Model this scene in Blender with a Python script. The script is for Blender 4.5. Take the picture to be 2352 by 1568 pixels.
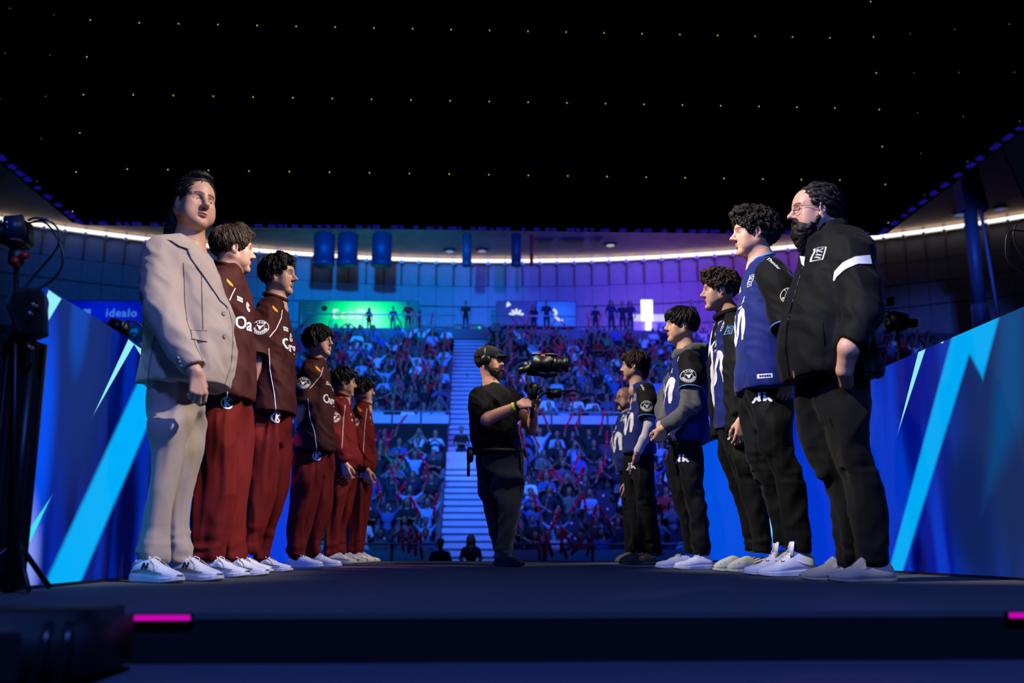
import bpy, bmesh, math, random
import numpy as np
from mathutils import Vector, Matrix
from mathutils.bvhtree import BVHTree

# ------------------------------------------------------------------ camera, world, lights, exposure
SC = bpy.context.scene
for _o in list(bpy.data.objects):
    bpy.data.objects.remove(_o)
COL = SC.collection
F_, CX, CY, YH, VX, CAMZ = 2287.0, 1176.0, 784.0, 1254.0, 1076.0, 0.144
PITCH = math.atan((YH - CY) / F_)
YAW = -math.atan((CX - VX) / math.hypot(F_, YH - CY))
FW = np.array([-math.sin(YAW) * math.cos(PITCH), math.cos(YAW) * math.cos(PITCH), math.sin(PITCH)])
RT = np.array([math.cos(YAW), math.sin(YAW), 0.0])
UP = np.cross(RT, FW)
CO = np.array([0, 0, CAMZ])

def ray(px, py):
    return FW + RT * (px - CX) / F_ + UP * (CY - py) / F_
def U(px, py, Y):                       # the point seen at a pixel of the photograph, at distance Y
    d = ray(px, py); return CO + d * (Y / d[1])
def at_x(px, py, X):
    d = ray(px, py); return CO + d * (X / d[0])

cam = bpy.data.cameras.new('camera'); camo = bpy.data.objects.new('camera', cam); COL.objects.link(camo)
cam.sensor_width = 36.0; cam.lens = F_ * 36.0 / 2352.0
cam.clip_start = 0.05; cam.clip_end = 300
camo.matrix_world = Matrix(((RT[0], UP[0], -FW[0], 0), (RT[1], UP[1], -FW[1], 0), (RT[2], UP[2], -FW[2], CAMZ), (0, 0, 0, 1)))
cam.dof.use_dof = True; cam.dof.focus_distance = 5.6; cam.dof.aperture_fstop = 2.2
SC.camera = camo

wd = bpy.data.worlds.new('hall_air'); SC.world = wd; wd.use_nodes = True
wd.node_tree.nodes['Background'].inputs[0].default_value = (0.10, 0.16, 0.5, 1)
wd.node_tree.nodes['Background'].inputs[1].default_value = 0.012
SC.view_settings.view_transform = 'Standard'; SC.view_settings.look = 'None'
SC.view_settings.exposure = 0.0; SC.view_settings.gamma = 1.0
SC.view_settings.use_curve_mapping = False
SC.cycles.use_denoising = True
SC.cycles.use_adaptive_sampling = True; SC.cycles.adaptive_threshold = 0.06
SC.cycles.max_bounces = 4; SC.cycles.diffuse_bounces = 2; SC.cycles.glossy_bounces = 2
SC.cycles.sample_clamp_indirect = 4.0

def spot(name, loc, aim, power, color, size_deg, blend=0.5, radius=0.15):
    l = bpy.data.lights.new(name, 'SPOT'); l.energy = power; l.color = color
    l.spot_size = math.radians(size_deg); l.spot_blend = blend; l.shadow_soft_size = radius
    o = bpy.data.objects.new(name, l); COL.objects.link(o); o.location = loc
    o.rotation_euler = (Vector(aim) - Vector(loc)).to_track_quat('-Z', 'Y').to_euler()
    return o
WARM = (1.0, 0.90, 0.79)
# white stage key lights: one bank from the right for the left row, one from the left for the right row
for aim, loc, pw, an in (((-1.25, 4.5, 1.3), (4.5, 1.9, 6.2), 3600, 19), ((-1.15, 5.6, 1.2), (4.5, 4.0, 6.2), 2500, 17),
                         ((-1.05, 7.5, 1.15), (4.5, 6.2, 6.2), 2300, 19), ((-1.0, 9.3, 1.1), (4.5, 8.2, 6.2), 1700, 17)):
    spot('key_light', loc, aim, pw, WARM, an, 0.6, 0.12)
for aim, loc, pw, an in (((1.7, 4.45, 1.35), (-3.6, 2.0, 6.2), 3600, 18), ((1.55, 5.9, 1.2), (-3.6, 4.2, 6.2), 3000, 18),
                         ((1.4, 8.2, 1.1), (-3.6, 6.6, 6.2), 2300, 20)):
    spot('key_light', loc, aim, pw, WARM, an, 0.6, 0.12)
spot('key_light', (2.6, 3.4, 6.5), (0.35, 7.7, 1.2), 900, WARM, 16, 0.6, 0.12)
# blue wash on the front lip of the stage, magenta kicker behind the left row
spot('blue_wash', (0.6, -1.5, 5.0), (0.4, 2.2, 0.0), 1500, (0.10, 0.22, 1.0), 70, 0.7, 0.3)
spot('magenta_kicker', (-3.3, 8.7, 4.3), (-1.12, 7.15, 0.6), 900, (1.0, 0.05, 0.42), 11, 0.6, 0.1)
spot('violet_kicker', (4.4, 9.0, 3.4), (1.7, 5.0, 1.75), 260, (0.35, 0.12, 1.0), 20, 0.6, 0.1)
# blue and violet floods on the stands
for x, pw, c in ((-13, 15500, (0.0, 0.26, 1.0)), (-4, 19000, (0.0, 0.25, 1.0)), (5, 17000, (0.02, 0.16, 1.0)), (13, 16000, (0.12, 0.07, 1.0))):
    spot('stand_flood', (x, 15.0, 13.5), (x * 0.72, 36.0, 4.0), pw, c, 62, 0.8, 0.4)
spot('stand_flood', (-1.0, 14.0, 12.0), (0.0, 34.0, 3.0), 9000, (0.22, 0.28, 1.0), 8, 0.5, 0.3)
spot('stand_flood', (1.0, 14.0, 12.5), (0.0, 35.0, 3.5), 1700, (1.0, 0.02, 0.06), 52, 0.7, 0.3)  # added red fill so the clapper sticks show red under the blue
spot('column_fill', (15.5, 27.0, 15.0), (19.5, 38.0, 11.5), 6000, (0.06, 0.16, 1.0), 26, 0.8, 0.3)  # added blue fill for the right column, which the stand floods miss
for x, pw, c in ((-15, 5000, (0.0, 0.18, 1.0)), (-4, 32000, (0.0, 0.24, 1.0)), (6, 28000, (0.06, 0.06, 1.0)), (12, 18000, (0.36, 0.07, 1.0))):
    spot('wall_flood', (x, 30.0, 16.5), (x * 1.15, 53.0, 13.0), pw, c, 44, 0.9, 0.4)

# ------------------------------------------------------------------ materials
def lin(c):
    return tuple((v / 255 / 12.92) if v / 255 <= 0.04045 else ((v / 255 + 0.055) / 1.055) ** 2.4 for v in c[:3])
MATS = {}
def nt(name):
    m = bpy.data.materials.new(name); m.use_nodes = True
    return m, m.node_tree.nodes, m.node_tree.links, m.node_tree.nodes['Principled BSDF']
def mat(name, rgb, rough=0.7, metal=0.0, bump=0.0, scale=60.0, var=0.0, spec=0.4, attr=None, objcol=False, sheen=0.0, stretch=None, emit=None, estr=0.0):
    if name in MATS: return MATS[name]
    m, n, l, b = nt(name)
    c = lin(rgb)
    b.inputs['Base Color'].default_value = (*c, 1); b.inputs['Roughness'].default_value = rough
    b.inputs['Metallic'].default_value = metal; b.inputs['Specular IOR Level'].default_value = spec
    if sheen: b.inputs['Sheen Weight'].default_value = sheen
    src = None
    if attr:
        a = n.new('ShaderNodeAttribute'); a.attribute_name = attr; src = a.outputs['Color']
    if objcol:
        a = n.new('ShaderNodeObjectInfo'); src = a.outputs['Color']
    tc = n.new('ShaderNodeTexCoord'); mp = n.new('ShaderNodeMapping'); l.new(tc.outputs['Object'], mp.inputs[0])
    if stretch: mp.inputs['Scale'].default_value = stretch
    nz = n.new('ShaderNodeTexNoise'); nz.inputs['Scale'].default_value = scale; nz.inputs['Detail'].default_value = 4
    l.new(mp.outputs[0], nz.inputs['Vector'])
    if var:
        mx = n.new('ShaderNodeMix'); mx.data_type = 'RGBA'; mx.blend_type = 'MULTIPLY'; mx.inputs[0].default_value = 1.0
        rp = n.new('ShaderNodeMapRange'); rp.inputs[1].default_value = 0.25; rp.inputs[2].default_value = 0.75
        rp.inputs[3].default_value = 1 - var; rp.inputs[4].default_value = 1 + var
        l.new(nz.outputs['Fac'], rp.inputs[0])
        cb = n.new('ShaderNodeCombineColor')
        for i in range(3): l.new(rp.outputs[0], cb.inputs[i])
        if src is not None: l.new(src, mx.inputs[6])
        else: mx.inputs[6].default_value = (*c, 1)
        l.new(cb.outputs[0], mx.inputs[7]); src = mx.outputs[2]
    if src is not None: l.new(src, b.inputs['Base Color'])
    if bump:
        bp = n.new('ShaderNodeBump'); bp.inputs['Strength'].default_value = bump; bp.inputs['Distance'].default_value = 0.004
        l.new(nz.outputs['Fac'], bp.inputs['Height']); l.new(bp.outputs[0], b.inputs['Normal'])
    if emit:
        b.inputs['Emission Color'].default_value = (*lin(emit), 1); b.inputs['Emission Strength'].default_value = estr
    MATS[name] = m
    return m
def fabric(name, rgb, rough=0.85, var=0.08, scale=500.0, bump=0.25, sheen=0.15):
    return mat(name, rgb, rough, 0, bump, scale, var, 0.14, sheen=sheen)
def glow(name, rgb, s):
    if name in MATS: return MATS[name]
    m, n, l, b = nt(name)
    b.inputs['Base Color'].default_value = (0, 0, 0, 1)
    b.inputs['Emission Color'].default_value = (*lin(rgb), 1); b.inputs['Emission Strength'].default_value = s
    MATS[name] = m
    return m

# ------------------------------------------------------------------ object helpers
def tag(o, label=None, cat=None, group=None, kind=None):
    if label: o['label'] = label
    if cat: o['category'] = cat
    if group: o['group'] = group
    if kind: o['kind'] = kind
    return o
def base_of(p):
    b = Vector((0, 0, 0))
    while p is not None:
        b += p.location; p = p.parent
    return b
def mesh_data(name, V, Fc, mats=None, smooth=False, mi=None, col=None):
    me = bpy.data.meshes.new(name)
    V = np.asarray(V, dtype=np.float32).reshape(-1, 3)
    if isinstance(Fc, np.ndarray) and Fc.ndim == 2 and len(Fc):
        n, k = Fc.shape
        me.vertices.add(len(V)); me.vertices.foreach_set('co', V.ravel())
        me.loops.add(n * k); me.loops.foreach_set('vertex_index', Fc.astype(np.int32).ravel())
        me.polygons.add(n)
        me.polygons.foreach_set('loop_start', np.arange(0, n * k, k, dtype=np.int32))
        me.update(calc_edges=True)
    else:
        me.from_pydata([tuple(map(float, v)) for v in V], [], [tuple(int(i) for i in f) for f in Fc]); me.update()
    for m in (mats or []): me.materials.append(m)
    if mi is not None: me.polygons.foreach_set('material_index', np.asarray(mi, dtype=np.int32))
    if smooth: me.polygons.foreach_set('use_smooth', np.ones(len(me.polygons), dtype=bool))
    if col is not None:
        a = me.color_attributes.new('Col', 'FLOAT_COLOR', 'POINT')
        cc = np.ones((len(V), 4), dtype=np.float32); cc[:, :3] = col
        a.data.foreach_set('color', cc.ravel())
    return me
def obj(name, V, Fc, m, parent=None, smooth=False, mi=None, col=None, world=True):
    """one mesh object; V in world coordinates, stored relative to its parent"""
    V = np.asarray(V, dtype=float).reshape(-1, 3)
    if parent is not None and world: V = V - np.array(base_of(parent))
    me = mesh_data(name, V, Fc, m if isinstance(m, (list, tuple)) else [m], smooth, mi, col)
    o = bpy.data.objects.new(name, me); COL.objects.link(o)
    if parent is not None: o.parent = parent
    return o
def top(name, V, Fc, m, base, **kw):
    """a top-level mesh thing whose origin sits at base"""
    o = obj(name, np.asarray(V, dtype=float).reshape(-1, 3) - np.array(base), Fc, m, None, **kw)
    o.location = base
    return o
def empty(name, loc):
    o = bpy.data.objects.new(name, None); COL.objects.link(o); o.location = loc; o.empty_display_size = 0.1
    return o
class MB:
    """collects boxes, tubes and discs"""
    def __init__(s): s.V = []; s.F = []
    def add(s, V, Fc):
        n = len(s.V); s.V += [tuple(map(float, v)) for v in V]; s.F += [tuple(i + n for i in f) for f in Fc]; return s
    def box(s, lo, hi, bev=0.0):
        (x0, y0, z0), (x1, y1, z1) = lo, hi
        if not bev:
            V = [(x, y, z) for x in (x0, x1) for y in (y0, y1) for z in (z0, z1)]
            return s.add(V, [(0, 1, 3, 2), (4, 6, 7, 5), (0, 4, 5, 1), (2, 3, 7, 6), (0, 2, 6, 4), (1, 5, 7, 3)])
        bm = bmesh.new(); bmesh.ops.create_cube(bm, size=1)
        for v in bm.verts: v.co = Vector((x0 + (v.co.x + .5) * (x1 - x0), y0 + (v.co.y + .5) * (y1 - y0), z0 + (v.co.z + .5) * (z1 - z0)))
        bmesh.ops.bevel(bm, geom=bm.edges[:], offset=bev, segments=2, affect='EDGES')
        bm.verts.index_update(); V = [v.co[:] for v in bm.verts]; Fc = [[v.index for v in f.verts] for f in bm.faces]; bm.free()
        return s.add(V, Fc)
    def obox(s, c, ax, ay, az, bev=0):
        """box round c with half-axis vectors"""
        c, ax, ay, az = map(np.array, (c, ax, ay, az)); m = MB().box((-1, -1, -1), (1, 1, 1), bev)
        return s.add([c + v[0] * ax + v[1] * ay + v[2] * az for v in m.V], m.F)
    def tube(s, pts, r, n=8, cap=True):
        pts = [np.array(p, dtype=float) for p in pts]; k = len(pts)
        rs = r if hasattr(r, '__len__') else [r] * k
        V = []; prev = None
        for i, p in enumerate(pts):
            t = pts[min(i + 1, k - 1)] - pts[max(i - 1, 0)]; t = t / (np.linalg.norm(t) + 1e-9)
            if prev is None:
                a = np.array([0, 0, 1.0]) if abs(t[2]) < 0.9 else np.array([1.0, 0, 0]); u = np.cross(t, a)
            else: u = prev - t * np.dot(prev, t)
            u = u / (np.linalg.norm(u) + 1e-9); prev = u; w = np.cross(t, u)
            for j in range(n):
                a = 2 * math.pi * j / n; V.append(p + rs[i] * (math.cos(a) * u + math.sin(a) * w))
        Fc = [(i * n + j, i * n + (j + 1) % n, (i + 1) * n + (j + 1) % n, (i + 1) * n + j) for i in range(k - 1) for j in range(n)]
        if cap: Fc += [tuple(range(n - 1, -1, -1)), tuple((k - 1) * n + j for j in range(n))]
        return s.add(V, Fc)
    def lathe(s, c, axis, prof, n=20):
        """prof: (distance along axis, radius) round c"""
        c = np.array(c, float); t = np.array(axis, float); t /= np.linalg.norm(t)
        a = np.array([0, 0, 1.0]) if abs(t[2]) < 0.9 else np.array([1.0, 0, 0]); u = np.cross(t, a); u /= np.linalg.norm(u); w = np.cross(t, u)
        V = [c + t * d + r * (math.cos(2 * math.pi * j / n) * u + math.sin(2 * math.pi * j / n) * w) for d, r in prof for j in range(n)]
        k = len(prof)
        Fc = [(i * n + j, i * n + (j + 1) % n, (i + 1) * n + (j + 1) % n, (i + 1) * n + j) for i in range(k - 1) for j in range(n)]
        Fc += [tuple(range(n - 1, -1, -1)), tuple((k - 1) * n + j for j in range(n))]
        return s.add(V, Fc)
    def build(s, name, m, parent=None, smooth=False, world=True):
        return obj(name, s.V, s.F, m, parent, smooth, world=world)

# ------------------------------------------------------------------ implicit surfaces
_rng = np.random.RandomState(7)
_LAT = _rng.uniform(-1, 1, (32, 32, 32)).astype(np.float32)
def noise3(P, s=(1, 1, 1), off=0.0):
    q = np.asarray(P, dtype=np.float64) * np.array(s) + off
    i = np.floor(q).astype(int); f = q - i; f = f * f * (3 - 2 * f); i0 = i & 31; i1 = (i + 1) & 31
    x0, y0, z0 = i0.T; x1, y1, z1 = i1.T; fx, fy, fz = f.T
    L = _LAT
    a = L[x0, y0, z0] * (1 - fx) + L[x1, y0, z0] * fx; b = L[x0, y1, z0] * (1 - fx) + L[x1, y1, z0] * fx
    c = L[x0, y0, z1] * (1 - fx) + L[x1, y0, z1] * fx; d = L[x0, y1, z1] * (1 - fx) + L[x1, y1, z1] * fx
    return (a * (1 - fy) + b * fy) * (1 - fz) + (c * (1 - fy) + d * fy) * fz

class Fld:
    def __init__(s, lo, hi, h):
        s.h = h; s.lo = np.array(lo, float); n = np.ceil((np.array(hi) - s.lo) / h).astype(int) + 1
        s.ax = [s.lo[i] + h * np.arange(n[i]) for i in range(3)]
        s.F = np.full(n, 1.0, dtype=np.float32)
    def op(s, lo, hi, fn, k=0.02, mode='u'):
        pad = k + 2.5 * s.h; sl = []
        for i in range(3):
            a = np.searchsorted(s.ax[i], lo[i] - pad); b = np.searchsorted(s.ax[i], hi[i] + pad)
            if b <= a: return s
            sl.append(slice(a, b))
        X = s.ax[0][sl[0]][:, None, None]; Y = s.ax[1][sl[1]][None, :, None]; Z = s.ax[2][sl[2]][None, None, :]
        d = fn(X, Y, Z); A = s.F[tuple(sl)]; k = max(k, 1e-4)
        if mode == 'u':
            t = np.clip(0.5 + 0.5 * (A - d) / k, 0, 1); s.F[tuple(sl)] = A * (1 - t) + d * t - k * t * (1 - t)
        else:                                   # carve
            d = -d; t = np.clip(0.5 - 0.5 * (A - d) / k, 0, 1); s.F[tuple(sl)] = A * (1 - t) + d * t + k * t * (1 - t)
        return s
    def ell(s, c, r, k=0.02, mode='u', R=None):
        c = np.array(c, float); r = np.array(r if hasattr(r, '__len__') else (r,) * 3, float); m = max(r)
        ext = r if R is None else np.array([m] * 3)
        def fn(X, Y, Z):
            x, y, z = X - c[0], Y - c[1], Z - c[2]
            if R is not None:
                x, y, z = (R[0][0] * x + R[1][0] * y + R[2][0] * z, R[0][1] * x + R[1][1] * y + R[2][1] * z, R[0][2] * x + R[1][2] * y + R[2][2] * z)
            k0 = np.sqrt((x / r[0]) ** 2 + (y / r[1]) ** 2 + (z / r[2]) ** 2) + 1e-9
            k1 = np.sqrt((x / r[0] ** 2) ** 2 + (y / r[1] ** 2) ** 2 + (z / r[2] ** 2) ** 2) + 1e-9
            return k0 * (k0 - 1) / k1
        return s.op(c - ext, c + ext, fn, k, mode)
    def seg(s, a, b, ra, rb, k=0.02, mode='u', e=None):
        """tapered limb; e = (direction, factor) flattens the section along a direction"""
        a = np.array(a, float); b = np.array(b, float); d = b - a; L2 = d @ d + 1e-12; m = max(ra, rb)
        if e is not None: ev = np.array(e[0], float); ev /= np.linalg.norm(ev); g = 1.0 / e[1] - 1.0; m *= max(1, e[1])
        def fn(X, Y, Z):
            x, y, z = X - a[0], Y - a[1], Z - a[2]
            t = np.clip((x * d[0] + y * d[1] + z * d[2]) / L2, 0, 1)
            x, y, z = x - t * d[0], y - t * d[1], z - t * d[2]
            if e is not None:
                q = (x * ev[0] + y * ev[1] + z * ev[2]) * g; x, y, z = x + q * ev[0], y + q * ev[1], z + q * ev[2]
            return np.sqrt(x * x + y * y + z * z) - (ra + (rb - ra) * t)
        return s.op(np.minimum(a, b) - m, np.maximum(a, b) + m, fn, k, mode)
    def chain(s, pts, rs, k=0.02, e=None, mode='u'):
        for i in range(len(pts) - 1): s.seg(pts[i], pts[i + 1], rs[i], rs[i + 1], k if i == 0 else 0.012, mode, e)
        return s
    def loft(s, rows, k=0.02, n=2.3, mode='u'):
        """rows: (z, xc, yc, rx, ry); smooth vertical loft with flat ends"""
        R = np.array(sorted(rows), float); z = R[:, 0]; zz = np.linspace(z[0], z[-1], 48); Q = [zz]
        for j in range(1, 5):
            m = np.gradient(R[:, j], z); i = np.clip(np.searchsorted(z, zz) - 1, 0, len(z) - 2); hh = z[i + 1] - z[i]; t = (zz - z[i]) / hh
            Q.append((2 * t ** 3 - 3 * t ** 2 + 1) * R[i, j] + (t ** 3 - 2 * t ** 2 + t) * hh * m[i] + (-2 * t ** 3 + 3 * t ** 2) * R[i + 1, j] + (t ** 3 - t ** 2) * hh * m[i + 1])
        Q[3] = np.maximum(Q[3], 0.01); Q[4] = np.maximum(Q[4], 0.01)
        lo = (min(Q[1] - Q[3]), min(Q[2] - Q[4]), z[0]); hi = (max(Q[1] + Q[3]), max(Q[2] + Q[4]), z[-1])
        def fn(X, Y, Z):
            zc = Z.ravel(); xc, yc, rx, ry = (np.interp(zc, zz, Q[j])[None, None, :] for j in (1, 2, 3, 4))
            q = (np.abs((X - xc) / rx) ** n + np.abs((Y - yc) / ry) ** n) ** (1.0 / n)
            return np.maximum((q - 1) * np.minimum(rx, ry), np.maximum(z[0] - Z, Z - z[-1]))
        return s.op(lo, hi, fn, k, mode)
    def cut(s, nrm, c):
        """keep the side where nrm . p < c"""
        d = nrm[0] * s.ax[0][:, None, None] + nrm[1] * s.ax[1][None, :, None] + nrm[2] * s.ax[2][None, None, :] - c
        s.F = np.maximum(s.F, d.astype(np.float32)); return s
    def mesh(s, smooth=2):
        Fv = s.F; Fv[0] = Fv[-1] = 1; Fv[:, 0] = Fv[:, -1] = 1; Fv[:, :, 0] = Fv[:, :, -1] = 1
        S = Fv < 0; n = np.array(S.shape) - 1
        cnt = np.zeros(n, dtype=np.int8)
        offs = [(i, j, k) for i in (0, 1) for j in (0, 1) for k in (0, 1)]
        for o in offs: cnt += S[o[0]:o[0] + n[0], o[1]:o[1] + n[1], o[2]:o[2] + n[2]]
        cell = np.argwhere((cnt > 0) & (cnt < 8))
        idx = np.full(n, -1, dtype=np.int32); idx[tuple(cell.T)] = np.arange(len(cell))
        val = np.stack([Fv[cell[:, 0] + o[0], cell[:, 1] + o[1], cell[:, 2] + o[2]] for o in offs], 1)
        acc = np.zeros((len(cell), 3)); num = np.zeros(len(cell))
        for a in range(8):
            for b in range(a + 1, 8):
                if sum(abs(offs[a][q] - offs[b][q]) for q in range(3)) != 1: continue
                va, vb = val[:, a], val[:, b]; mk = (va < 0) != (vb < 0)
                t = np.where(mk, va / np.where(mk, va - vb, 1), 0)
                acc += mk[:, None] * (np.array(offs[a]) + t[:, None] * (np.array(offs[b]) - np.array(offs[a]))); num += mk
        V = (cell + acc / num[:, None]) * s.h + s.lo
        Q = []
        for ax in range(3):
            sl0 = [slice(1, -1)] * 3; sl1 = [slice(1, -1)] * 3; sl0[ax] = slice(0, -1); sl1[ax] = slice(1, None)
            A = S[tuple(sl0)]; B = S[tuple(sl1)]; e = np.argwhere(A != B); fl = A[tuple(e.T)]
            e = e + 1; e[:, ax] -= 1
            u, v = [(1, 2), (2, 0), (0, 1)][ax]; du = np.zeros(3, int); du[u] = 1; dv = np.zeros(3, int); dv[v] = 1
            q = np.stack([idx[tuple((e - du - dv).T)], idx[tuple((e - dv).T)], idx[tuple(e.T)], idx[tuple((e - du).T)]], 1)
            q[~fl] = q[~fl][:, ::-1]; Q.append(q)
        Q = np.concatenate(Q)
        for _ in range(smooth): V = lap(V, Q, 0.5)
        return V, Q
def lap(V, Q, w):
    A = np.zeros_like(V); c = np.zeros(len(V))
    for i in range(Q.shape[1]):
        j = (i + 1) % Q.shape[1]
        for a in range(3):
            A[:, a] += np.bincount(Q[:, i], V[Q[:, j], a], len(V)); A[:, a] += np.bincount(Q[:, j], V[Q[:, i], a], len(V))
        c += np.bincount(Q[:, i], minlength=len(V)) + np.bincount(Q[:, j], minlength=len(V))
    return V * (1 - w) + w * A / np.maximum(c, 1)[:, None]
def normals(V, Q):
    nf = np.cross(V[Q[:, 2]] - V[Q[:, 0]], V[Q[:, 3 if Q.shape[1] > 3 else 1]] - V[Q[:, 1 if Q.shape[1] > 3 else 0]])
    N = np.zeros_like(V)
    for i in range(Q.shape[1]):
        for a in range(3): N[:, a] += np.bincount(Q[:, i], nf[:, a], len(V))
    return N / (np.linalg.norm(N, axis=1)[:, None] + 1e-12)
def bvh(V, Q): return BVHTree.FromPolygons([tuple(v) for v in V], [tuple(int(i) for i in q) for q in Q])

# ------------------------------------------------------------------ prints and trims laid onto a surface
def text_tris(s, size=1.0, spacing=1.0, font_shear=0.0):
    cu = bpy.data.curves.new('t', 'FONT'); cu.body = s; cu.size = size; cu.align_x = 'CENTER'; cu.align_y = 'CENTER'; cu.space_character = spacing; cu.shear = font_shear
    cu.resolution_u = 3; cu.offset = 0.02 * size
    o = bpy.data.objects.new('t', cu); COL.objects.link(o); dg = bpy.context.evaluated_depsgraph_get()
    me = bpy.data.meshes.new_from_object(o.evaluated_get(dg))
    V = np.array([v.co[:2] for v in me.vertices]); Fc = [tuple(p.vertices) for p in me.polygons]
    bpy.data.objects.remove(o); bpy.data.curves.remove(cu); bpy.data.meshes.remove(me)
    return V, Fc
def poly_tris(polys):
    V = []; Fc = []
    for p in polys:
        Fc.append(tuple(range(len(V), len(V) + len(p)))); V += list(p)
    return np.array(V, float), Fc
def arc(cx, cy, r0, r1, a0, a1, n=20):
    a = np.radians(np.linspace(a0, a1, n)); q = lambda r, t: (cx + r * math.cos(t), cy + r * math.sin(t))
    return [[q(r0, a[i]), q(r1, a[i]), q(r1, a[i + 1]), q(r0, a[i + 1])] for i in range(n - 1)]
def strip(pts, w):
    """thick 2-D stroke as quads"""
    pts = [np.array(p, float) for p in pts]; out = []
    ws = w if hasattr(w, '__len__') else [w] * len(pts)
    L = []
    for i, p in enumerate(pts):
        t = pts[min(i + 1, len(pts) - 1)] - pts[max(0, i - 1)]; t = t / (np.linalg.norm(t) + 1e-9); n = np.array([-t[1], t[0]])
        L.append((p + n * ws[i] / 2, p - n * ws[i] / 2))
    return [[L[i][0], L[i + 1][0], L[i + 1][1], L[i][1]] for i in range(len(L) - 1)]
def decal(name, tri, org, u, v, tree, m, parent, off=0.002, maxedge=0.02, reach=0.25, col=None):
    """drops flat shapes (V2, faces) on to a surface; seen along u x v"""
    V2, Fc = tri; org = np.array(org, float); u = np.array(u, float); v = np.array(v, float)
    u /= np.linalg.norm(u); v /= np.linalg.norm(v); nrm = np.cross(u, v)
    bm = bmesh.new(); vs = [bm.verts.new((p[0], p[1], 0)) for p in V2]
    for f in Fc:
        try: bm.faces.new([vs[i] for i in f])
        except ValueError: pass
    bm.normal_update(); bmesh.ops.triangulate(bm, faces=bm.faces[:])
    for _ in range(4):
        le = [e for e in bm.edges if e.calc_length() > maxedge]
        if not le: break
        bmesh.ops.subdivide_edges(bm, edges=le, cuts=1); bmesh.ops.triangulate(bm, faces=[f for f in bm.faces if len(f.verts) > 3])
    bm.verts.index_update(); W = {}; d = Vector(-nrm)
    for q in bm.verts:
        p = org + u * q.co.x + v * q.co.y
        h = tree.ray_cast(Vector(p + nrm * reach), d, reach * 2)
        if h[0] is not None: W[q.index] = np.array(h[0]) + nrm * off * 0.6 + np.array(h[1]) * off * 0.4 * (1 if h[1].dot(Vector(nrm)) > 0 else -1)
    ids = {k: i for i, k in enumerate(W)}
    fs = []
    for f in bm.faces:
        if all(q.index in ids for q in f.verts):
            P = [W[q.index] for q in f.verts]
            if max(np.linalg.norm(P[i] - P[i - 1]) for i in range(3)) < maxedge * 3.5: fs.append([ids[q.index] for q in f.verts])
    bm.free()
    if not fs: return None
    return obj(name, np.array(list(W.values())), np.array(fs), m, parent, smooth=True)
def hit(tree, px, py):
    h = tree.ray_cast(Vector(CO), Vector(ray(px, py)).normalized()); return (np.array(h[0]), np.array(h[1])) if h[0] is not None else (None, None)
def decal_px(name, polys, tree, m, parent, off=0.003, maxedge=7.0):
    """shapes traced on the garment itself: outline points looked up on its surface"""
    bm = bmesh.new()
    for pl in polys: bm.faces.new([bm.verts.new((x, y, 0)) for x, y in pl])
    bm.normal_update(); bmesh.ops.triangulate(bm, faces=bm.faces[:])
    for _ in range(5):
        le = [e for e in bm.edges if e.calc_length() > maxedge]
        if not le: break
        bmesh.ops.subdivide_edges(bm, edges=le, cuts=1); bmesh.ops.triangulate(bm, faces=[f for f in bm.faces if len(f.verts) > 3])
    bm.verts.index_update(); W = {}
    for q in bm.verts:
        c, n = hit(tree, q.co.x, q.co.y)
        if c is not None: d = ray(q.co.x, q.co.y); W[q.index] = c - d / np.linalg.norm(d) * off * .5 + n * off * .5
    ids = {k: i for i, k in enumerate(W)}; fs = [[ids[q.index] for q in f.verts] for f in bm.faces if all(q.index in ids for q in f.verts)]; bm.free()
    P = np.array(list(W.values())); fs = [f for f in fs if max(np.linalg.norm(P[f[i]] - P[f[i - 1]]) for i in range(3)) < .12]
    return obj(name, P, np.array(fs), m, parent, smooth=True) if fs else None
def pipe_px(name, pts, tree, r, m, parent, n=34):
    out = []; L = [0] + list(np.cumsum([math.dist(pts[i], pts[i + 1]) for i in range(len(pts) - 1)]))
    for t in np.linspace(0, L[-1], n):
        c, nn = hit(tree, np.interp(t, L, [p[0] for p in pts]), np.interp(t, L, [p[1] for p in pts]))
        if c is not None and (not out or np.linalg.norm(c - out[-1]) < .12): out.append(c)
    return MB().tube(out, r, 6).build(name, m, parent, True) if len(out) > 2 else None
def piping(name, pts, dirn, tree, r, m, parent, n=28, off=0.0):
    """a cord following a surface: pts are 3-D way points near the surface, dropped along dirn"""
    P = [np.array(p, float) for p in pts]; out = []; d = np.array(dirn, float); d /= np.linalg.norm(d)
    seg = [0] + list(np.cumsum([np.linalg.norm(P[i + 1] - P[i]) for i in range(len(P) - 1)]))
    for t in np.linspace(0, seg[-1], n):
        q = np.array([np.interp(t, seg, [p[a] for p in P]) for a in range(3)])
        h = tree.ray_cast(Vector(q - d * 0.3), Vector(d), 0.6)
        if h[0] is not None: out.append(np.array(h[0]) - d * off)
    if len(out) < 3: return None
    return MB().tube(out, r, 6).build(name, m, parent, True)

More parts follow.
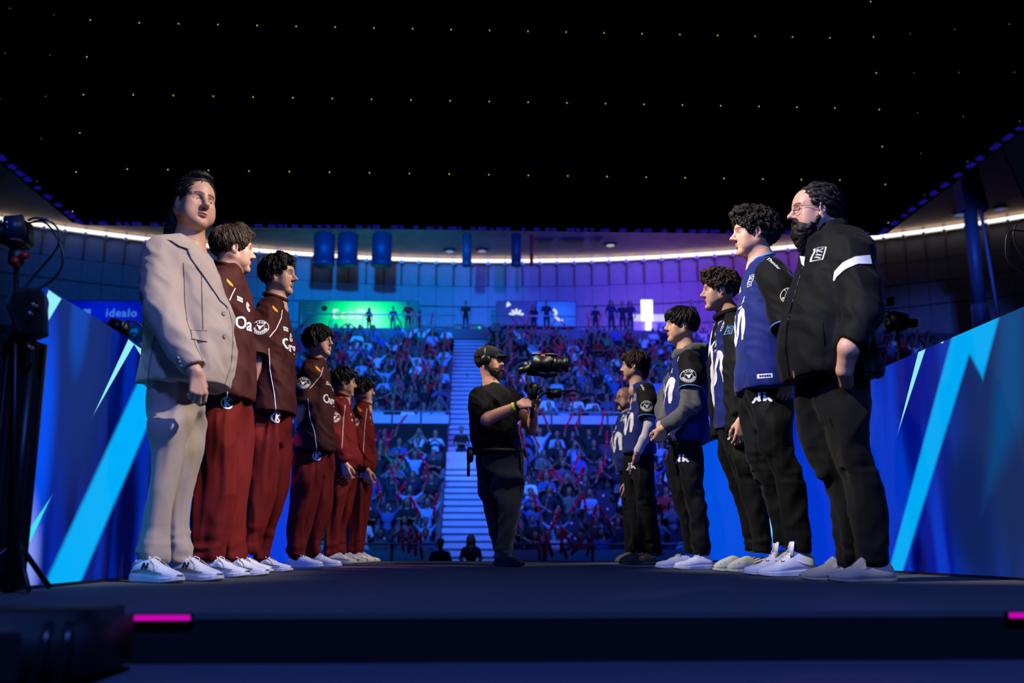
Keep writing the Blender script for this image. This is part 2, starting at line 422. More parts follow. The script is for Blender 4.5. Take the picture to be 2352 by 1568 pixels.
# ------------------------------------------------------------------ stage and its screens
M_CARPET = mat('stage_carpet', (74, 74, 76), 0.85, 0, 0.5, 180, 0.25, 0.3)
STAGE_END, LIP = 10.15, 2.30
def structure(o, label): return tag(o, label, None, None, 'structure')
structure(MB().box((-2.6, LIP, -0.014), (3.6, STAGE_END, 0.0)).build('floor', M_CARPET), 'charcoal carpeted stage deck between the two glowing walls')
structure(MB().box((-6, -4.0, -0.35), (6, LIP - 0.002, -0.108)).build('floor_front_step', mat('front_step_carpet', (70, 72, 84), 0.85, 0, 0.5, 160, 0.2, 0.3)), 'lower carpeted step in front of the stage deck')
structure(MB().box((-2.6, LIP + .004, -1.25), (3.6, STAGE_END, -0.0145)).build('floor_stage_base', mat('stage_skirt', (6, 6, 8), 0.9)), 'black skirted base under the stage deck')
structure(MB().box((-60, -10, -1.4), (60, 70, -1.26)).build('floor_arena', mat('arena_floor', (24, 24, 30), 0.8)), 'dark arena floor below the stage')

# expression helper for screen pictures
class NX:
    def __init__(s, name):
        s.m, s.n, s.l, s.b = nt(name)
    def v(s, x):
        return x
    def ma(s, op, a, b=None, c=None):
        q = s.n.new('ShaderNodeMath'); q.operation = op
        for i, x in enumerate((a, b, c)):
            if x is None: continue
            if isinstance(x, (int, float)): q.inputs[i].default_value = x
            else: s.l.new(x, q.inputs[i])
        return q.outputs[0]
    def step(s, x, a, b):
        q = s.n.new('ShaderNodeMapRange'); q.interpolation_type = 'SMOOTHSTEP'; s.l.new(x, q.inputs[0])
        if a < b: q.inputs[1].default_value = a; q.inputs[2].default_value = b; q.inputs[3].default_value = 0; q.inputs[4].default_value = 1
        else: q.inputs[1].default_value = b; q.inputs[2].default_value = a; q.inputs[3].default_value = 1; q.inputs[4].default_value = 0
        return q.outputs[0]
    def mix(s, f, a, b):
        q = s.n.new('ShaderNodeMix'); q.data_type = 'RGBA'
        s.l.new(f, q.inputs[0])
        for i, x in ((6, a), (7, b)):
            if isinstance(x, tuple): q.inputs[i].default_value = (*lin(x), 1)
            else: s.l.new(x, q.inputs[i])
        return q.outputs[2]
    def poly(s, u, v, pts, soft):
        """mask of a convex polygon"""
        pts = [np.array(p, float) for p in pts]; c = sum(pts) / len(pts); d = None
        for i in range(len(pts)):
            a, b = pts[i], pts[(i + 1) % len(pts)]; n = np.array([b[1] - a[1], a[0] - b[0]]); n = n / (np.linalg.norm(n) + 1e-9)
            if n @ (c - a) > 0: n = -n
            e = s.ma('MULTIPLY_ADD', u, float(n[0]), s.ma('MULTIPLY_ADD', v, float(n[1]), float(-(n @ a))))
            d = e if d is None else s.ma('MAXIMUM', d, e)
        return s.step(d, soft, -soft)
def led_picture(name, ref, x, base, blobs, polys, strength):
    """emissive screen picture in the wall's own (along, up) coordinates"""
    g = NX(name); tc = g.n.new('ShaderNodeTexCoord'); tc.object = ref
    sp = g.n.new('ShaderNodeSeparateXYZ'); g.l.new(tc.outputs['Object'], sp.inputs[0]); u, v = sp.outputs[1], sp.outputs[2]
    nz = g.n.new('ShaderNodeTexNoise'); nz.inputs['Scale'].default_value = 3.2; nz.inputs['Detail'].default_value = 1.0
    mp = g.n.new('ShaderNodeMapping'); mp.inputs['Scale'].default_value = (1, 1.6, 0.25); g.l.new(tc.outputs['Object'], mp.inputs[0]); g.l.new(mp.outputs[0], nz.inputs['Vector'])
    col = g.mix(g.step(nz.outputs['Fac'], 0.38, 0.62), base[0], base[1])
    for (c, ru, rv, rgb) in blobs:
        du = g.ma('DIVIDE', g.ma('SUBTRACT', u, float(c[0])), float(ru)); dv = g.ma('DIVIDE', g.ma('SUBTRACT', v, float(c[1])), float(rv))
        d = g.ma('ADD', g.ma('MULTIPLY', du, du), g.ma('MULTIPLY', dv, dv)); col = g.mix(g.step(d, 1.0, 0.05), col, rgb)
    for pts, soft, rgb in polys: col = g.mix(g.poly(u, v, pts, soft), col, rgb)
    # diode grid: fine dark raster
    wv = g.ma('MULTIPLY_ADD', g.ma('SINE', g.ma('MULTIPLY', v, 1600.0)), 0.06, 0.94)
    g.l.new(col, g.b.inputs['Emission Color']); g.l.new(g.ma('MULTIPLY', wv, float(strength)), g.b.inputs['Emission Strength'])
    g.b.inputs['Base Color'].default_value = (0.002, 0.002, 0.003, 1); g.b.inputs['Roughness'].default_value = 0.9; g.b.inputs['Specular IOR Level'].default_value = 0.08
    return g.m
def led_wall(label, x, y0, y1, h, inward, specs, strength):
    root = empty('led_wall', (x, y0, 0)); tag(root, label, 'screen wall', 'glowing screen walls along the stage')
    def q(pt):
        p = at_x(pt[0], pt[1], x); return (p[1] - y0, p[2])
    base, blobs, polys = specs
    m = led_picture('led_picture', root, x, base, [(q(c), ru, rv, rgb) for c, ru, rv, rgb in blobs], [([q(p) for p in pts], s, rgb) for pts, s, rgb in polys], strength)
    dk = mat('led_cabinet', (9, 9, 11), 0.5)
    n = int(round((y1 - y0) / 0.5)); w = (y1 - y0) / n
    for i in range(n):
        a, b = y0 + i * w + 0.0006, y0 + (i + 1) * w - 0.0006
        p = MB().box((min(x, x - inward * 0.012), a, 0.012), (max(x, x - inward * 0.012), b, h)).build('screen_panel', m, root)
    MB().box((min(x - inward * 0.013, x - inward * 0.09), y0, 0.0), (max(x - inward * 0.013, x - inward * 0.09), y1, h - 0.004)).build('cabinet', dk, root)
    MB().box((min(x + inward * 0.004, x - inward * 0.1), y0, 0.0), (max(x + inward * 0.004, x - inward * 0.1), y1, 0.010)).build('base_rail', dk, root)
    return root
CY1, CY2, BEAM = (150, 245, 255), (60, 235, 255), (0, 178, 255)
led_wall('glowing blue screen wall behind the row in maroon', -1.5, 3.47, STAGE_END - 0.1, 1.04, 1,
  (((0, 10, 92), (0, 38, 168)),
   [((190, 800), 0.42, 0.75, (12, 42, 118)), ((75, 1000), 0.22, 0.60, (0, 82, 250)), ((40, 1330), 0.20, 0.36, (140, 160, 255)), ((640, 1180), 3.0, 2.0, (0, 58, 225)),
    ((290, 1200), 0.20, 0.42, (2, 4, 66)), ((185, 720), 0.12, 0.30, (4, 70, 178))],
   [([(325, 860), (372, 900), (178, 1352), (96, 1356)], 0.022, BEAM), ([(112, 666), (141, 686), (104, 748), (84, 748)], 0.003, CY1),
    ([(295, 779), (308, 790), (217, 948)], 0.003, CY1), ([(308, 790), (336, 808), (328, 824)], 0.003, CY1), ([(116, 1143), (40, 1305), (36, 1262)], 0.004, CY2)]), 1.0)
led_wall('glowing blue screen wall behind the row in navy jerseys', 2.37, 3.5, STAGE_END + 0.9, 1.15, -1,
  (((0, 22, 150), (0, 56, 205)),
   [((2352, 1000), 0.95, 1.2, (26, 46, 100)), ((2230, 1180), 0.28, 0.45, (16, 36, 96)), ((2110, 1290), 0.12, 0.2, (0, 4, 96)), ((2090, 900), 0.25, 0.5, (0, 16, 138)),
    ((1880, 1150), 0.7, 1.0, (0, 56, 220)), ((1660, 1100), 2.2, 1.6, (0, 82, 236))],
   [([(2300, 700), (2352, 690), (2352, 960), (2272, 1110)], 0.09, (10, 76, 140)),
    ([(2192, 753), (2250, 735), (2071, 1319), (2040, 1317)], 0.02, BEAM), ([(2200, 740), (2302, 700), (2257, 868), (2224, 806)], 0.02, BEAM),
    ([(2114, 790), (2132, 782), (2063, 992)], 0.003, CY1), ([(2132, 782), (2174, 763), (2166, 788)], 0.003, CY1),
    ([(1545, 1100), (1553, 1118), (1534, 1290), (1514, 1290)], 0.03, (0, 150, 255)), ([(1532, 1098), (1538, 1098), (1525, 1150)], 0.01, CY2),
    ([(1767, 1190), (1773, 1190), (1774, 1250)], 0.004, CY1)]), 0.95)
# magenta light strips let into the lip of the stage
for px0, px1, py, lb in ((272, 437, 1408, 'short magenta light strip on the stage lip beside the black speaker'), (2316, 2480, 1396, 'magenta light strip at the right end of the stage lip')):
    a = U(px0, py, LIP - 0.012); b = U(px1, py, LIP - 0.012); r = empty('light_strip', (a[0], LIP, -0.03)); tag(r, lb, 'light')
    zz = -0.009
    MB().box((a[0] - 0.006, LIP - 0.012, zz - 0.009), (b[0] + 0.006, LIP - 0.001, zz + 0.007)).build('housing', mat('strip_housing', (14, 12, 16), 0.5), r)
    MB().box((a[0], LIP - 0.016, zz - 0.006), (b[0], LIP - 0.012, zz + 0.005)).build('diffuser', glow('magenta_glow', (215, 0, 190), 0.9), r)

# ------------------------------------------------------------------ people: shared pieces
def rot(yaw, pitch=0.0, roll=0.0):
    """columns: forward, left, up"""
    return np.array(Matrix.Rotation(math.radians(yaw), 3, 'Z') @ Matrix.Rotation(math.radians(-pitch), 3, 'Y') @ Matrix.Rotation(math.radians(roll), 3, 'X'))
SKIN_M = mat('skin', (200, 150, 125), 0.5, 0, 0.08, 90, 0.05, 0.4, attr='Col')
M_EYE = mat('eye_white', (205, 200, 196), 0.2); M_IRIS = mat('iris_brown', (34, 20, 14), 0.15)

class Head:
    def __init__(s, c, yaw, pitch, sc, roll=0.0):
        s.c = np.array(c, float); s.R = rot(yaw, pitch, roll); s.s = sc
    def W(s, P): return np.asarray(P, float) @ s.R.T * s.s + s.c
    def Lc(s, P): return (np.asarray(P, float) - s.c) @ s.R / s.s
def build_head(H, neck_base, f, h=0.0033):
    """face, ears and neck as one surface; returns world vertices, quads, colours"""
    g = lambda k, d: f.get(k, d)
    nb = H.Lc(neck_base); jw = g('jaw', 1.0); nz = g('nose', 1.0); fat = g('fat', 1.0); ch = g('chin', 0.0)
    lo = np.minimum((-0.13, -0.115, -0.18), nb - 0.10); hi = np.maximum((0.145, 0.115, 0.15), nb + 0.10)
    lo[2] = nb[2] - 0.11
    A = Fld(lo, hi, h / H.s)
    A.ell((-0.014, 0, 0.034), (0.100, 0.077, 0.088), 0.02)
    A.ell((0.026, 0, 0.030), (0.066, 0.064, 0.072), 0.03)                      # forehead
    A.ell((0.030, 0, -0.040), (0.060, 0.056 * jw, 0.076), 0.03)                # muzzle and cheeks
    for y in (-1, 1):
        A.seg((-0.012, y * 0.056 * jw, -0.042), (0.060, y * 0.014, -0.103 - ch), 0.021 * fat, 0.018, 0.03)
        A.ell((0.054, y * 0.043, -0.022), (0.024, 0.022, 0.022), 0.025)        # cheek bone
        A.ell((0.045, y * 0.045 * fat, -0.06), (0.03, 0.019 * fat, 0.03), 0.03)
        A.seg((0.086, y * 0.008, 0.021), (0.070, y * 0.046, 0.022), 0.010, 0.008, 0.016)   # brow
    A.ell((0.071, 0, -0.104 - ch), (0.020, 0.021, 0.018), 0.02)
    for y in (-1, 1): A.ell((0.095, y * 0.034, -0.001), (0.020, 0.021, 0.014), 0.014, 'c')  # sockets
    A.seg((0.086, 0, 0.014), (0.104 * 1 + 0.006 * nz, 0, -0.026), 0.0085, 0.011, 0.012)
    A.ell((0.101 + 0.010 * nz, 0, -0.031), (0.0125 * nz, 0.0125, 0.0105), 0.008)
    for y in (-1, 1): A.ell((0.096, y * 0.0125, -0.036), (0.012, 0.0075, 0.008), 0.007)
    for y in (-1, 1): A.ell((0.105, y * 0.0065, -0.0435), (0.006, 0.0035, 0.003), 0.003, 'c')
    A.ell((0.0865, 0, -0.0635), (0.0105, 0.021, 0.0062), 0.006); A.ell((0.0845, 0, -0.0745), (0.0115, 0.018, 0.0068), 0.006)
    A.ell((0.097, 0, -0.0690), (0.010, 0.021, 0.0016), 0.003, 'c'); A.ell((0.092, 0, -0.088), (0.010, 0.016, 0.005), 0.01, 'c')
    op = g('open', 1.0)
    for y in (-1, 1):
        A.ell((0.0695, y * 0.032, -0.001), (0.0148, 0.0165, 0.0138), 0.006)    # lids over the eyeball
        A.ell((0.086, y * 0.0335, -0.0015), (0.010, 0.0125, 0.0040 * op), 0.0025, 'c')
    for y in (-1, 1):                                                          # ears
        Re = np.array(Matrix.Rotation(math.radians(y * 24), 3, 'Z') @ Matrix.Rotation(math.radians(10), 3, 'Y'))
        A.ell((-0.010, y * 0.079, -0.004), (0.0195, 0.0075, 0.031), 0.006, 'u', Re)
        A.ell((-0.006, y * 0.087, -0.001), (0.0115, 0.0075, 0.020), 0.004, 'c', Re)
        A.ell((-0.004, y * 0.0755, -0.030), (0.009, 0.006, 0.009), 0.006)
        A.ell((0.004, y * 0.081, -0.008), (0.005, 0.005, 0.007), 0.004)
    up = H.Lc(H.c + np.array([0, 0, 1.0]) * H.s)
    A.seg((-0.028, 0, -0.045), nb, 0.056 * g('neck', 1.0), 0.060 * g('neck', 1.0), 0.03)
    A.seg((0.006, 0, -0.085), nb + (np.array([0.012, 0, 0.0])), 0.032, 0.045, 0.04)
    A.seg(nb, nb - up * 0.05, 0.060, 0.085, 0.04)
    V, Q = A.mesh(1)
    sk = np.array(lin(f['skin'])); C = np.tile(sk, (len(V), 1))
    x, y, z = V.T; ay = np.abs(y)
    def blend(mask, rgb, a):
        w = np.clip(mask, 0, 1)[:, None] * a; C[:] = C * (1 - w) + w * np.array(lin(rgb))
    blend(1.3 - ((ay / 0.022) ** 2 + ((z + 0.069) / 0.011) ** 2) * 1.0 - (x < 0.07) * 9, g('lips', (168, 92, 84)), 0.75)
    bl = 0.0215 + 0.004 * np.sin(np.clip((ay - 0.010) / 0.040, 0, 1) * math.pi) + g('brow_z', 0.0)
    blend((1.0 - np.abs(z - bl) / g('brow', 0.0055)) * 2.2 * ((ay > 0.009) & (ay < 0.050) & (x > 0.045)), g('brow_rgb', (30, 22, 18)), 0.85)
    blend((1 - np.abs(np.hypot((ay - 0.0335) / 0.015, (z + 0.0005) / (0.0058 * max(op, 0.5))) - 1) * 3.0) * (x > 0.066) * (z > -0.003), (28, 20, 18), 0.75)   # lash line
    if 'stubble' in f:
        rgb, a = f['stubble']; jawm = (x > 0.0) * np.clip((-0.040 - z) / 0.03, 0, 1) * (z > -0.14) + (np.abs(z + 0.053) < 0.007) * (x > 0.08) * 0.8
        blend(jawm, rgb, a)
    if 'shade' in f:
        rgb, a = f['shade']; blend(np.clip((z - 0.045) / 0.03, 0, 1) * (x < 0.06) + (x < -0.02) * (z > -0.03), rgb, a)   # shaved scalp
    return H.W(V), Q, C
def eyes(H, P, gaze=0.0, f={}):
    for y in (-1, 1):
        b = MB(); n, k = 14, 9; c = np.array((0.0665, y * 0.032, -0.0015)); r = 0.0155; ax = np.array([math.cos(gaze), math.sin(gaze), 0.0])
        V = []; mi = []
        prof = [(r * math.cos(t), r * math.sin(t)) for t in np.linspace(math.pi * 0.98, 0.02, k)]
        b.lathe(c, ax, prof, n)
        Fm = [1 if (np.mean([np.dot(np.array(b.V[i]) - c, ax) for i in fc]) > r * 0.84) else 0 for fc in b.F]
        obj('eye', H.W(np.array(b.V)), b.F, [M_EYE, M_IRIS], P, True, mi=Fm)

def hair_mat(rgb): return mat('hair_%d_%d_%d' % rgb, rgb, 0.55, 0, 0.5, 320, 0.4, 0.35, stretch=(1, 1, 0.25))
def build_hair(H, P, rgb, cap=((-0.014, 0, 0.040), (0.112, 0.089, 0.100)), carve=(), extra=(), cuts=(), noise=(0.004, 60), locks=(220, 0.05, 0.0, 0.005), nape=-0.075, seed=1, name='hair', h=0.005, flow='crown', lockz=-9, ears=True, face=((0.105, 0, -0.035), (0.078, 0.090, 0.098))):
    A = Fld((-0.24, -0.18, -0.36), (0.20, 0.18, 0.24), h / H.s)
    A.ell(cap[0], cap[1], 0.02)
    if nape is not None: A.cut((0, 0, -1), -nape)
    if face is not None: A.ell(face[0], face[1], 0.012, 'c')
    for c in cuts: A.cut(*c)
    if ears:
        for y in (-1, 1): A.ell((0.000, y * 0.092, -0.012), (0.030, 0.026, 0.036), 0.006, 'c')
    for e in extra:
        if e[0] == 's': A.seg(*e[1:6])
        else: A.ell(*e[1:4])
    for c in carve: A.ell(c[0], c[1], c[2] if len(c) > 2 else 0.008, 'c')
    V, Q = A.mesh(2); N = normals(V, Q)
    am, fq = noise
    ft = np.clip((V[:, 2] + 0.2) * 20, 0, 1)
    V = V + N * (am * (noise3(V, (fq, fq, fq), seed * 3.7) + 0.6 * noise3(V, (fq * 2.1,) * 3, seed)))[:, None]
    Wv = H.W(V); m = hair_mat(rgb)
    ho = obj(name, Wv, Q, m, P, True)
    n, ln, curl, wd_ = locks
    if n:
        rs = np.random.RandomState(seed); tr = bvh(V, Q); pick = rs.permutation(len(V))
        mb = MB(); crown = np.array((-0.035, 0, 0.14)); made = 0
        for i in pick:
            if made >= n: break
            p = V[i].copy(); nn = N[i]
            if nn[2] < -0.3 or p[2] < lockz: continue
            made += 1; pts = []; ph = rs.uniform(0, 6.28); st = ln / 5 * rs.uniform(0.7, 1.3); r0 = wd_ * rs.uniform(0.6, 1.3); side = rs.choice((-1, 1))
            for t in range(6):
                hit = tr.find_nearest(Vector(p)); q = np.array(hit[0]); nn = np.array(hit[1])
                lift = r0 * 0.35 + (0.004 * t / 5 if t > 3 else 0)
                if flow == 'crown': d = p - crown
                elif flow == 'back': d = np.array((-1.0, 0.15 * p[1] / 0.08, -0.55))
                else: d = np.array(flow, float)
                d = d - nn * (d @ nn); d /= np.linalg.norm(d) + 1e-9; w = np.cross(nn, d)
                a = ph + t * 1.9
                pts.append(q + nn * lift + curl * (math.cos(a) * w * side + math.sin(a) * nn * 0.8))
                p = q + d * st + nn * 0.001
            mb.tube(pts, [r0 * k for k in (0.5, 1.0, 1.1, 1.0, 0.75, 0.25)], 5)
        obj('lock', H.W(np.array(mb.V)), mb.F, m, ho, True)['kind'] = 'stuff'
    return ho
def build_beard(H, P, rgb, drop, width=1.0, fwd=0.0, seed=3, stache=True, noise=(0.005, 70), name='beard'):
    A = Fld((-0.10, -0.14, -0.32), (0.17, 0.14, 0.06), 0.0045 / H.s)
    for y in (-1, 1):
        A.chain([(0.004, y * 0.068, -0.012), (0.010, y * 0.064, -0.050), (0.050, y * 0.036, -0.098), (0.066, 0, -0.108)], [0.008, 0.014 * width, 0.021 * width, 0.024 * width], 0.02)
    if drop > 0.02:
        A.seg((0.062, 0, -0.095), (0.070 + fwd, 0, -0.115 - drop), 0.040 * width, 0.016, 0.03, 'u', ((0, 1, 0), 1.25))
        A.seg((0.03, 0, -0.10), (0.05 + fwd, 0, -0.09 - drop), 0.036 * width, 0.022, 0.03, 'u', ((0, 1, 0), 1.25))
    if stache:
        for y in (-1, 1): A.chain([(0.096, y * 0.002, -0.052), (0.090, y * 0.018, -0.056), (0.074, y * 0.033, -0.075), (0.06, y * 0.036, -0.095)], [0.0075, 0.0085, 0.010, 0.012], 0.008)
    A.ell((0.10, 0, -0.0705), (0.022, 0.017, 0.0055), 0.004, 'c')
    V, Q = A.mesh(1); N = normals(V, Q); V = V + N * (noise[0] * (noise3(V, (noise[1],) * 3, seed) + 0.6 * noise3(V, (noise[1] * 2,) * 3, seed)))[:, None]
    return obj(name, H.W(V), Q, hair_mat(rgb), P, True)
def glasses(H, P, rgb=(12, 12, 14), r=0.0205, w=0.0016, round_=1.0, z=-0.002):
    m = mat('frame_%d' % rgb[0], rgb, 0.25, 0.3); mb = MB()
    for y in (-1, 1):
        pts = []
        for t in np.linspace(0, 2 * math.pi, 25):
            yy = y * 0.0335 + r * 1.12 * math.cos(t); pts.append((0.099 - 0.9 * max(0, abs(yy) - 0.03) ** 1.0 * 0.45, yy, z - 0.002 + r * 0.9 * round_ * math.sin(t)))
        mb.tube(pts, w, 6, False)
        mb.tube([(0.086, y * 0.058, z + 0.006), (0.05, y * 0.077, z + 0.008), (-0.005, y * 0.083, z + 0.006), (-0.02, y * 0.082, z - 0.010)], w, 6)
    mb.tube([(0.101, -0.011, z + 0.002), (0.105, 0, z + 0.006), (0.101, 0.011, z + 0.002)], w, 6)
    g = obj('glasses', H.W(np.array(mb.V)), mb.F, m, P, True)
    return g

# ---- hands
def hand(A, wrist, D, N, size=1.0, curl=(25, 28, 32, 36), spread=4, thumb=(35, 30), left=False, rf=1.0):
    """adds palm and five fingers to a field; D to the finger tips, N out of the palm; left mirrors the thumb side"""
    D = np.array(D, float); D /= np.linalg.norm(D); N = np.array(N, float); N -= D * (N @ D); N /= np.linalg.norm(N)
    S = np.cross(N, D) * (1 if left else -1)          # towards the thumb
    w = np.array(wrist, float); z = size
    L = [(0.030, 0.092, (0.040, 0.024, 0.020)), (0.010, 0.097, (0.045, 0.028, 0.021)), (-0.010, 0.092, (0.042, 0.026, 0.020)), (-0.029, 0.083, (0.033, 0.020, 0.018))]
    tips = []
    for i, (s, l, ph) in enumerate(L):
        k0 = w + D * 0.012 * z + S * s * 0.62 * z; kn = w + D * l * z + S * s * z - N * 0.004 * z
        A.seg(k0, kn, 0.0155 * z * rf, 0.0108 * z * rf, 0.012)
        a = 0.0; p = kn; sp = math.radians((1.5 - i) * spread)
        for j, q in enumerate(ph):
            a += math.radians(curl[i] * (0.8, 1.15, 0.8)[j]); d = D * math.cos(a) + N * math.sin(a); d = d * math.cos(sp) + S * math.sin(sp)
            e = p + d * q * z; A.seg(p, e, (0.0098, 0.0088, 0.0079)[j] * z * rf, (0.0088, 0.0079, 0.0066)[j] * z * rf, 0.003); p = e
        tips.append(p)
    b = w + D * 0.022 * z + S * 0.022 * z + N * 0.008 * z
    t0 = math.radians(thumb[0]); d = D * math.cos(t0) + S * math.sin(t0) + N * 0.35; d /= np.linalg.norm(d)
    p = b + d * 0.042 * z; A.seg(b, p, 0.0165 * z * rf, 0.0125 * z * rf, 0.012)
    for q in (0.032, 0.027):
        t0 -= math.radians(thumb[1]) * 0.6; d = D * math.cos(t0) + S * math.sin(t0) + N * 0.4; d /= np.linalg.norm(d)
        e = p + d * q * z; A.seg(p, e, 0.0108 * z * rf, 0.0088 * z * rf, 0.004); p = e
    return tips

# ---- shoes
def prof(x, xs, ys): return float(np.interp(x, xs, ys))
SH_W = ([0, .03, .1, .3, .5, .7, .85, .95, 1.0], [.075, .105, .125, .118, .135, .165, .150, .100, .035])
SHOES = {
 'runner': dict(h=([0, .04, .12, .3, .42, .55, .7, .85, .96, 1], [.20, .29, .31, .31, .29, .23, .185, .155, .125, .10]), sole=.115, flare=1.07),
 'court': dict(h=([0, .04, .12, .3, .42, .55, .7, .85, .96, 1], [.22, .27, .30, .31, .30, .25, .20, .18, .15, .11]), sole=.105, flare=1.05),
 'high': dict(h=([0, .04, .12, .3, .42, .55, .7, .85, .96, 1], [.32, .39, .41, .42, .39, .29, .20, .17, .14, .10]), sole=.115, flare=1.06),
 'clog': dict(h=([0, .04, .12, .3, .42, .55, .7, .85, .96, 1], [.10, .12, .13, .14, .30, .34, .29, .23, .16, .10]), sole=.09, flare=1.05),
 'slip': dict(h=([0, .04, .12, .3, .42, .55, .7, .85, .96, 1], [.17, .25, .25, .20, .20, .25, .19, .15, .12, .08]), sole=.045, flare=1.03),
 'dark': dict(h=([0, .04, .12, .3, .42, .55, .7, .85, .96, 1], [.24, .30, .34, .35, .33, .25, .19, .16, .13, .10]), sole=.11, flare=1.06),
}
def shoe(P, kind, heel, yaw, L, mu, ms, ml=None, name='shoe'):
    """one shoe with sole, tongue and laces; heel is the back of the sole on the floor"""
    sp = SHOES[kind]; a = math.radians(yaw); d = np.array([math.cos(a), math.sin(a), 0]); sd = np.array([-math.sin(a), math.cos(a), 0]); up = np.array([0, 0, 1.0]); heel = np.array(heel, float); heel[2] = 0.001
    T = lambda x, y, z: heel + d * x * L + sd * y * L + up * z * L
    xs = np.concatenate([np.linspace(0, .12, 5), np.linspace(.18, .88, 15), np.linspace(.92, 1, 5)]); n = 15; V = []; st = sp['sole']
    tp = lambda x: 1.0 - .42 * min(1, max(0, (x - .25) / .65)) ** 1.2
    spring = lambda x: 0.035 * max(0, (x - .72) / .28) ** 2
    for x in xs:
        w = prof(x, *SH_W) * 0.97; hh = prof(x, *sp['h']); z0 = st * 0.8 * tp(x) + spring(x)
        skew = 0.012 * math.sin(x * math.pi)
        for t in np.linspace(0, math.pi, n):
            c, s = math.cos(t), math.sin(t)
            narrow = 1 - 0.42 * (s ** 2) * (0.25 if x > .62 else 1.0)
            y = np.sign(c) * abs(c) ** 0.62 * w * narrow * (1 if abs(c) > 1e-6 else 0) + skew
            V.append(T(x + 0.012 * s * (1 if x < .05 else 0), y, z0 + max(hh - z0, .01) * (s ** 0.72)))
    k = len(xs); Fc = [(i * n + j, i * n + j + 1, (i + 1) * n + j + 1, (i + 1) * n + j) for i in range(k - 1) for j in range(n - 1)]
    Fc += [tuple(range(n)), tuple((k - 1) * n + j for j in range(n - 1, -1, -1)), ]
    Fc += [((i + 1) * n, (i + 1) * n + n - 1, i * n + n - 1, i * n) for i in range(k - 1)]
    so = obj(name, V, Fc, mu, P, True)
    # sole with a flared edge
    V = []; loop = []
    for x in xs: loop.append((x, prof(x, *SH_W)))
    ring = [(x, w) for x, w in loop] + [(x, -w) for x, w in loop[::-1]]; nr = len(ring)
    for z, fl in ((0, 0.97), (0.15, sp['flare']), (0.75, sp['flare']), (1.0, 1.0)):
        for x, w in ring: V.append(T((x - .5) * (1 + (fl - 1) * .35) + .5, w * fl + 0.012 * math.sin(x * math.pi), z * st * tp(x) + spring(x) * (0.9 if z else 0.75)))
    Fc = [(r * nr + j, r * nr + (j + 1) % nr, (r + 1) * nr + (j + 1) % nr, (r + 1) * nr + j) for r in range(3) for j in range(nr)] + [tuple(range(nr - 1, -1, -1)), tuple(3 * nr + j for j in range(nr))]
    obj('sole', V, [f[::-1] for f in Fc], ms, so, False)
    if kind in ('runner', 'court', 'high', 'dark') and ml:
        for i in range(5):
            x = .40 + i * .055; hh = prof(x, *sp['h']) + .006; w = .05 + .004 * i; zs = (2, -1)[i % 2] * .004
            MB().tube([T(x, -w, hh - .028), T(x + .006, -w * .5, hh + .0), T(x, 0, hh + .008), T(x + .006, w * .5, hh), T(x, w, hh - .028)], .009 * L, 5).build('lace', ml, so, True)
        mb = MB(); x = .37; hh = prof(x, *sp['h'])
        for y in (-1, 1): mb.tube([T(x, 0, hh + .01), T(x - .01, y * .05, hh + .04), T(x + .05, y * .085, hh + .01), T(x + .08, y * .06, hh - .02)], .007 * L, 5)
        mb.build('lace_bow', ml, so, True)
    if kind == 'high':
        MB().obox(T(.40, .0, .43), d * .012 * L - up * .004 * L, sd * .10 * L, up * .13 * L + d * -.02 * L, .15).build('tongue', mu, so, True)
        for (x, z) in ((.43, .33), (.60, .235)):
            for y in (-1, 1):
                o = MB(); c = T(x, y * .088, z - .01); o.obox(c, d * .022 * L, sd * .010 * L, up * .022 * L, .3)
                for q in range(4): o.obox(c + d * .022 * L * (q % 2 * 2 - 1) + up * .022 * L * (q // 2 * 2 - 1), d * .012 * L, sd * .011 * L, up * .012 * L, .3)
                o.build('gold_charm', mat('gold', (196, 140, 40), 0.25, 1.0), so, True)
        MB().tube([T(.10, .122, .16), T(.25, .125, .21), T(.36, .115, .26)], .012 * L, 5).build('wing', ms, so, True)
    if kind == 'clog':
        hm = mat('clog_hole', (20, 19, 17), 0.9)
        for (x, y, z) in ((.93, .085, .12), (.88, .115, .155), (.80, .135, .18), (.70, .140, .20)):
            for s_ in ((1, -1) if abs(y) > .06 else (1,)):
                MB().lathe(T(x, y * s_, z), (sd * s_ * (1 if abs(y) > .06 else .3) + up * (.25 if abs(y) > .06 else 1)), ((-.03 * L, .014 * L), (.002 * L, .014 * L)), 8).build('vent_hole', hm, so)
        MB().tube([T(.44, -.13, .20), T(.2, -.14, .27), T(.02, -.09, .30), T(-.01, 0, .30), T(.02, .09, .30), T(.2, .14, .27), T(.44, .13, .20)], .022 * L, 6).build('heel_strap', mu, so, True)
    if kind == 'slip':
        mb = MB()
        mb.tube([T(.52, -.125, .13), T(.66, -.115, .165), T(.80, -.06, .155), T(.83, 0, .155), T(.80, .06, .155), T(.66, .115, .165), T(.52, .125, .13)], .006 * L, 5)
        mb.build('seam', mu, so, True)
        tv = [(.47, y, z) for y, z in ((-.105, .18), (-.09, .30), (0, .335), (.09, .30), (.105, .18))] + [(.60, y, z) for y, z in ((-.115, .16), (-.07, .215), (0, .235), (.07, .215), (.115, .16))]
        tv += [(x + .02, y, z) for x, y, z in tv]
        obj('tongue', [T(*p) for p in tv], [(0, 1, 6, 5), (1, 2, 7, 6), (2, 3, 8, 7), (3, 4, 9, 8), (10, 15, 16, 11), (11, 16, 17, 12), (12, 17, 18, 13), (13, 18, 19, 14), (0, 10, 11, 1), (1, 11, 12, 2), (2, 12, 13, 3), (3, 13, 14, 4)], mu, so, True)
    return so, T

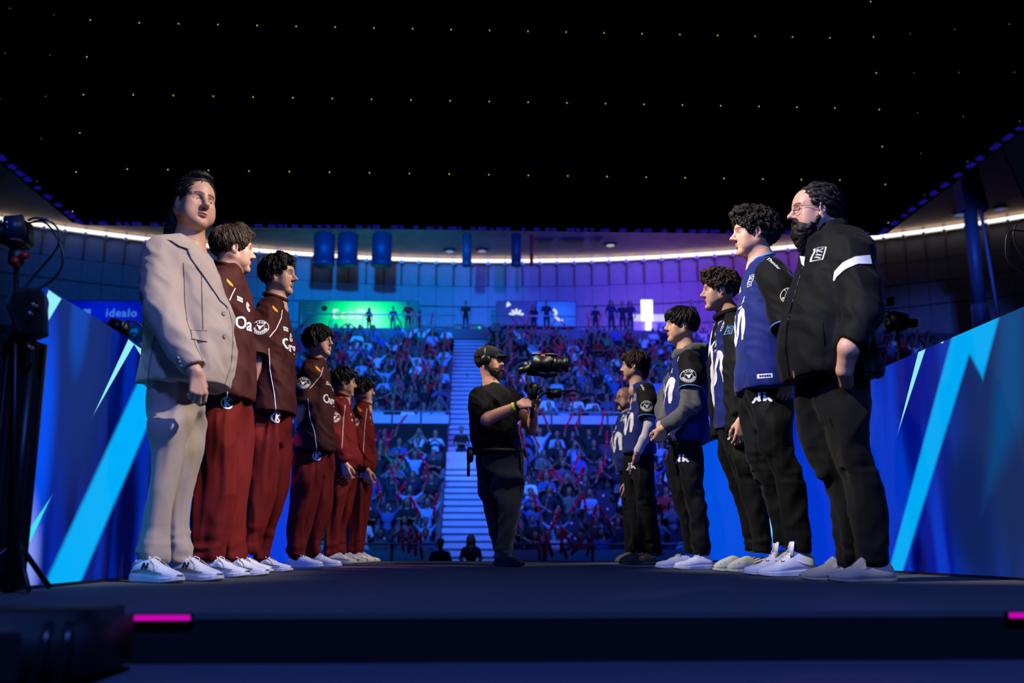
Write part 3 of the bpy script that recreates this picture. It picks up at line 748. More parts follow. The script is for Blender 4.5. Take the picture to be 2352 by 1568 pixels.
# ---- garments
def rows(Y0, R, dy=0.0):
    out = []
    for r in R:
        y, xl, xr, ry = r[:4]; yy = Y0 + dy + (r[4] if len(r) > 4 else 0); a = U(xl, y, yy); b = U(xr, y, yy)
        out.append(((a[2] + b[2]) / 2, (a[0] + b[0]) / 2, yy, (b[0] - a[0]) / 2, ry))
    return out
def pts3(Y0, L): return [U(p[0], p[1], Y0 + p[2]) for p in L]
def fold(V, Q, kind, seed, amp=1.0, hems=()):
    N = normals(V, Q); P = V + seed * 1.37
    rg = lambda s, o=0: .55 - 2 * np.abs(noise3(P, s, o))
    if kind == 'top':
        P = P + 0.05 * np.stack([noise3(P, (4, 4, 4), 11), noise3(P, (4, 4, 4), 15), noise3(P, (4, 4, 4), 19)], 1)
        sh = P.copy(); sh[:, 2] = P[:, 2] + 0.8 * P[:, 0]
        d = 0.008 * (.55 - 2 * np.abs(noise3(sh, (6, 6, 7)))) + 0.005 * noise3(P, (12, 12, 6), 3) + 0.003 * (.55 - 2 * np.abs(noise3(sh, (15, 15, 19), 5)))
    elif kind == 'track':      # smooth sports trousers with bunching at the ankle
        sh = P.copy(); sh[:, 2] = P[:, 2] - 1.1 * P[:, 0]
        d = 0.007 * rg((13, 13, 2)) + 0.006 * (.55 - 2 * np.abs(noise3(sh, (8, 8, 9), 4))) + 0.002 * rg((20, 20, 14), 4)
    else:
        sh = P.copy(); sh[:, 2] = P[:, 2] - 0.7 * P[:, 0]
        d = 0.012 * rg((13, 13, 1.3)) + 0.006 * (.55 - 2 * np.abs(noise3(sh, (9, 9, 5), 4))) + 0.004 * rg((24, 24, 4), 7)
    for z0, spn, a in hems:
        w = np.clip(1 - np.abs(V[:, 2] - z0) / spn, 0, 1); d = d + a * w * (rg((7, 7, 24), 9) + 0.5 * noise3(P, (14, 14, 38), 2))
    return V + N * (d * amp * 1.55)[:, None], Q
def field_for(lofts, chains, h, pad=0.06):
    lo = np.array([9e9] * 3); hi = -lo
    for R in lofts:
        for z, xc, yc, rx, ry in R: lo = np.minimum(lo, (xc - rx, yc - ry, z)); hi = np.maximum(hi, (xc + rx, yc + ry, z))
    for pts, rs in chains:
        for p, r in zip(pts, rs): lo = np.minimum(lo, p - r); hi = np.maximum(hi, p + r)
    return Fld(lo - pad, hi + pad, h)
def garment(lofts, sleeves, h, kind='top', seed=0, amp=1.0, hems=(), k=0.05, n=2.3, cuts=(), carve=()):
    """lofted trunk blended with sleeves; each sleeve (pts, radii, flat end?)"""
    A = field_for(lofts, [(s[0], s[1]) for s in sleeves], h)
    for i, R in enumerate(lofts): A.loft(R, k if i else 0.001, n)
    for s in sleeves:
        B = Fld(A.lo, A.lo, h); B.ax = A.ax; B.F = np.full(A.F.shape, 1.0, dtype=np.float32)
        B.chain(s[0], s[1], 0.015)
        if len(s) < 3 or s[2]:
            d = s[0][-1] - s[0][-2]; d = d / np.linalg.norm(d)
            # flat end, applied only near the cuff
            D = (d[0] * A.ax[0][:, None, None] + d[1] * A.ax[1][None, :, None] + d[2] * A.ax[2][None, None, :]) - d @ s[0][-1]
            near = ((A.ax[0][:, None, None] - s[0][-1][0]) ** 2 + (A.ax[1][None, :, None] - s[0][-1][1]) ** 2 + (A.ax[2][None, None, :] - s[0][-1][2]) ** 2) < (s[1][-1] * 2.2) ** 2
            B.F = np.where(near, np.maximum(B.F, D), B.F).astype(np.float32)
        t = np.clip(0.5 + 0.5 * (A.F - B.F) / 0.03, 0, 1); A.F = (A.F * (1 - t) + B.F * t - 0.03 * t * (1 - t)).astype(np.float32)
    for c in cuts: A.cut(*c)
    for c in carve: A.ell(*c)
    V, Q = A.mesh(2)
    return fold(V, Q, kind, seed, amp, hems)

class Person:
    def __init__(s, label, px, Y0, group):
        x = U(px, 1300, Y0)[0]; s.Y = Y0; s.base = np.array([x, Y0, 0.0]); s.bv = []; s.bq = []; s.bc = []; s.n = 0
        s.root = bpy.data.objects.new('person', bpy.data.meshes.new('person')); COL.objects.link(s.root); s.root.location = s.base
        tag(s.root, label, 'person', group)
    def skin(s, V, Q, C=None, rgb=None):
        C = np.tile(np.array(lin(rgb)), (len(V), 1)) if C is None else C
        s.bv.append(V); s.bq.append(Q + s.n); s.bc.append(C); s.n += len(V)
    def finish(s):
        me = mesh_data('person', np.concatenate(s.bv) - s.base, np.concatenate(s.bq), [SKIN_M], True, None, np.concatenate(s.bc))
        old = s.root.data; s.root.data = me; bpy.data.meshes.remove(old)
    def part(s, name, VQ, m, parent=None, **kw): return obj(name, VQ[0], VQ[1], m, parent or s.root, True, **kw)
    def inner(s, rgb, neck, hip, knees, feet):
        """the body under the clothes"""
        neck, hip = np.array(neck), np.array(hip)
        A = Fld(np.minimum.reduce([neck, hip] + feet) - 0.3, np.maximum.reduce([neck, hip] + feet) + 0.25, 0.02)
        A.seg(neck - (0, 0, .12), hip + (0, 0, .06), 0.07, 0.05, 0.03, 'u', ((0, 1, 0), 1.25)); A.seg(neck, neck - (0, 0, .14), 0.05, 0.07, 0.03)
        for kn, ft in zip(knees, feet): A.chain([hip + (np.array(kn) - hip) * 0.12, kn, ft], [0.030, 0.024, 0.020], 0.03)
        V, Q = A.mesh(1); s.skin(V, Q, None, rgb)
def limb_skin(P, pts, rs, rgb, hand_kw=None, h=0.0045, e=None):
    pts = [np.array(p, float) for p in pts]
    ex = list(pts)
    if hand_kw: dd = np.array(hand_kw['D'], float); ex.append(pts[-1] + dd / np.linalg.norm(dd) * 0.12)
    lo = np.minimum.reduce(ex) - 0.10; hi = np.maximum.reduce(ex) + 0.10
    A = Fld(lo, hi, h); A.chain(pts, rs, 0.01, e)
    tips = None
    if hand_kw: tips = hand(A, pts[-1], **hand_kw)
    V, Q = A.mesh(1); P.skin(V, Q, None, rgb)
    return tips
# ------------------------------------------------------------------ prints shared by the kits
def smoothline(pts, n=6):
    pts = [np.array(p, float) for p in pts]; out = []
    for i in range(len(pts) - 1):
        p0, p1, p2, p3 = pts[max(i - 1, 0)], pts[i], pts[i + 1], pts[min(i + 2, len(pts) - 1)]
        for t in np.linspace(0, 1, n, endpoint=False):
            out.append(0.5 * ((2 * p1) + (-p0 + p2) * t + (2 * p0 - 5 * p1 + 4 * p2 - p3) * t * t + (-p0 + 3 * p1 - 3 * p2 + p3) * t ** 3))
    return out + [pts[-1]]
def merge(*tr):
    V = []; Fc = []
    for v, f in tr:
        n = len(V); V += [tuple(p) for p in v]; Fc += [tuple(i + n for i in q) for q in f]
    return np.array(V, float), Fc
def xform(tr, s=1.0, dx=0.0, dy=0.0, rotd=0.0, flip=1):
    V, Fc = tr; a = math.radians(rotd); V = np.array(V, float) * s; V[:, 0] *= flip
    return np.stack([V[:, 0] * math.cos(a) - V[:, 1] * math.sin(a) + dx, V[:, 0] * math.sin(a) + V[:, 1] * math.cos(a) + dy], 1), Fc
def D_wave():          # the big white wave letter on the navy jerseys
    ln = smoothline([(-.135, -.085), (-.125, .01), (-.085, .085), (-.045, .06), (-.025, -.03), (0.0, -.085), (.03, -.05), (.045, .03), (.075, .09), (.115, .07), (.125, -.02), (.12, -.085)], 5)
    w = np.interp(np.linspace(0, 1, len(ln)), [0, .1, .3, .5, .7, .9, 1], [.030, .050, .048, .040, .048, .050, .030])
    return poly_tris(strip(ln, w))
def disc(cx, cy, r, n=14): return [(cx + r * math.cos(t), cy + r * math.sin(t)) for t in np.linspace(0, 2 * math.pi, n, endpoint=False)]
def D_pair():          # two seated figures back to back
    P = []
    for s in (-1, 1):
        P.append(disc(s * .013, .020, .0085, 10))
        P += [[(s * a, b) for a, b in q] for q in strip(smoothline([(.010, .010), (.014, -.004), (.010, -.020)], 4), .013)]
        P += [[(s * a, b) for a, b in q] for q in strip(smoothline([(.013, -.018), (.028, -.004), (.040, -.018), (.050, -.022)], 4), [.012] * 12 + [.006])]
    return poly_tris(P)
def D_ring():          # circled letter on the maroon trousers
    return poly_tris(arc(0, 0, .024, .032, 20, 350, 26) + strip([(-.008, .024), (-.008, -.022)], .010) + strip([(.014, .018), (-.004, 0), (.018, -.020)], .010))
def D_badge():
    tr = [poly_tris(arc(0, 0, .0425, .0455, 0, 360, 40) + arc(0, 0, .024, .0255, 0, 360, 30))]
    for i, ch in enumerate('TEAM'):
        a = 90 + (1.5 - i) * 24; tr.append(xform(text_tris(ch, .019), 1, .034 * math.cos(math.radians(a)), .034 * math.sin(math.radians(a)), a - 90))
    for a in (195, 212, 229, 246, 263, 280, 297, 314, 331, 345):
        tr.append(xform(poly_tris([[(-.0035, -.006), (.0035, -.006), (.0035, .006), (-.0035, .006)]]), 1, .034 * math.cos(math.radians(a)), .034 * math.sin(math.radians(a)), a - 90))
    tr.append(poly_tris([[(-.004, -.016), (.004, -.016), (.010, .0), (.007, .008), (-.007, .008), (-.010, 0)], [(-.018, .016), (-.016, .004), (-.007, .004), (-.007, .009)], [(.018, .016), (.007, .009), (.007, .004), (.016, .004)]]))
    return merge(*tr)
def D_block(w, h, rows_=2, n=5):
    P = []
    for r in range(rows_):
        for i in range(n):
            x0 = -w / 2 + i * w / n; y1 = h / 2 - r * h / rows_; P.append([(x0 + w / n * .1, y1 - h / rows_ * .85), (x0 + w / n * .9, y1 - h / rows_ * .85), (x0 + w / n * .9, y1 - h / rows_ * .1), (x0 + w / n * .1, y1 - h / rows_ * .1)])
    return poly_tris(P)
def D_crest():         # outlined upright crest with zigzag letters
    P = strip([(-.018, -.034), (.018, -.034), (.018, .034), (-.018, .034), (-.018, -.036)], .005)
    P += strip([(-.010, .026), (-.010, .006)], .005) + strip([(.010, .026), (-.008, .015), (.010, .006)], .005) + strip([(-.010, -.003), (.010, -.010), (-.010, -.016), (.010, -.026)], .006)
    return poly_tris(P)
def D_rider(): return poly_tris([[(-.02, -.012), (-.004, -.006), (.004, .014), (.012, .016), (.010, .002), (.022, -.012), (.008, -.006), (-.002, -.012)]])
M_WHITE = fabric('white_print', (232, 232, 236), 0.7, 0.03); M_FLAME = mat('flame_print', (240, 150, 30), 0.7, 0, 0.0, 60, 0.5)
def fdir(a): a = math.radians(a); return np.array([math.cos(a), math.sin(a), 0]), np.array([-math.sin(a), math.cos(a), 0]), np.array([0, 0, 1.0])

def foot(P, kind, xh, xt, dy, yaw, mu, ms, ml=None, L=None):
    a = U(xh, 1300, P.Y + dy); b = U(xt, 1300, P.Y + dy); ln = L or abs(b[0] - a[0]) / max(abs(math.cos(math.radians(yaw))), 0.3)
    return shoe(P.root, kind, (a[0], P.Y + dy, 0), yaw, ln, mu, ms, ml)
def headat(nose_x, chin_y, Y, yaw, s, pitch=0, roll=0, dy=0.0):
    a = U(nose_x, chin_y, Y + dy); R = rot(yaw, pitch, roll); c = np.array([a[0] - R[0, 0] * .122 * s, Y + dy, a[2] + .122 * s])
    return Head(c, yaw, pitch, s, roll)
def bodyheads(P, H, neck, f, gaze=0.0):
    nb = U(neck[0], neck[1], P.Y + (neck[2] if len(neck) > 2 else 0)); V, Q, C = build_head(H, nb, f, 0.0035 if P.Y < 6.2 else 0.0045)
    P.skin(V, Q, C); eyes(H, P.root, gaze); return nb
def trousers(P, hips, near, far, m, kind='drape', seed=1, amp=1.0, dyn=-.09, dyf=.09, h=None, hem=0.010, name='trousers'):
    Y = P.Y; h = h or (0.0095 if Y < 6.2 else 0.012); sh = lambda L, d: [(*q, d) for q in L]
    def n0(leg):
        out = []; n = max(1, len(hips) - 2)
        for i, q in enumerate(hips[:-1]):
            t = .75 * i / n; ins = .08 * (1 - i / n) * (q[2] - q[1]); xl, xr = q[1] + ins, q[2] - ins
            out.append((q[0], xl + (leg[0][1] - xl) * t, xr + (leg[0][2] - xr) * t, .084))
        return out
    hin = [(q[0], q[1] + (q[2] - q[1]) * (.09 + .09 * i), q[2] - (q[2] - q[1]) * (.09 + .09 * i), q[3] * .82) for i, q in enumerate(hips)]
    R = [rows(Y, sh(n0(near), -.35 * dyn) + near, dyn), rows(Y, sh(n0(far), -.35 * dyf) + far, dyf), rows(Y, hin)]
    ad = .004 if m is M_WINE else -.003; R = [[(z, xc, yc, rx + ad, ry - .004) for z, xc, yc, rx, ry in q] for q in R]; z0 = min(r[0] for r in R[0]); hm = [(z0 + .05, .12, hem)] + ([(z0 + .40, .14, .005)] if kind == 'track' else [])
    VQ = garment(R, [], h, kind, seed, amp, hm, 0.03, 2.2); o = P.part(name, VQ, m); return o, bvh(*VQ)
def knees_of(P, near, far):
    def mid(rw, dy, i): r = rows(P.Y, rw, dy)[i]; return np.array([r[1], r[2], r[0]])
    k = [(mid(near, -.09, 2), mid(near, -.09, -1)), (mid(far, .09, 2), mid(far, .09, -1))]
    return [q[0] for q in k], [q[1] for q in k]

M_MAROON = fabric('maroon_jersey', (60, 25, 23), 0.7, 0.06, 700, 0.2, 0.0); M_WINE = fabric('wine_trousers', (92, 17, 16), 0.8, 0.06, 600, 0.2, 0.0)
M_WINEJ = fabric('wine_jacket', (100, 20, 20), 0.8, 0.06, 600, 0.2, 0.0); M_RIM = fabric('rust_lining', (178, 70, 36), 0.7)
M_SHOEW = mat('white_leather', (225, 225, 230), 0.45, 0, 0.1, 120, 0.03); M_SOLEW = mat('white_rubber', (214, 214, 216), 0.6); M_LACE = mat('white_lace', (230, 230, 232), 0.8)
M_GREYM = mat('grey_mesh', (150, 150, 158), 0.7, 0, 0.3, 300, 0.1); M_CREAM = mat('cream_leather', (214, 206, 184), 0.5, 0, 0.1, 120, 0.04); M_CREAMS = mat('cream_rubber', (200, 192, 170), 0.6)
M_BLACKD = mat('black_detail', (20, 20, 24), 0.5)

def runner_trim(T, so, L, near, letter=True):
    """overlays of a running shoe and its side letter"""
    for s in ((-1, 1)):
        mb = MB(); mb.tube([T(.12, s * .128, .14), T(.3, s * .128, .17), T(.48, s * .135, .17), T(.62, s * .150, .145), T(.8, s * .15, .125)], .011 * L, 5); mb.tube([T(.62, s * .14, .16), T(.55, s * .105, .23), T(.45, s * .085, .285)], .010 * L, 5)
        mb.tube([T(.06, s * .10, .16), T(.08, s * .10, .24), T(.16, s * .105, .29)], .012 * L, 5); mb.build('overlay', M_GREYM, so, True)
        if letter:
            m2 = MB(); q = lambda a, b: T(.40 + a, s * (.131 - b * .14), .215 + b)
            m2.tube([q(-.06, -.045), q(-.035, .045)], .014 * L, 4); m2.tube([q(-.035, .045), q(.03, -.045)], .014 * L, 4); m2.tube([q(.03, -.045), q(.055, .045)], .014 * L, 4); m2.build('side_letter', M_BLACKD, so)
    MB().obox(T(.02, 0, .06), (T(1, 0, 0) - T(0, 0, 0)) * .05, (T(0, 1, 0) - T(0, 0, 0)) * .09, np.array([0, 0, 1.0]) * .03 * L, .2).build('heel_pad', M_BLACKD, so)
    MB().obox(T(.965, 0.0, .075), (T(1, 0, 0) - T(0, 0, 0)) * .045, (T(0, 1, 0) - T(0, 0, 0)) * .055, np.array([0, 0, 1.0]) * .035 * L, .3).build('toe_guard', M_BLACKD, so, True)

# ------------------------------------------------------------------ left row
GL, GR = 'row of people in maroon on the left', 'row of people in navy and black on the right'
def left_first():
    Y = 4.4; P = Person('man in a beige blazer with long black hair, nearest on the left', 385, Y, GL); r = P.root
    mj = fabric('beige_wool', (180, 160, 141), 0.9, 0.06, 900, 0.35, 0.25)
    top_r = [(553, 382, 438, .07), (562, 361, 455, .15), (580, 345, 472, .20), (610, 336, 492, .215), (660, 334, 513, .21), (717, 336, 534, .205), (776, 334, 540, .205), (838, 327, 538, .21), (888, 320, 522, .21)]
    S = pts3(Y, [(368, 590, -.17), (371, 715, -.235), (404, 775, -.265), (444, 846, -.28)])
    S2 = pts3(Y, [(440, 595, .19), (462, 715, .24), (490, 845, .2)])
    VQ = garment([rows(Y, top_r)], [(S, [.085, .078, .068, .056]), (S2, [.08, .07, .055])], .0095, 'top', 1, .9); tr = bvh(*VQ)
    j = P.part('blazer', VQ, mj); f, u, v = fdir(-42)
    ctr = U(500, 700, Y - .1)
    # lapel, button line, pocket flap, buttons, cuff buttons
    md = fabric('beige_lapel', (174, 154, 136), 0.9, 0.06, 900, 0.35, 0.25)
    decal_px('lapel', [[(424, 556), (436, 560), (478, 612), (512, 664), (524, 708), (505, 690), (472, 640), (440, 596)]], tr, md, j, .008)
    decal_px('collar', [[(383, 548), (400, 552), (426, 560), (436, 574), (412, 566)]], tr, md, j, .010)
    decal_px('pocket_flap', [[(438, 759), (474, 761), (475, 784), (440, 778)]], tr, md, j, .007)
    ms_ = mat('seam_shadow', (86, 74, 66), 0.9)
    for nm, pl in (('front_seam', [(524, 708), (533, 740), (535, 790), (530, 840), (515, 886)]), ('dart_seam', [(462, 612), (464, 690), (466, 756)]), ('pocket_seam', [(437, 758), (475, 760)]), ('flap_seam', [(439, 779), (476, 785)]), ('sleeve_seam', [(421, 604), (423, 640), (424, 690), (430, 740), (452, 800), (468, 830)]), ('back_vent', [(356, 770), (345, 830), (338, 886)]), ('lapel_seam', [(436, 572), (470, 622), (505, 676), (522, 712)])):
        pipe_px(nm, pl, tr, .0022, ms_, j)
    for (x, y) in ((513, 719), (515, 771)):
        c, n_ = hit(tr, x, y); MB().lathe(c, n_, ((-.004, .011), (.004, .011), (.006, .009), (.003, .005)), 14).build('button', mat('button_grey', (150, 140, 132), 0.35), j, True)
    for i in range(4):
        h_ = tr.ray_cast(Vector(CO), Vector(ray(409 + i * 3.6, 822 + i * 9)).normalized())
        if h_[0] is not None: MB().lathe(h_[0], h_[1], ((-.003, .007), (.004, .007)), 10).build('cuff_button', MATS['button_grey'], j, True)
    # shirt tail and chest opening
    P.part('undershirt', garment([rows(Y, [(545, 405, 452, .05), (575, 410, 470, .07), (640, 430, 486, .09), (720, 450, 512, .1)])], [], .012, 'top', 3, .3), mat('black_shirt', (14, 13, 16), 0.9))
    hips = [(868, 332, 505, .17), (900, 327, 487, .17), (950, 334, 482, .17), (990, 342, 474, .16)]
    near = [(965, 338, 440, .095), (1042, 345, 424, .095), (1092, 345, 412, .09), (1175, 331, 396, .085), (1230, 323, 389, .08), (1262, 317, 389, .087), (1294, 319, 388, .087)]
    far = [(965, 394, 472, .09), (1042, 385, 462, .09), (1092, 381, 446, .085), (1159, 377, 432, .08), (1225, 384, 430, .078), (1262, 388, 442, .084), (1292, 392, 442, .084)]
    mt = fabric('taupe_wool', (156, 140, 128), 0.9, 0.06, 900, 0.3, 0.2)
    o_, trt = trousers(P, hips, near, far, mt, 'drape', 2, .9, hem=.010)
    ml = M_LACE
    for (xh, xt, dy, s) in ((312, 433, -.12, -1), (404, 501, .08, 1)):
        so, T = foot(P, 'runner', xh, xt, dy, -38, M_SHOEW, M_SOLEW, ml, .298); runner_trim(T, so, .298, s)
    sk = (190, 142, 114)
    H = headat(487, 532, Y, -46, 1.03, 2, -4, -.02)
    nb = bodyheads(P, H, (434, 562), dict(skin=sk, jaw=1.15, fat=1.15, open=.75, brow=.0058, brow_rgb=(26, 20, 20), lips=(150, 84, 80), nose=1.0), .12)
    build_hair(H, r, (13, 12, 15), ((-.024, 0, .040), (.112, .090, .102)), noise=(.003, 50), locks=(420, .085, .002, .0034), nape=-.07, flow='back', seed=2, face=((.105, 0, -.040), (.078, .090, .094)),
               extra=(('s', (-.085, 0, .02), (-.105, .0, -.06), .056, .054, .03), ('s', (-.105, 0, -.06), (-.104, -.01, -.175), .054, .042, .02), ('s', (-.06, -.055, -.03), (-.074, -.06, -.16), .034, .026, .02), ('s', (-.06, .05, -.03), (-.062, .055, -.16), .028, .020, .02), ('e', (.035, 0, .122), (.05, .05, .022), .02)))
    MB().lathe(H.W((-.004, -.083, -.040)), H.R[:, 0], ((-.004, .0055), (.004, .0055)), 10).build('ear_ring', mat('silver', (220, 220, 225), 0.2, 1.0), r, True)
    limb_skin(P, [S[2] + (S[3] - S[2]) * .3, S[3] + (0.0, 0, -.004), U(452, 856, Y - .285)], [.032, .029, .026], sk, dict(D=(.12, -.02, -1), N=(-.45, .88, .1), size=.93, curl=(46, 50, 52, 54), spread=2, thumb=(24, 26), left=False), .0036)
    kn, ft = knees_of(P, near, far); P.inner(sk, nb - (0, 0, .06), U(410, 930, Y), kn, ft); P.finish()
left_first()

def maroon(label, Y, px, top_r, sleeve, hand_end, hips, near, far, head, neck, face, hair, feet, psi, ring, badge=None, crest=None, cord=(), jacket=False, txt=None, seed=1, spec_arm=None, glass=False, shoe_k='court', flame=None):
    P = Person(label, px, Y, GL); r = P.root; h = .0095 if Y < 6.2 else .012
    S = pts3(Y, sleeve[0]); mt_ = M_WINEJ if jacket else M_MAROON
    Sf = [p + np.array([.02, 2 * (Y - p[1]), 0]) for p in S]
    VQ = garment([rows(Y, top_r)], [(S, sleeve[1]), (Sf, sleeve[1])], h, 'top', seed, 1.2 if not jacket else 1.35); tr = bvh(*VQ)
    j = P.part('track_jacket' if jacket else 'jersey', VQ, mt_); f, u, v = fdir(psi)
    mid = rows(Y, top_r)
    def zat(y): return U(px, y, Y)[2]
    def cx(y): return float(np.interp(-y, [-q[0] for q in top_r][::-1], [m[1] for m in mid][::-1]))
    if txt:
        tx, y, size, du = txt; decal('chest_print', xform(text_tris(tx, size, .98), 1, du, 0), (cx(y), Y, zat(y)), u, v, tr, M_WHITE, j, .0025, .014, .4)
    for (pl, y, du, m) in (crest or ()): decal('chest_emblem', pl, (cx(y) + u[0] * du, Y + u[1] * du, zat(y)), u, v, tr, m, j, .0025, .014, .4)
    if badge:
        c = hit(tr, *badge)[0]; decal('sleeve_badge', D_badge(), c, (1, 0, 0), (0, 0, 1), tr, M_WHITE, j, .0025, .012, .5)
    for cd in cord: pipe_px('white_piping', cd, tr, .0032, M_WHITE, j)
    if flame:
        o = hit(tr, *flame)[0]; k = .0016 * Y / 5
        decal('collar_flame', poly_tris([[(-9 * k, 10 * k), (-2 * k, 4 * k), (6 * k, -4 * k), (9 * k, -12 * k), (2 * k, -10 * k), (-7 * k, 0)]]), o, (1, 0, 0), (0, 0, 1), tr, M_FLAME, j, .003, .012, .5)
    a = S[-1]; fp = [S[-2] + (a - S[-2]) * .6] + [U(x, y, Y + d) for x, y, d in hand_end]
    kw = dict(D=(.25, .15, -1), N=(.3, .9, 0), size=.95, curl=(30, 34, 38, 40), left=False) if not spec_arm else spec_arm
    limb_skin(P, fp, [.040] + [.036, .030, .027][:len(fp) - 1] if len(fp) > 2 else [.034, .028], face['skin'], kw, .0042)
    nb = bodyheads(P, head, neck, face)
    # turned collar
    c0 = nb + np.array([0, 0, .012]); mb = MB(); pts = []
    for t in np.linspace(0, 2 * math.pi, 25): pts.append(c0 + np.array([math.cos(t) * .066, math.sin(t) * .066, .012 - .020 * math.cos(t - math.radians(psi))]))
    mb.tube(pts, .013, 8, False); mb.build('collar', mt_, j, True)
    mb = MB(); mb.tube([p + np.array([0, 0, .012]) - (p - c0) * .10 for p in pts], .005, 6, False); mb.build('collar_lining', M_RIM, j, True)
    o_, trt = trousers(P, hips, near, far, M_WINE, 'drape', seed + 4, 1.0, hem=.009)
    dv = np.array([.55, -.83, 0]); uu = np.array([.83, .55, 0])
    if ring: c = hit(trt, *ring)[0]; c = U(ring[0], ring[1], Y - .15) if c is None else c; decal('trouser_emblem', D_ring(), c, uu, (0, 0, 1), trt, M_WHITE, o_, .003, .012, .4)
    for (xh, xt, dy, yw, L) in feet:
        cr = shoe_k == 'cream'; so, T = foot(P, 'runner' if shoe_k != 'court' else 'court', xh, xt, dy, yw, M_CREAM if cr else M_SHOEW, M_CREAMS if cr else M_SOLEW, M_LACE, L)
        if shoe_k != 'court': runner_trim(T, so, L, -1, False)
    kn, ft = knees_of(P, near, far); hp = rows(Y, hips)[1]; P.inner(face['skin'], nb - (0, 0, .06), (hp[1], Y, hp[0]), kn, ft)
    hair(P, head)
    if glass: glasses(head, r, (10, 10, 12), .0215, .0019)
    P.finish(); return P, tr, j

blk = D_block(.055, .020, 1, 6)
crestL = lambda y1, y2: ((D_block(.058, .028, 2, 6), y1, -.085, M_WHITE), (xform(D_ring(), .8), y2 - 14, .005, M_WHITE))
def hairA(P, H): build_hair(H, P.root, (52, 34, 22), ((-.016, 0, .045), (.114, .090, .103)), noise=(.004, 60), locks=(620, .07, .002, .0036), nape=-.062, seed=5, extra=(('s', (.03, -.03, .125), (.095, 0.0, .095), .03, .018, .02), ('s', (.03, .03, .125), (.09, .03, .09), .03, .016, .02)))
maroon('man in maroon jersey turned away behind the beige blazer', 5.08, 530,
       [(612, 500, 546, .06), (630, 489, 557, .14), (655, 480, 564, .19), (700, 474, 575, .215), (760, 472, 580, .21), (830, 473, 580, .20), (900, 475, 580, .20), (920, 476, 579, .2)],
       ([(500, 665, -.17), (492, 730, -.22), (488, 800, -.24)], [.085, .08, .078]), [(482, 860, -.1), (490, 885, 0.0)],
       [(895, 480, 578, .165), (930, 477, 578, .175), (990, 475, 577, .17)],
       [(970, 474, 545, .09), (1076, 461, 545, .10), (1159, 447, 535, .10), (1241, 442, 520, .095), (1286, 440, 514, .095)],
       [(970, 505, 577, .09), (1092, 510, 573, .10), (1175, 512, 563, .095), (1241, 516, 556, .09), (1286, 519, 561, .09)],
       headat(580, 624, 5.08, 24, .94, 3), (523, 622), dict(skin=(198, 150, 128), jaw=.95, brow_rgb=(70, 48, 32), brow=.004), hairA,
       [(462, 574, -.10, -28, .285), (505, 607, .10, -24, .285)], -20, (522, 925), None, crestL(700, 722), [[(540, 662), (533, 676), (527, 690)], [(522, 880), (522, 900), (522, 916)]],
       txt=('Oarg', 755, .088, -.045), seed=3, shoe_k='runner', flame=(528, 648))
def hairB(P, H): build_hair(H, P.root, (38, 24, 16), ((-.016, 0, .045), (.116, .091, .104)), noise=(.007, 42), locks=(560, .075, .005, .0040), nape=-.085, seed=8, ears=False,
    extra=(('s', (.02, .02, .125), (.09, -.03, .092), .034, .02, .02), ('s', (.02, -.04, .12), (.06, -.075, .05), .03, .014, .02), ('e', (-.03, -.072, .01), (.045, .02, .05), .02)), carve=(((.020, -.094, -.020), (.026, .024, .030)),))
maroon('man in maroon jersey with wavy brown hair, third in the left row', 5.82, 612,
       [(684, 606, 650, .06), (700, 595, 657, .13), (720, 586, 661, .18), (760, 583, 668, .21), (810, 585, 673, .2), (880, 581, 674, .2), (952, 577, 676, .2)],
       ([(602, 735, -.17), (594, 775, -.215), (590, 820, -.235)], [.082, .078, .075]), [(583, 868, -.15), (580, 900, -.02)],
       [(935, 578, 675, .165), (970, 577, 674, .17), (1020, 580, 670, .16)],
       [(1000, 578, 640, .085), (1059, 574, 640, .09), (1125, 568, 632, .09), (1192, 560, 612, .085), (1270, 553, 590, .08)],
       [(1000, 600, 672, .085), (1059, 600, 666, .09), (1125, 600, 656, .09), (1192, 596, 640, .085), (1258, 588, 620, .08), (1286, 588, 616, .08)],
       headat(682, 676, 5.82, -10, .93, 2), (632, 692), dict(skin=(204, 156, 132), jaw=.95, nose=1.2, brow_rgb=(44, 30, 22), chin=.004), hairB,
       [(528, 623, -.10, -22, .272), (572, 666, .10, -18, .272)], -14, (637, 958), (597, 751), crestL(765, 790), [[(648, 712), (646, 730), (634, 756), (618, 775)], [(617, 800), (620, 850), (630, 905), (634, 948)]],
       txt=('Oarg', 800, .088, -.045), seed=6, shoe_k='runner', flame=(632, 708))
def hairC(P, H): build_hair(H, P.root, (30, 22, 17), ((-.012, 0, .034), (.124, .098, .112)), noise=(.0035, 70), locks=(620, .075, .0, .0036), nape=-.070, seed=11, ears=False, face=((.125, 0, -.045), (.080, .075, .090)),
    extra=(('s', (-.02, -.085, .03), (.0, -.086, -.035), .03, .02, .02), ('s', (-.02, .085, .03), (.0, .086, -.035), .03, .02, .02), ('e', (.075, 0, .065), (.038, .070, .032), .02)))
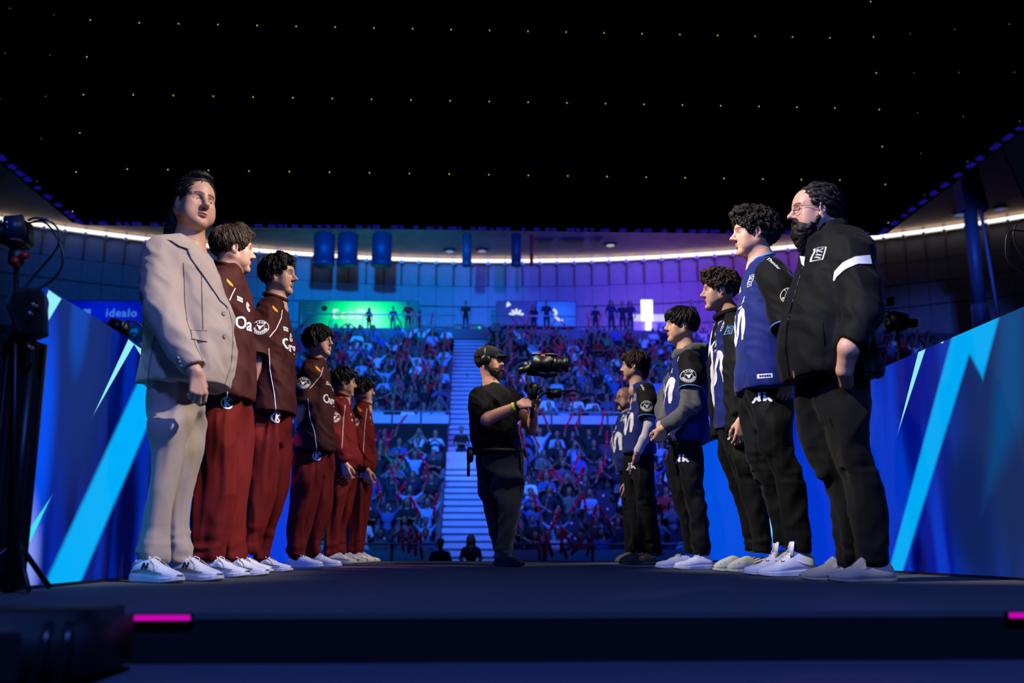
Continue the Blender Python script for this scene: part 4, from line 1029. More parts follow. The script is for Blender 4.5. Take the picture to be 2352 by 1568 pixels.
maroon('person in maroon jersey with dark bowl haircut and black glasses', 7.1, 715,
       [(826, 709, 746, .06), (838, 698, 750, .13), (852, 690, 754, .17), (880, 688, 761, .2), (930, 691, 767, .19), (980, 685, 771, .19), (1038, 669, 769, .19)],
       ([(704, 866, -.155), (698, 895, -.19), (694, 928, -.205)], [.078, .074, .07]), [(686, 958, -.14), (688, 985, -.02)],
       [(1025, 672, 768, .165), (1050, 670, 767, .17), (1090, 677, 766, .16)],
       [(1075, 674, 745, .085), (1147, 672, 728, .09), (1200, 663, 716, .09), (1245, 659, 706, .085), (1287, 659, 706, .08)],
       [(1075, 695, 767, .085), (1147, 700, 760, .09), (1200, 700, 750, .09), (1242, 700, 738, .08), (1274, 704, 736, .08)],
       headat(765, 819, 7.1, -16, .90, 4), (727, 833), dict(skin=(214, 168, 140), jaw=1.05, fat=1.15, open=.75, nose=.85, brow_rgb=(30, 22, 18)), hairC,
       [(659, 743, -.10, -22, .275), (702, 783, .10, -20, .275)], -16, (728, 1047), (696, 879), crestL(886, 905), [[(742, 844), (737, 862), (722, 880), (712, 892)], [(707, 915), (712, 960), (722, 990), (728, 1036)]],
       txt=('Oarg', 922, .088, -.045), seed=9, shoe_k='court', flame=(731, 846), glass=True)
def hairD(P, H): build_hair(H, P.root, (17, 16, 17), ((-.016, 0, .044), (.116, .092, .105)), noise=(.006, 45), locks=(260, .08, .003, .006), nape=-.07, seed=14, extra=(('s', (.0, .0, .13), (.10, -.02, .085), .03, .018, .02), ('s', (.02, -.05, .11), (.085, -.06, .06), .025, .014, .02)))
maroon('man in wine red track jacket, fifth in the left row, face turned away', 8.7, 783,
       [(908, 769, 797, .06), (918, 762, 800, .13), (935, 757, 805, .18), (980, 755, 815, .2), (1030, 757, 826, .2), (1070, 762, 829, .19), (1082, 768, 824, .17)],
       ([(771, 945, -.16), (766, 1000, -.21), (778, 1035, -.22), (789, 1060, -.2)], [.082, .074, .064, .052]), [(791, 1064, -.2)],
       [(1068, 764, 826, .16), (1090, 759, 822, .16), (1120, 757, 815, .15)],
       [(1110, 755, 800, .085), (1190, 747, 786, .09), (1240, 744, 775, .08), (1278, 744, 772, .08)],
       [(1110, 775, 816, .085), (1160, 775, 807, .085), (1221, 770, 793, .085), (1272, 766, 792, .08)],
       headat(818, 911, 8.7, 14, .97, 3), (784, 912), dict(skin=(200, 152, 128), brow_rgb=(20, 18, 18), open=.8), hairD,
       [(753, 813, -.10, -20, .27), (776, 832, .10, -18, .27)], -14, (803, 1087), (768, 958), ((D_block(.05, .022, 1, 4), 955, -.07, M_WHITE), (D_block(.05, .016, 1, 5), 968, -.07, M_WHITE)), [[(793, 930), (789, 960), (787, 1000), (785, 1030)]],
       jacket=True, seed=12, shoe_k='cream', flame=None)
def hairE(P, H): build_hair(H, P.root, (15, 14, 15), ((-.012, 0, .036), (.122, .096, .110)), noise=(.0035, 60), locks=(260, .075, .0, .0055), nape=-.068, seed=17, ears=False, face=((.125, 0, -.045), (.080, .075, .090)),
    extra=(('e', (.078, -.02, .06), (.035, .055, .03), .02), ('s', (-.01, -.085, .03), (.01, -.084, -.02), .028, .018, .02)))
maroon('man in wine red track jacket with black fringe, farthest in the left row', 9.35, 828,
       [(926, 825, 848, .06), (934, 817, 850, .12), (950, 810, 853, .17), (1000, 807, 859, .19), (1050, 807, 864, .19), (1084, 811, 861, .18)],
       ([(824, 962, -.15), (818, 1012, -.20), (828, 1045, -.2), (838, 1072, -.17)], [.08, .072, .06, .05]), [(841, 1078, -.16)],
       [(1072, 808, 862, .16), (1100, 806, 856, .16), (1125, 806, 852, .15)],
       [(1115, 804, 845, .085), (1150, 802, 840, .085), (1190, 800, 836, .085), (1276, 798, 826, .08)],
       [(1115, 820, 853, .085), (1150, 819, 849, .085), (1190, 818, 845, .085), (1273, 808, 833, .08)],
       headat(861, 927, 9.35, -8, .95, 2), (836, 930), dict(skin=(208, 162, 138), open=.75, nose=.9, brow_rgb=(20, 18, 18)), hairE,
       [(800, 846, -.10, -20, .26), (812, 857, .10, -18, .26)], -12, (831, 1089), (813, 970), ((D_block(.05, .03, 2, 3), 962, -.06, M_WHITE), (D_block(.04, .02, 1, 4), 976, -.05, M_WHITE)), [[(843, 938), (838, 975), (836, 1010), (834, 1040)]],
       jacket=True, seed=15, shoe_k='cream', flame=(826, 938))
# ------------------------------------------------------------------ right row
M_NAVY = fabric('navy_jersey', (14, 33, 106), 0.6, 0.12, 420, 0.35, 0.1); M_BLACKF = fabric('black_fabric', (13, 14, 16), 0.7, 0.06, 600, 0.2, 0.04); M_TRACK = fabric('black_track_trousers', (11, 12, 14), 0.72, 0.05, 600, 0.15, 0.03)
M_SKYTRIM = fabric('sky_trim', (84, 150, 214), 0.7); M_GREYH = fabric('grey_hoodie', (92, 92, 92), 0.9, 0.12, 300, 0.4, 0.2); M_SUEDE = fabric('grey_suede', (158, 150, 138), 0.9, 0.1, 260, 0.3, 0.3)
def ring_collar(nb, psi, r0, m, parent, name='collar', tr=.007, drop=.022, lift=.006):
    pts = [nb + np.array([math.cos(t) * r0, math.sin(t) * r0, lift - drop * math.cos(t - math.radians(psi))]) for t in np.linspace(0, 2 * math.pi, 29)]
    return MB().tube(pts, tr, 7, False).build(name, m, parent, True)
def wave_front(P, j, tr, psi, y, s, top_r, du=0.0, xtra=True, crest_y=None):
    f, u, v = fdir(psi); mid = rows(P.Y, top_r); cx = lambda yy: float(np.interp(-yy, [-q[0] for q in top_r][::-1], [m[1] for m in mid][::-1]))
    z = lambda yy: U(1176, yy, P.Y)[2]
    decal('chest_wave', xform(D_wave(), s, du), (cx(y), P.Y, z(y)), u, v, tr, M_WHITE, j, .003, .014, .45)
    if xtra:
        k = .0012 * P.Y * 100
        decal('chest_text', xform(D_rider(), 1.3, .02), (cx(y), P.Y, z(y) + .165 * s), u, v, tr, M_WHITE, j, .003, .014, .45)
        decal('chest_emblem', xform(D_rider(), 1.2, -.06), (cx(y), P.Y, z(y) + .25 * s), u, v, tr, M_WHITE, j, .003, .014, .45)
        decal('chest_crest', xform(D_crest(), .9, .085), (cx(y), P.Y, z(y) + .27 * s), u, v, tr, M_WHITE, j, .003, .014, .45)
        decal('chest_text', D_block(.06, .012, 1, 6), (cx(y), P.Y, z(y) + .125 * s), u, v, tr, M_WHITE, j, .003, .014, .45)
def black_legs(P, hips, near, far, logo, seed, ls=1.0):
    o, tr = trousers(P, hips, near, far, M_TRACK, 'track', seed, .8, hem=.006, name='track_trousers')
    if logo: c = hit(tr, *logo)[0]; c = U(logo[0], logo[1], P.Y - .15) if c is None else c; dv = np.array([-.35, -.94, 0]); decal('trouser_logo', xform(D_pair(), ls), c, (.94, -.35, 0), (0, 0, 1), tr, M_WHITE, o, .003, .012, .4)
    return o, tr
def fin(P, skin, nb, hips, near, far):
    kn, ft = knees_of(P, near, far); hp = rows(P.Y, hips)[1]; P.inner(skin, nb - (0, 0, .06), (hp[1], P.Y, hp[0]), kn, ft); P.finish()

def right_first():
    Y = 4.28; P = Person('bearded man with glasses in black track jacket with white arm stripe', 1965, Y, GR); r = P.root
    top_r = [(532, 1876, 1948, .075), (548, 1854, 1966, .16), (575, 1846, 1988, .205), (617, 1836, 1994, .225), (687, 1812, 1992, .23), (751, 1796, 1990, .235), (798, 1792, 1997, .235), (840, 1798, 2010, .23), (868, 1808, 2013, .22), (874, 1812, 2012, .21)]
    S = pts3(Y, [(1958, 592, -.19), (1978, 660, -.25), (1981, 728, -.285), (1952, 794, -.295)]); S2 = pts3(Y, [(1900, 600, .17), (1895, 720, .2), (1880, 800, .2)])
    VQ = garment([rows(Y, top_r)], [(S, [.098, .090, .080, .066]), (S2, [.095, .082, .066])], .0095, 'top', 31, 1.05); tr = bvh(*VQ); j = P.part('track_jacket', VQ, M_BLACKF)
    # white band round the upper arm
    decal_px('arm_stripe', [[(1914, 644), (1917, 624), (1936, 603), (1965, 589), (1998, 586), (2002, 606), (1970, 606), (1942, 618), (1922, 636), (1917, 646)]], tr, M_WHITE, j, .005)
    f, u, v = fdir(186)
    c = hit(tr, 1882, 582)[0]; decal('chest_crest', xform(D_crest(), .85, 0, 0, -18), c, (1, 0, 0), (0, 0, 1), tr, M_WHITE, j, .003, .012, .5)
    pipe_px('zip', [(1852, 590), (1836, 640), (1822, 690), (1808, 752), (1805, 800), (1814, 862)], tr, .0045, mat('zip_black', (10, 10, 11), 0.3, 0.5), j)
    MB().tube([U(1820, 852, Y - .2), U(1823, 868, Y - .2)], .004, 6).build('zip_pull', mat('silver', (220, 220, 225), 0.2, 1.0), j)
    pipe_px('pocket_zip', [(1889, 738), (1893, 770), (1895, 795)], tr, .003, MATS['zip_black'], j, 16)
    decal_px('collar_flash', [[(1838, 588), (1850, 590), (1848, 612), (1842, 606)]], tr, M_WHITE, j, .006)
    sk = (212, 162, 140)
    H = headat(1812, 546, Y, 184, 1.0, 2); nb = bodyheads(P, H, (1905, 532), dict(skin=sk, jaw=1.05, fat=1.05, open=.55, nose=1.15, brow=.006, brow_rgb=(24, 18, 16)))
    # stand-up collar
    mb = MB(); n = 26; V = []
    for z, rr in ((-.035, .092), (.000, .084), (.034, .080), (.036, .074), (-.03, .076)):
        for t in np.linspace(0, 2 * math.pi, n, endpoint=False): V.append(nb + np.array([math.cos(t) * rr * 1.05 - .004, math.sin(t) * rr, z + .020 * math.cos(t)]))
    obj('collar', V, [(a * n + i, a * n + (i + 1) % n, (a + 1) * n + (i + 1) % n, (a + 1) * n + i) for a in range(4) for i in range(n)], M_BLACKF, j, True)
    build_hair(H, r, (22, 18, 18), ((-.028, 0, .040), (.108, .089, .100)), noise=(.005, 45), locks=(320, .075, .004, .006), nape=-.085, flow='back', seed=33, face=((.105, 0, -.025), (.090, .090, .108)), extra=(('s', (-.08, .03, -.02), (-.085, .02, -.085), .04, .025, .02), ('s', (-.08, -.03, -.02), (-.085, -.02, -.085), .04, .025, .02)))
    build_beard(H, r, (20, 16, 16), .060, 1.12, -.004, 34); glasses(H, r, (40, 36, 40), .020, .0014)
    limb_skin(P, [S[2] + (S[3] - S[2]) * .4, U(1950, 800, Y - .290), U(1940, 850, Y - .235), U(1944, 876, Y - .17)], [.046, .045, .034, .030], sk, dict(D=(-.05, .75, -1), N=(.1, .9, .4), size=.85, left=True), .0045)
    hips = [(852, 1814, 2012, .20), (907, 1824, 2004, .205), (969, 1833, 1994, .195)]
    near = [(940, 1890, 1997, .105), (1047, 1915, 1995, .105), (1094, 1940, 2016, .10), (1157, 1950, 2031, .095), (1220, 1962, 2036, .088), (1268, 1967, 2037, .085), (1296, 1970, 2036, .08)]
    far = [(940, 1829, 1950, .105), (1032, 1850, 1955, .10), (1085, 1875, 1960, .095), (1104, 1893, 1962, .09), (1173, 1912, 1965, .085), (1264, 1922, 1970, .08), (1290, 1926, 1970, .076)]
    o_, trt = trousers(P, hips, near, far, fabric('black_cotton', (14, 15, 16), 0.9, 0.06, 800, 0.3, 0.04), 'track', 35, .75, hem=.005)
    pipe_px('pocket_edge', [(1911, 838), (1917, 852), (1930, 868), (1946, 880)], trt, .004, MATS['black_cotton'], o_)
    for px_, dy in ((2002, -.09), (1947, .09)): c_ = U(px_, 1280, Y + dy); MB().tube([(c_[0], Y + dy, c_[2] + .03), (c_[0] + .004, Y + dy, .03)], [.052, .046], 12).build('sock', MATS['black_cotton'], r, True)
    for xh, xt, dy in ((2052, 1894, -.11), (1985, 1830, .10)): foot(P, 'slip', xh, xt, dy, 187, M_SUEDE, mat('grey_rubber', (150, 144, 132), 0.7))
    fin(P, sk, nb, hips, near, far)
right_first()

def navy(label, Y, px, top_r, arm, hips, near, far, H, neck, face, hairf, feet, psi, wave, logo, seed, badge=None, sleeve_txt=None, sleeve_m=None, build_arm=None, group=GR, ls=1.0):
    P = Person(label, px, Y, group); h = .0095 if Y < 6.2 else .012
    VQ = garment([rows(Y, top_r)], [], h, 'top', seed, .9); tr = bvh(*VQ); j = P.part('jersey', VQ, M_NAVY)
    wave_front(P, j, tr, psi, wave[0], wave[1], top_r, wave[2] if len(wave) > 2 else 0.0)
    S = pts3(Y, arm[0]); Sf = [np.array([p[0], 2 * Y - p[1], p[2]]) for p in S]
    for q, nm in ((S, 'near'), (Sf, 'far')):
        SV = garment([], [(q, arm[1])], h, 'top', seed + 1, .8); so = P.part('sleeve', SV, sleeve_m or M_BLACKF, j)
        d = q[-1] - q[-2]; d = d / np.linalg.norm(d); a = np.cross(d, (1, 0, 0)); a /= np.linalg.norm(a); b = np.cross(d, a); rr = arm[1][-1]
        MB().tube([q[-1] - d * .004 + rr * (math.cos(t) * a + math.sin(t) * b) for t in np.linspace(0, 2 * math.pi, 25)], .0045, 6, False).build('sleeve_trim', M_SKYTRIM, so, True)
        if nm == 'near':
            st = bvh(*SV)
            if badge: decal('sleeve_badge', D_badge(), hit(st, *badge)[0], (1, 0, 0), (0, 0, 1), st, M_WHITE, so, .003, .012, .6)
            if sleeve_txt: decal('shoulder_text', xform(text_tris('Thunder', .024), 1, 0, 0, sleeve_txt[2]), hit(st, sleeve_txt[0], sleeve_txt[1])[0], (1, 0, 0), (0, 0, 1), st, M_WHITE, so, .003, .012, .6)
    nb = bodyheads(P, H, neck, face); ring_collar(nb, psi, .068, M_SKYTRIM, j)
    o_, trt = black_legs(P, hips, near, far, logo, seed + 2, ls)
    for a in feet:
        a(P)
    if build_arm: build_arm(P, S, j, o_)
    hairf(P, H); fin(P, face['skin'], nb, hips, near, far); return P, tr, j
def curlA(P, H): build_hair(H, P.root, (32, 25, 21), ((-.018, 0, .050), (.120, .098, .110)), noise=(.010, 60), locks=(900, .032, .0075, .0040), nape=-.075, seed=41, extra=(('e', (.050, 0, .115), (.060, .075, .038), .03), ('e', (-.085, 0, .03), (.055, .080, .085), .03)))
def arm2(P, S, j, o): limb_skin(P, [S[-1] - (S[-1] - S[-2]) * .3, U(1822, 800, P.Y - .22), U(1812, 860, P.Y - .17)], [.042, .040, .029], (210, 162, 142), dict(D=(-.2, .2, -1), N=(.0, .9, .2), size=.95, left=True), .0045)
def hi(xh, xt, dy): return lambda P: foot(P, 'high', xh, xt, dy, 190, M_SHOEW, M_SOLEW, M_LACE, .295)
P2, tr2, j2 = navy('tall curly-haired man in navy jersey and white high-top shoes', 5.0, 1785,
     [(594, 1726, 1772, .065), (610, 1718, 1792, .13), (630, 1714, 1810, .165), (671, 1703, 1818, .185), (751, 1697, 1820, .195), (830, 1695, 1820, .2), (890, 1694, 1822, .2), (900, 1695, 1820, .2)],
     ([(1772, 630, -.13), (1797, 668, -.20), (1810, 752, -.245)], [.088, .090, .084]),
     [(885, 1697, 1820, .175), (930, 1694, 1822, .18), (985, 1700, 1822, .17)],
     [(960, 1730, 1824, .095), (1032, 1748, 1824, .095), (1094, 1778, 1845, .09), (1157, 1790, 1851, .085), (1230, 1800, 1857, .078), (1267, 1803, 1859, .075)],
     [(960, 1697, 1780, .095), (1016, 1706, 1785, .09), (1085, 1728, 1792, .085), (1126, 1750, 1800, .08), (1188, 1769, 1812, .075), (1252, 1784, 1820, .07)],
     headat(1680, 588, 5.0, 181, .97, 2), (1748, 596), dict(skin=(210, 162, 142), nose=1.15, brow_rgb=(30, 22, 18), open=.7), curlA,
     [hi(1869, 1737, -.11), hi(1832, 1702, .11)], 188, (750, .86, -.05), (1750, 912), 42, (1815, 680), (1777, 605, -62), None, arm2)
hp_ = hit(tr2, 1757, 863)[0]
decal('hem_patch', poly_tris([[(-.034, -.011), (.034, -.011), (.034, .011), (-.034, .011)]]), hp_, (1, 0, 0), (0, 0, 1), tr2, M_WHITE, j2, .003, .02, .5)
decal('hem_patch_print', merge(D_block(.052, .012, 1, 5)), hp_, (1, 0, 0), (0, 0, 1), tr2, M_NAVY, j2, .005, .02, .5)

def right_third():
    Y = 5.75; P = Person('curly brown-haired man in open black jacket over navy jersey', 1705, Y, GR)
    inner_r = [(724, 1659, 1696, .06), (740, 1652, 1706, .13), (762, 1647, 1714, .175), (800, 1641, 1718, .185), (900, 1640, 1722, .18), (986, 1644, 1728, .18)]
    VQ = garment([rows(Y, inner_r)], [], .0095, 'top', 51, .9); tr = bvh(*VQ); j = P.part('jersey', VQ, M_NAVY)
    wave_front(P, j, tr, 196, 850, .95, inner_r, -.02)
    jr = [(718, 1660, 1702, .07), (736, 1648, 1713, .15), (760, 1641, 1722, .20), (800, 1633, 1728, .215), (900, 1632, 1735, .21), (990, 1640, 1738, .21), (1000, 1642, 1738, .21)]
    S = pts3(Y, [(1700, 765, -.18), (1712, 850, -.24), (1705, 950, -.22)]); Sf = [np.array([p[0], 2 * Y - p[1], p[2]]) for p in S]
    zc = U(1640, 860, Y)
    JV = garment([rows(Y, jr)], [(S, [.085, .075, .055]), (Sf, [.085, .075, .055])], .0095, 'top', 52, 1.0, carve=(((zc[0] - .03, Y - .035, zc[2] - .02), (.125, .125, .62), .01, 'c'),)); jk = P.part('open_jacket', JV, M_BLACKF); jt = bvh(*JV)
    c = hit(jt, 1676, 757)[0]; decal('jacket_crest', xform(D_crest(), .75, 0, 0, -20), c, (1, 0, 0), (0, 0, 1), jt, fabric('sky_print', (90, 150, 210), .7), jk, .003, .012, .5)
    # white lining along the far front edge
    pts = [U(x, y, Y + .085) for x, y in ((1646, 742), (1639, 765), (1633, 800), (1633, 860), (1635, 900), (1641, 960), (1645, 998))]
    V = []
    for p in pts: V += [p + np.array([-.012, .015, 0]), p + np.array([.012, -.035, 0]), p + np.array([.017, -.032, 0]), p + np.array([-.006, .022, 0])]
    obj('lining_edge', V, [(i * 4 + a, i * 4 + (a + 1) % 4, i * 4 + 4 + (a + 1) % 4, i * 4 + 4 + a) for i in range(len(pts) - 1) for a in range(4)], M_WHITE, jk, True)
    H = headat(1611, 711, Y, 176, .92, 2); sk = (212, 164, 142); nb = bodyheads(P, H, (1678, 722), dict(skin=sk, nose=1.1, jaw=.92, brow_rgb=(60, 42, 30), open=.6)); ring_collar(nb, 196, .068, M_SKYTRIM, j)
    ring_collar(nb, 180, .088, M_BLACKF, jk, 'collar', .020, .02, .004)
    build_hair(H, P.root, (68, 48, 33), ((-.014, 0, .052), (.116, .092, .106)), noise=(.010, 56), locks=(800, .036, .008, .0044), nape=-.055, seed=53, extra=(('e', (.055, 0, .112), (.058, .072, .036), .03), ('e', (-.075, 0, .05), (.05, .075, .06), .03)))
    hips = [(975, 1645, 1732, .17), (1020, 1648, 1735, .17), (1060, 1655, 1735, .16)]
    near = [(1045, 1672, 1740, .09), (1141, 1705, 1757, .085), (1204, 1722, 1765, .08), (1270, 1730, 1772, .075)]; far = [(1045, 1652, 1715, .09), (1079, 1662, 1715, .09), (1141, 1687, 1725, .08), (1204, 1703, 1735, .075), (1266, 1712, 1740, .07)]
    black_legs(P, hips, near, far, (1690, 998), 54)
    mc = mat('cream_foam', (196, 194, 168), 0.6, 0, 0.2, 200, 0.05)
    for xh, xt, dy in ((1772, 1675, -.11), (1738, 1645, .10)): foot(P, 'clog', xh, xt, dy, 192, mc, mc, None, .272)
    limb_skin(P, [S[-1] - (S[-1] - S[-2]) * .2, S[-1] + (0, 0, -.03)], [.034, .028], sk, dict(D=(-.1, .2, -1), N=(0, .9, .1), size=.95, left=True)); fin(P, sk, nb, hips, near, far)
right_third()

def bowl(P, H): build_hair(H, P.root, (17, 15, 15), ((-.014, 0, .044), (.118, .094, .106)), noise=(.004, 60), locks=(420, .07, .001, .005), nape=-.055, seed=61, face=((.125, 0, -.045), (.080, .080, .092)), extra=(('e', (.070, 0, .072), (.040, .070, .034), .02),), carve=(((0, .095, -.025), (.035, .03, .045)), ((0, -.095, -.025), (.035, .03, .045))))
def arm4(P, S, j, o):
    Y = P.Y; sk = (212, 166, 136)
    N = pts3(Y, [(1586, 897, -.225), (1588, 925, -.245), (1560, 955, -.25), (1527, 980, -.20)]); Fr = pts3(Y, [(1552, 860, .20), (1534, 915, .22), (1526, 945, .10), (1520, 972, -.05)])
    for q in (N, Fr): P.part('hoodie_sleeve', garment([], [(q, [.060, .066, .058, .043])], .010, 'top', 66, 1.4), M_GREYH, j)
    limb_skin(P, [N[2] + (N[3] - N[2]) * .7, U(1522, 984, Y - .19)], [.028, .026], sk, dict(D=(-.30, .55, -.8), N=(.2, .75, .5), size=.92, curl=(48, 52, 54, 56), left=True), .0042)
    limb_skin(P, [Fr[2] + (Fr[3] - Fr[2]) * .7, U(1516, 978, Y - .07)], [.028, .026], sk, dict(D=(.0, -.5, -.9), N=(.5, -.5, .3), size=.92, curl=(50, 54, 56, 58), left=False), .0042)
    # hood lying round the neck
    nb = U(1578, 812, Y); mb = MB()
    A = Fld(nb - (.2, .2, .15), nb + (.22, .2, .15), .009)
    ps = [nb + np.array([math.cos(t) * .085 + .012, math.sin(t) * .10, .012 + .026 * math.cos(t)]) for t in np.linspace(0, 2 * math.pi, 17)]
    A.chain(ps, [.030 + .018 * max(0, math.cos(t)) for t in np.linspace(0, 2 * math.pi, 17)], .02)
    A.ell(nb + (.095, 0, -.005), (.062, .10, .065), .03)
    VQ = fold(*A.mesh(2), 'top', 67, 1.5); P.part('hood', VQ, M_GREYH, j)
def ct(xh, xt, dy, yw=196, L=.272): return lambda P: foot(P, 'court', xh, xt, dy, yw, M_SHOEW, M_SOLEW, M_LACE, L)
navy('man with black bowl cut in navy jersey over grey hoodie, hands clasped', 6.55, 1592,
     [(806, 1560, 1600, .06), (818, 1551, 1612, .125), (838, 1545, 1617, .165), (883, 1531, 1620, .18), (925, 1525, 1622, .185), (975, 1527, 1623, .19), (1008, 1533, 1622, .19), (1018, 1538, 1622, .19)],
     ([(1586, 832, -.14), (1592, 858, -.19), (1588, 898, -.225)], [.086, .086, .082]),
     [(1005, 1531, 1616, .165), (1040, 1527, 1615, .17), (1085, 1529, 1616, .16)],
     [(1070, 1556, 1616, .09), (1107, 1562, 1617, .09), (1193, 1580, 1628, .085), (1240, 1583, 1630, .08), (1274, 1585, 1632, .08)],
     [(1070, 1528, 1590, .09), (1152, 1548, 1592, .085), (1228, 1566, 1600, .08), (1270, 1575, 1605, .075)],
     headat(1526, 787, 6.55, 184, .95, 4), (1578, 808), dict(skin=(216, 170, 138), jaw=1.05, nose=.85, open=.7, brow_rgb=(24, 20, 18)), bowl,
     [ct(1637, 1552, -.11), ct(1592, 1505, .10)], 192, (903, .9, -.03), (1565, 1053), 62, (1582, 863), (1587, 800, -75), None, arm4)
def fringe(P, H): build_hair(H, P.root, (50, 37, 27), ((-.014, 0, .042), (.116, .094, .106)), noise=(.004, 60), locks=(380, .075, .001, .005), nape=-.085, seed=71, extra=(('e', (.066, 0, .078), (.042, .070, .034), .02), ('s', (-.075, 0, .0), (-.085, 0, -.07), .05, .035, .02)))
def arm5(P, S, j, o):
    Y = P.Y; sk = (210, 164, 144); N = pts3(Y, [(1490, 950, -.20), (1492, 978, -.215), (1479, 1010, -.215), (1464, 1040, -.20)])
    P.part('arm_sleeve', garment([], [(N, [.046, .048, .040, .032])], .009, 'top', 76, .5), fabric('white_sleeve', (205, 200, 210), .7), j)
    limb_skin(P, [N[3], U(1461, 1052, Y - .155), U(1459, 1062, Y - .10)], [.028, .027, .027], sk, dict(D=(-.05, .6, -1), N=(.3, .9, .4), size=.85, left=True), .0045)
M_TAUPE = mat('taupe_foam', (96, 82, 66), 0.7, 0, 0.2, 200, 0.08)
def cl(xh, xt, dy): return lambda P: foot(P, 'clog', xh, xt, dy, 194, M_TAUPE, M_TAUPE, None, .275)
navy('man in navy jersey with one white arm sleeve, hand in pocket', 8.1, 1488,
     [(876, 1456, 1488, .055), (886, 1451, 1497, .115), (905, 1450, 1502, .155), (930, 1445, 1503, .17), (966, 1437, 1504, .18), (1010, 1432, 1506, .19), (1042, 1430, 1508, .19)],
     ([(1484, 902, -.13), (1492, 925, -.18), (1489, 961, -.21)], [.086, .086, .08]),
     [(1030, 1432, 1506, .165), (1060, 1429, 1503, .17), (1100, 1431, 1503, .16)],
     [(1085, 1450, 1505, .09), (1176, 1463, 1509, .09), (1230, 1470, 1516, .085), (1270, 1474, 1524, .085)],
     [(1085, 1430, 1490, .09), (1176, 1442, 1492, .085), (1220, 1448, 1490, .08), (1264, 1453, 1490, .08)],
     headat(1427, 873, 8.1, 162, .96, 2), (1466, 882), dict(skin=(208, 162, 142), brow_rgb=(50, 36, 28)), fringe,
     [cl(1527, 1453, -.10), cl(1495, 1420, .10)], 202, (976, .82), (1448, 1070), 72, (1486, 932), (1475, 886, -78), None, arm5)
def bald(P, H): build_beard(H, P.root, (24, 19, 18), .0, .9, 0, 83, True, (.003, 80)); glasses(H, P.root, (40, 36, 40), .019, .0014)
navy('bald bearded man with glasses in navy jersey, farthest in the right row', 9.2, 1450,
     [(944, 1430, 1462, .06), (955, 1421, 1472, .12), (975, 1413, 1480, .17), (1021, 1405, 1484, .19), (1060, 1408, 1485, .195), (1086, 1413, 1485, .19)],
     ([(1456, 968, -.14), (1462, 995, -.19), (1460, 1030, -.22)], [.082, .08, .076]),
     [(1075, 1416, 1484, .165), (1095, 1418, 1484, .165), (1115, 1420, 1484, .16)],
     [(1105, 1424, 1470, .085), (1140, 1427, 1468, .08), (1180, 1430, 1466, .08), (1270, 1436, 1464, .07)],
     [(1105, 1440, 1485, .085), (1140, 1443, 1484, .08), (1180, 1446, 1482, .08), (1268, 1452, 1480, .07)],
     headat(1412, 943, 9.2, 198, .92, 0), (1443, 946), dict(skin=(206, 160, 138), jaw=1.08, fat=1.2, open=.8, brow_rgb=(30, 22, 20), shade=((120, 92, 80), .35)), bald,
     [cl(1480, 1411, -.10), cl(1500, 1432, .10)], 204, (1018, .85), None, 82, None, None, M_NAVY,
     lambda P, S, j, o: limb_skin(P, [S[-1] - (S[-1] - S[-2]) * .3, U(1452, 1075, P.Y - .2), U(1444, 1105, P.Y - .2)], [.038, .034, .028], (206, 160, 138), dict(D=(-.2, .1, -1), N=(0, .9, .1), size=.95, left=True)))

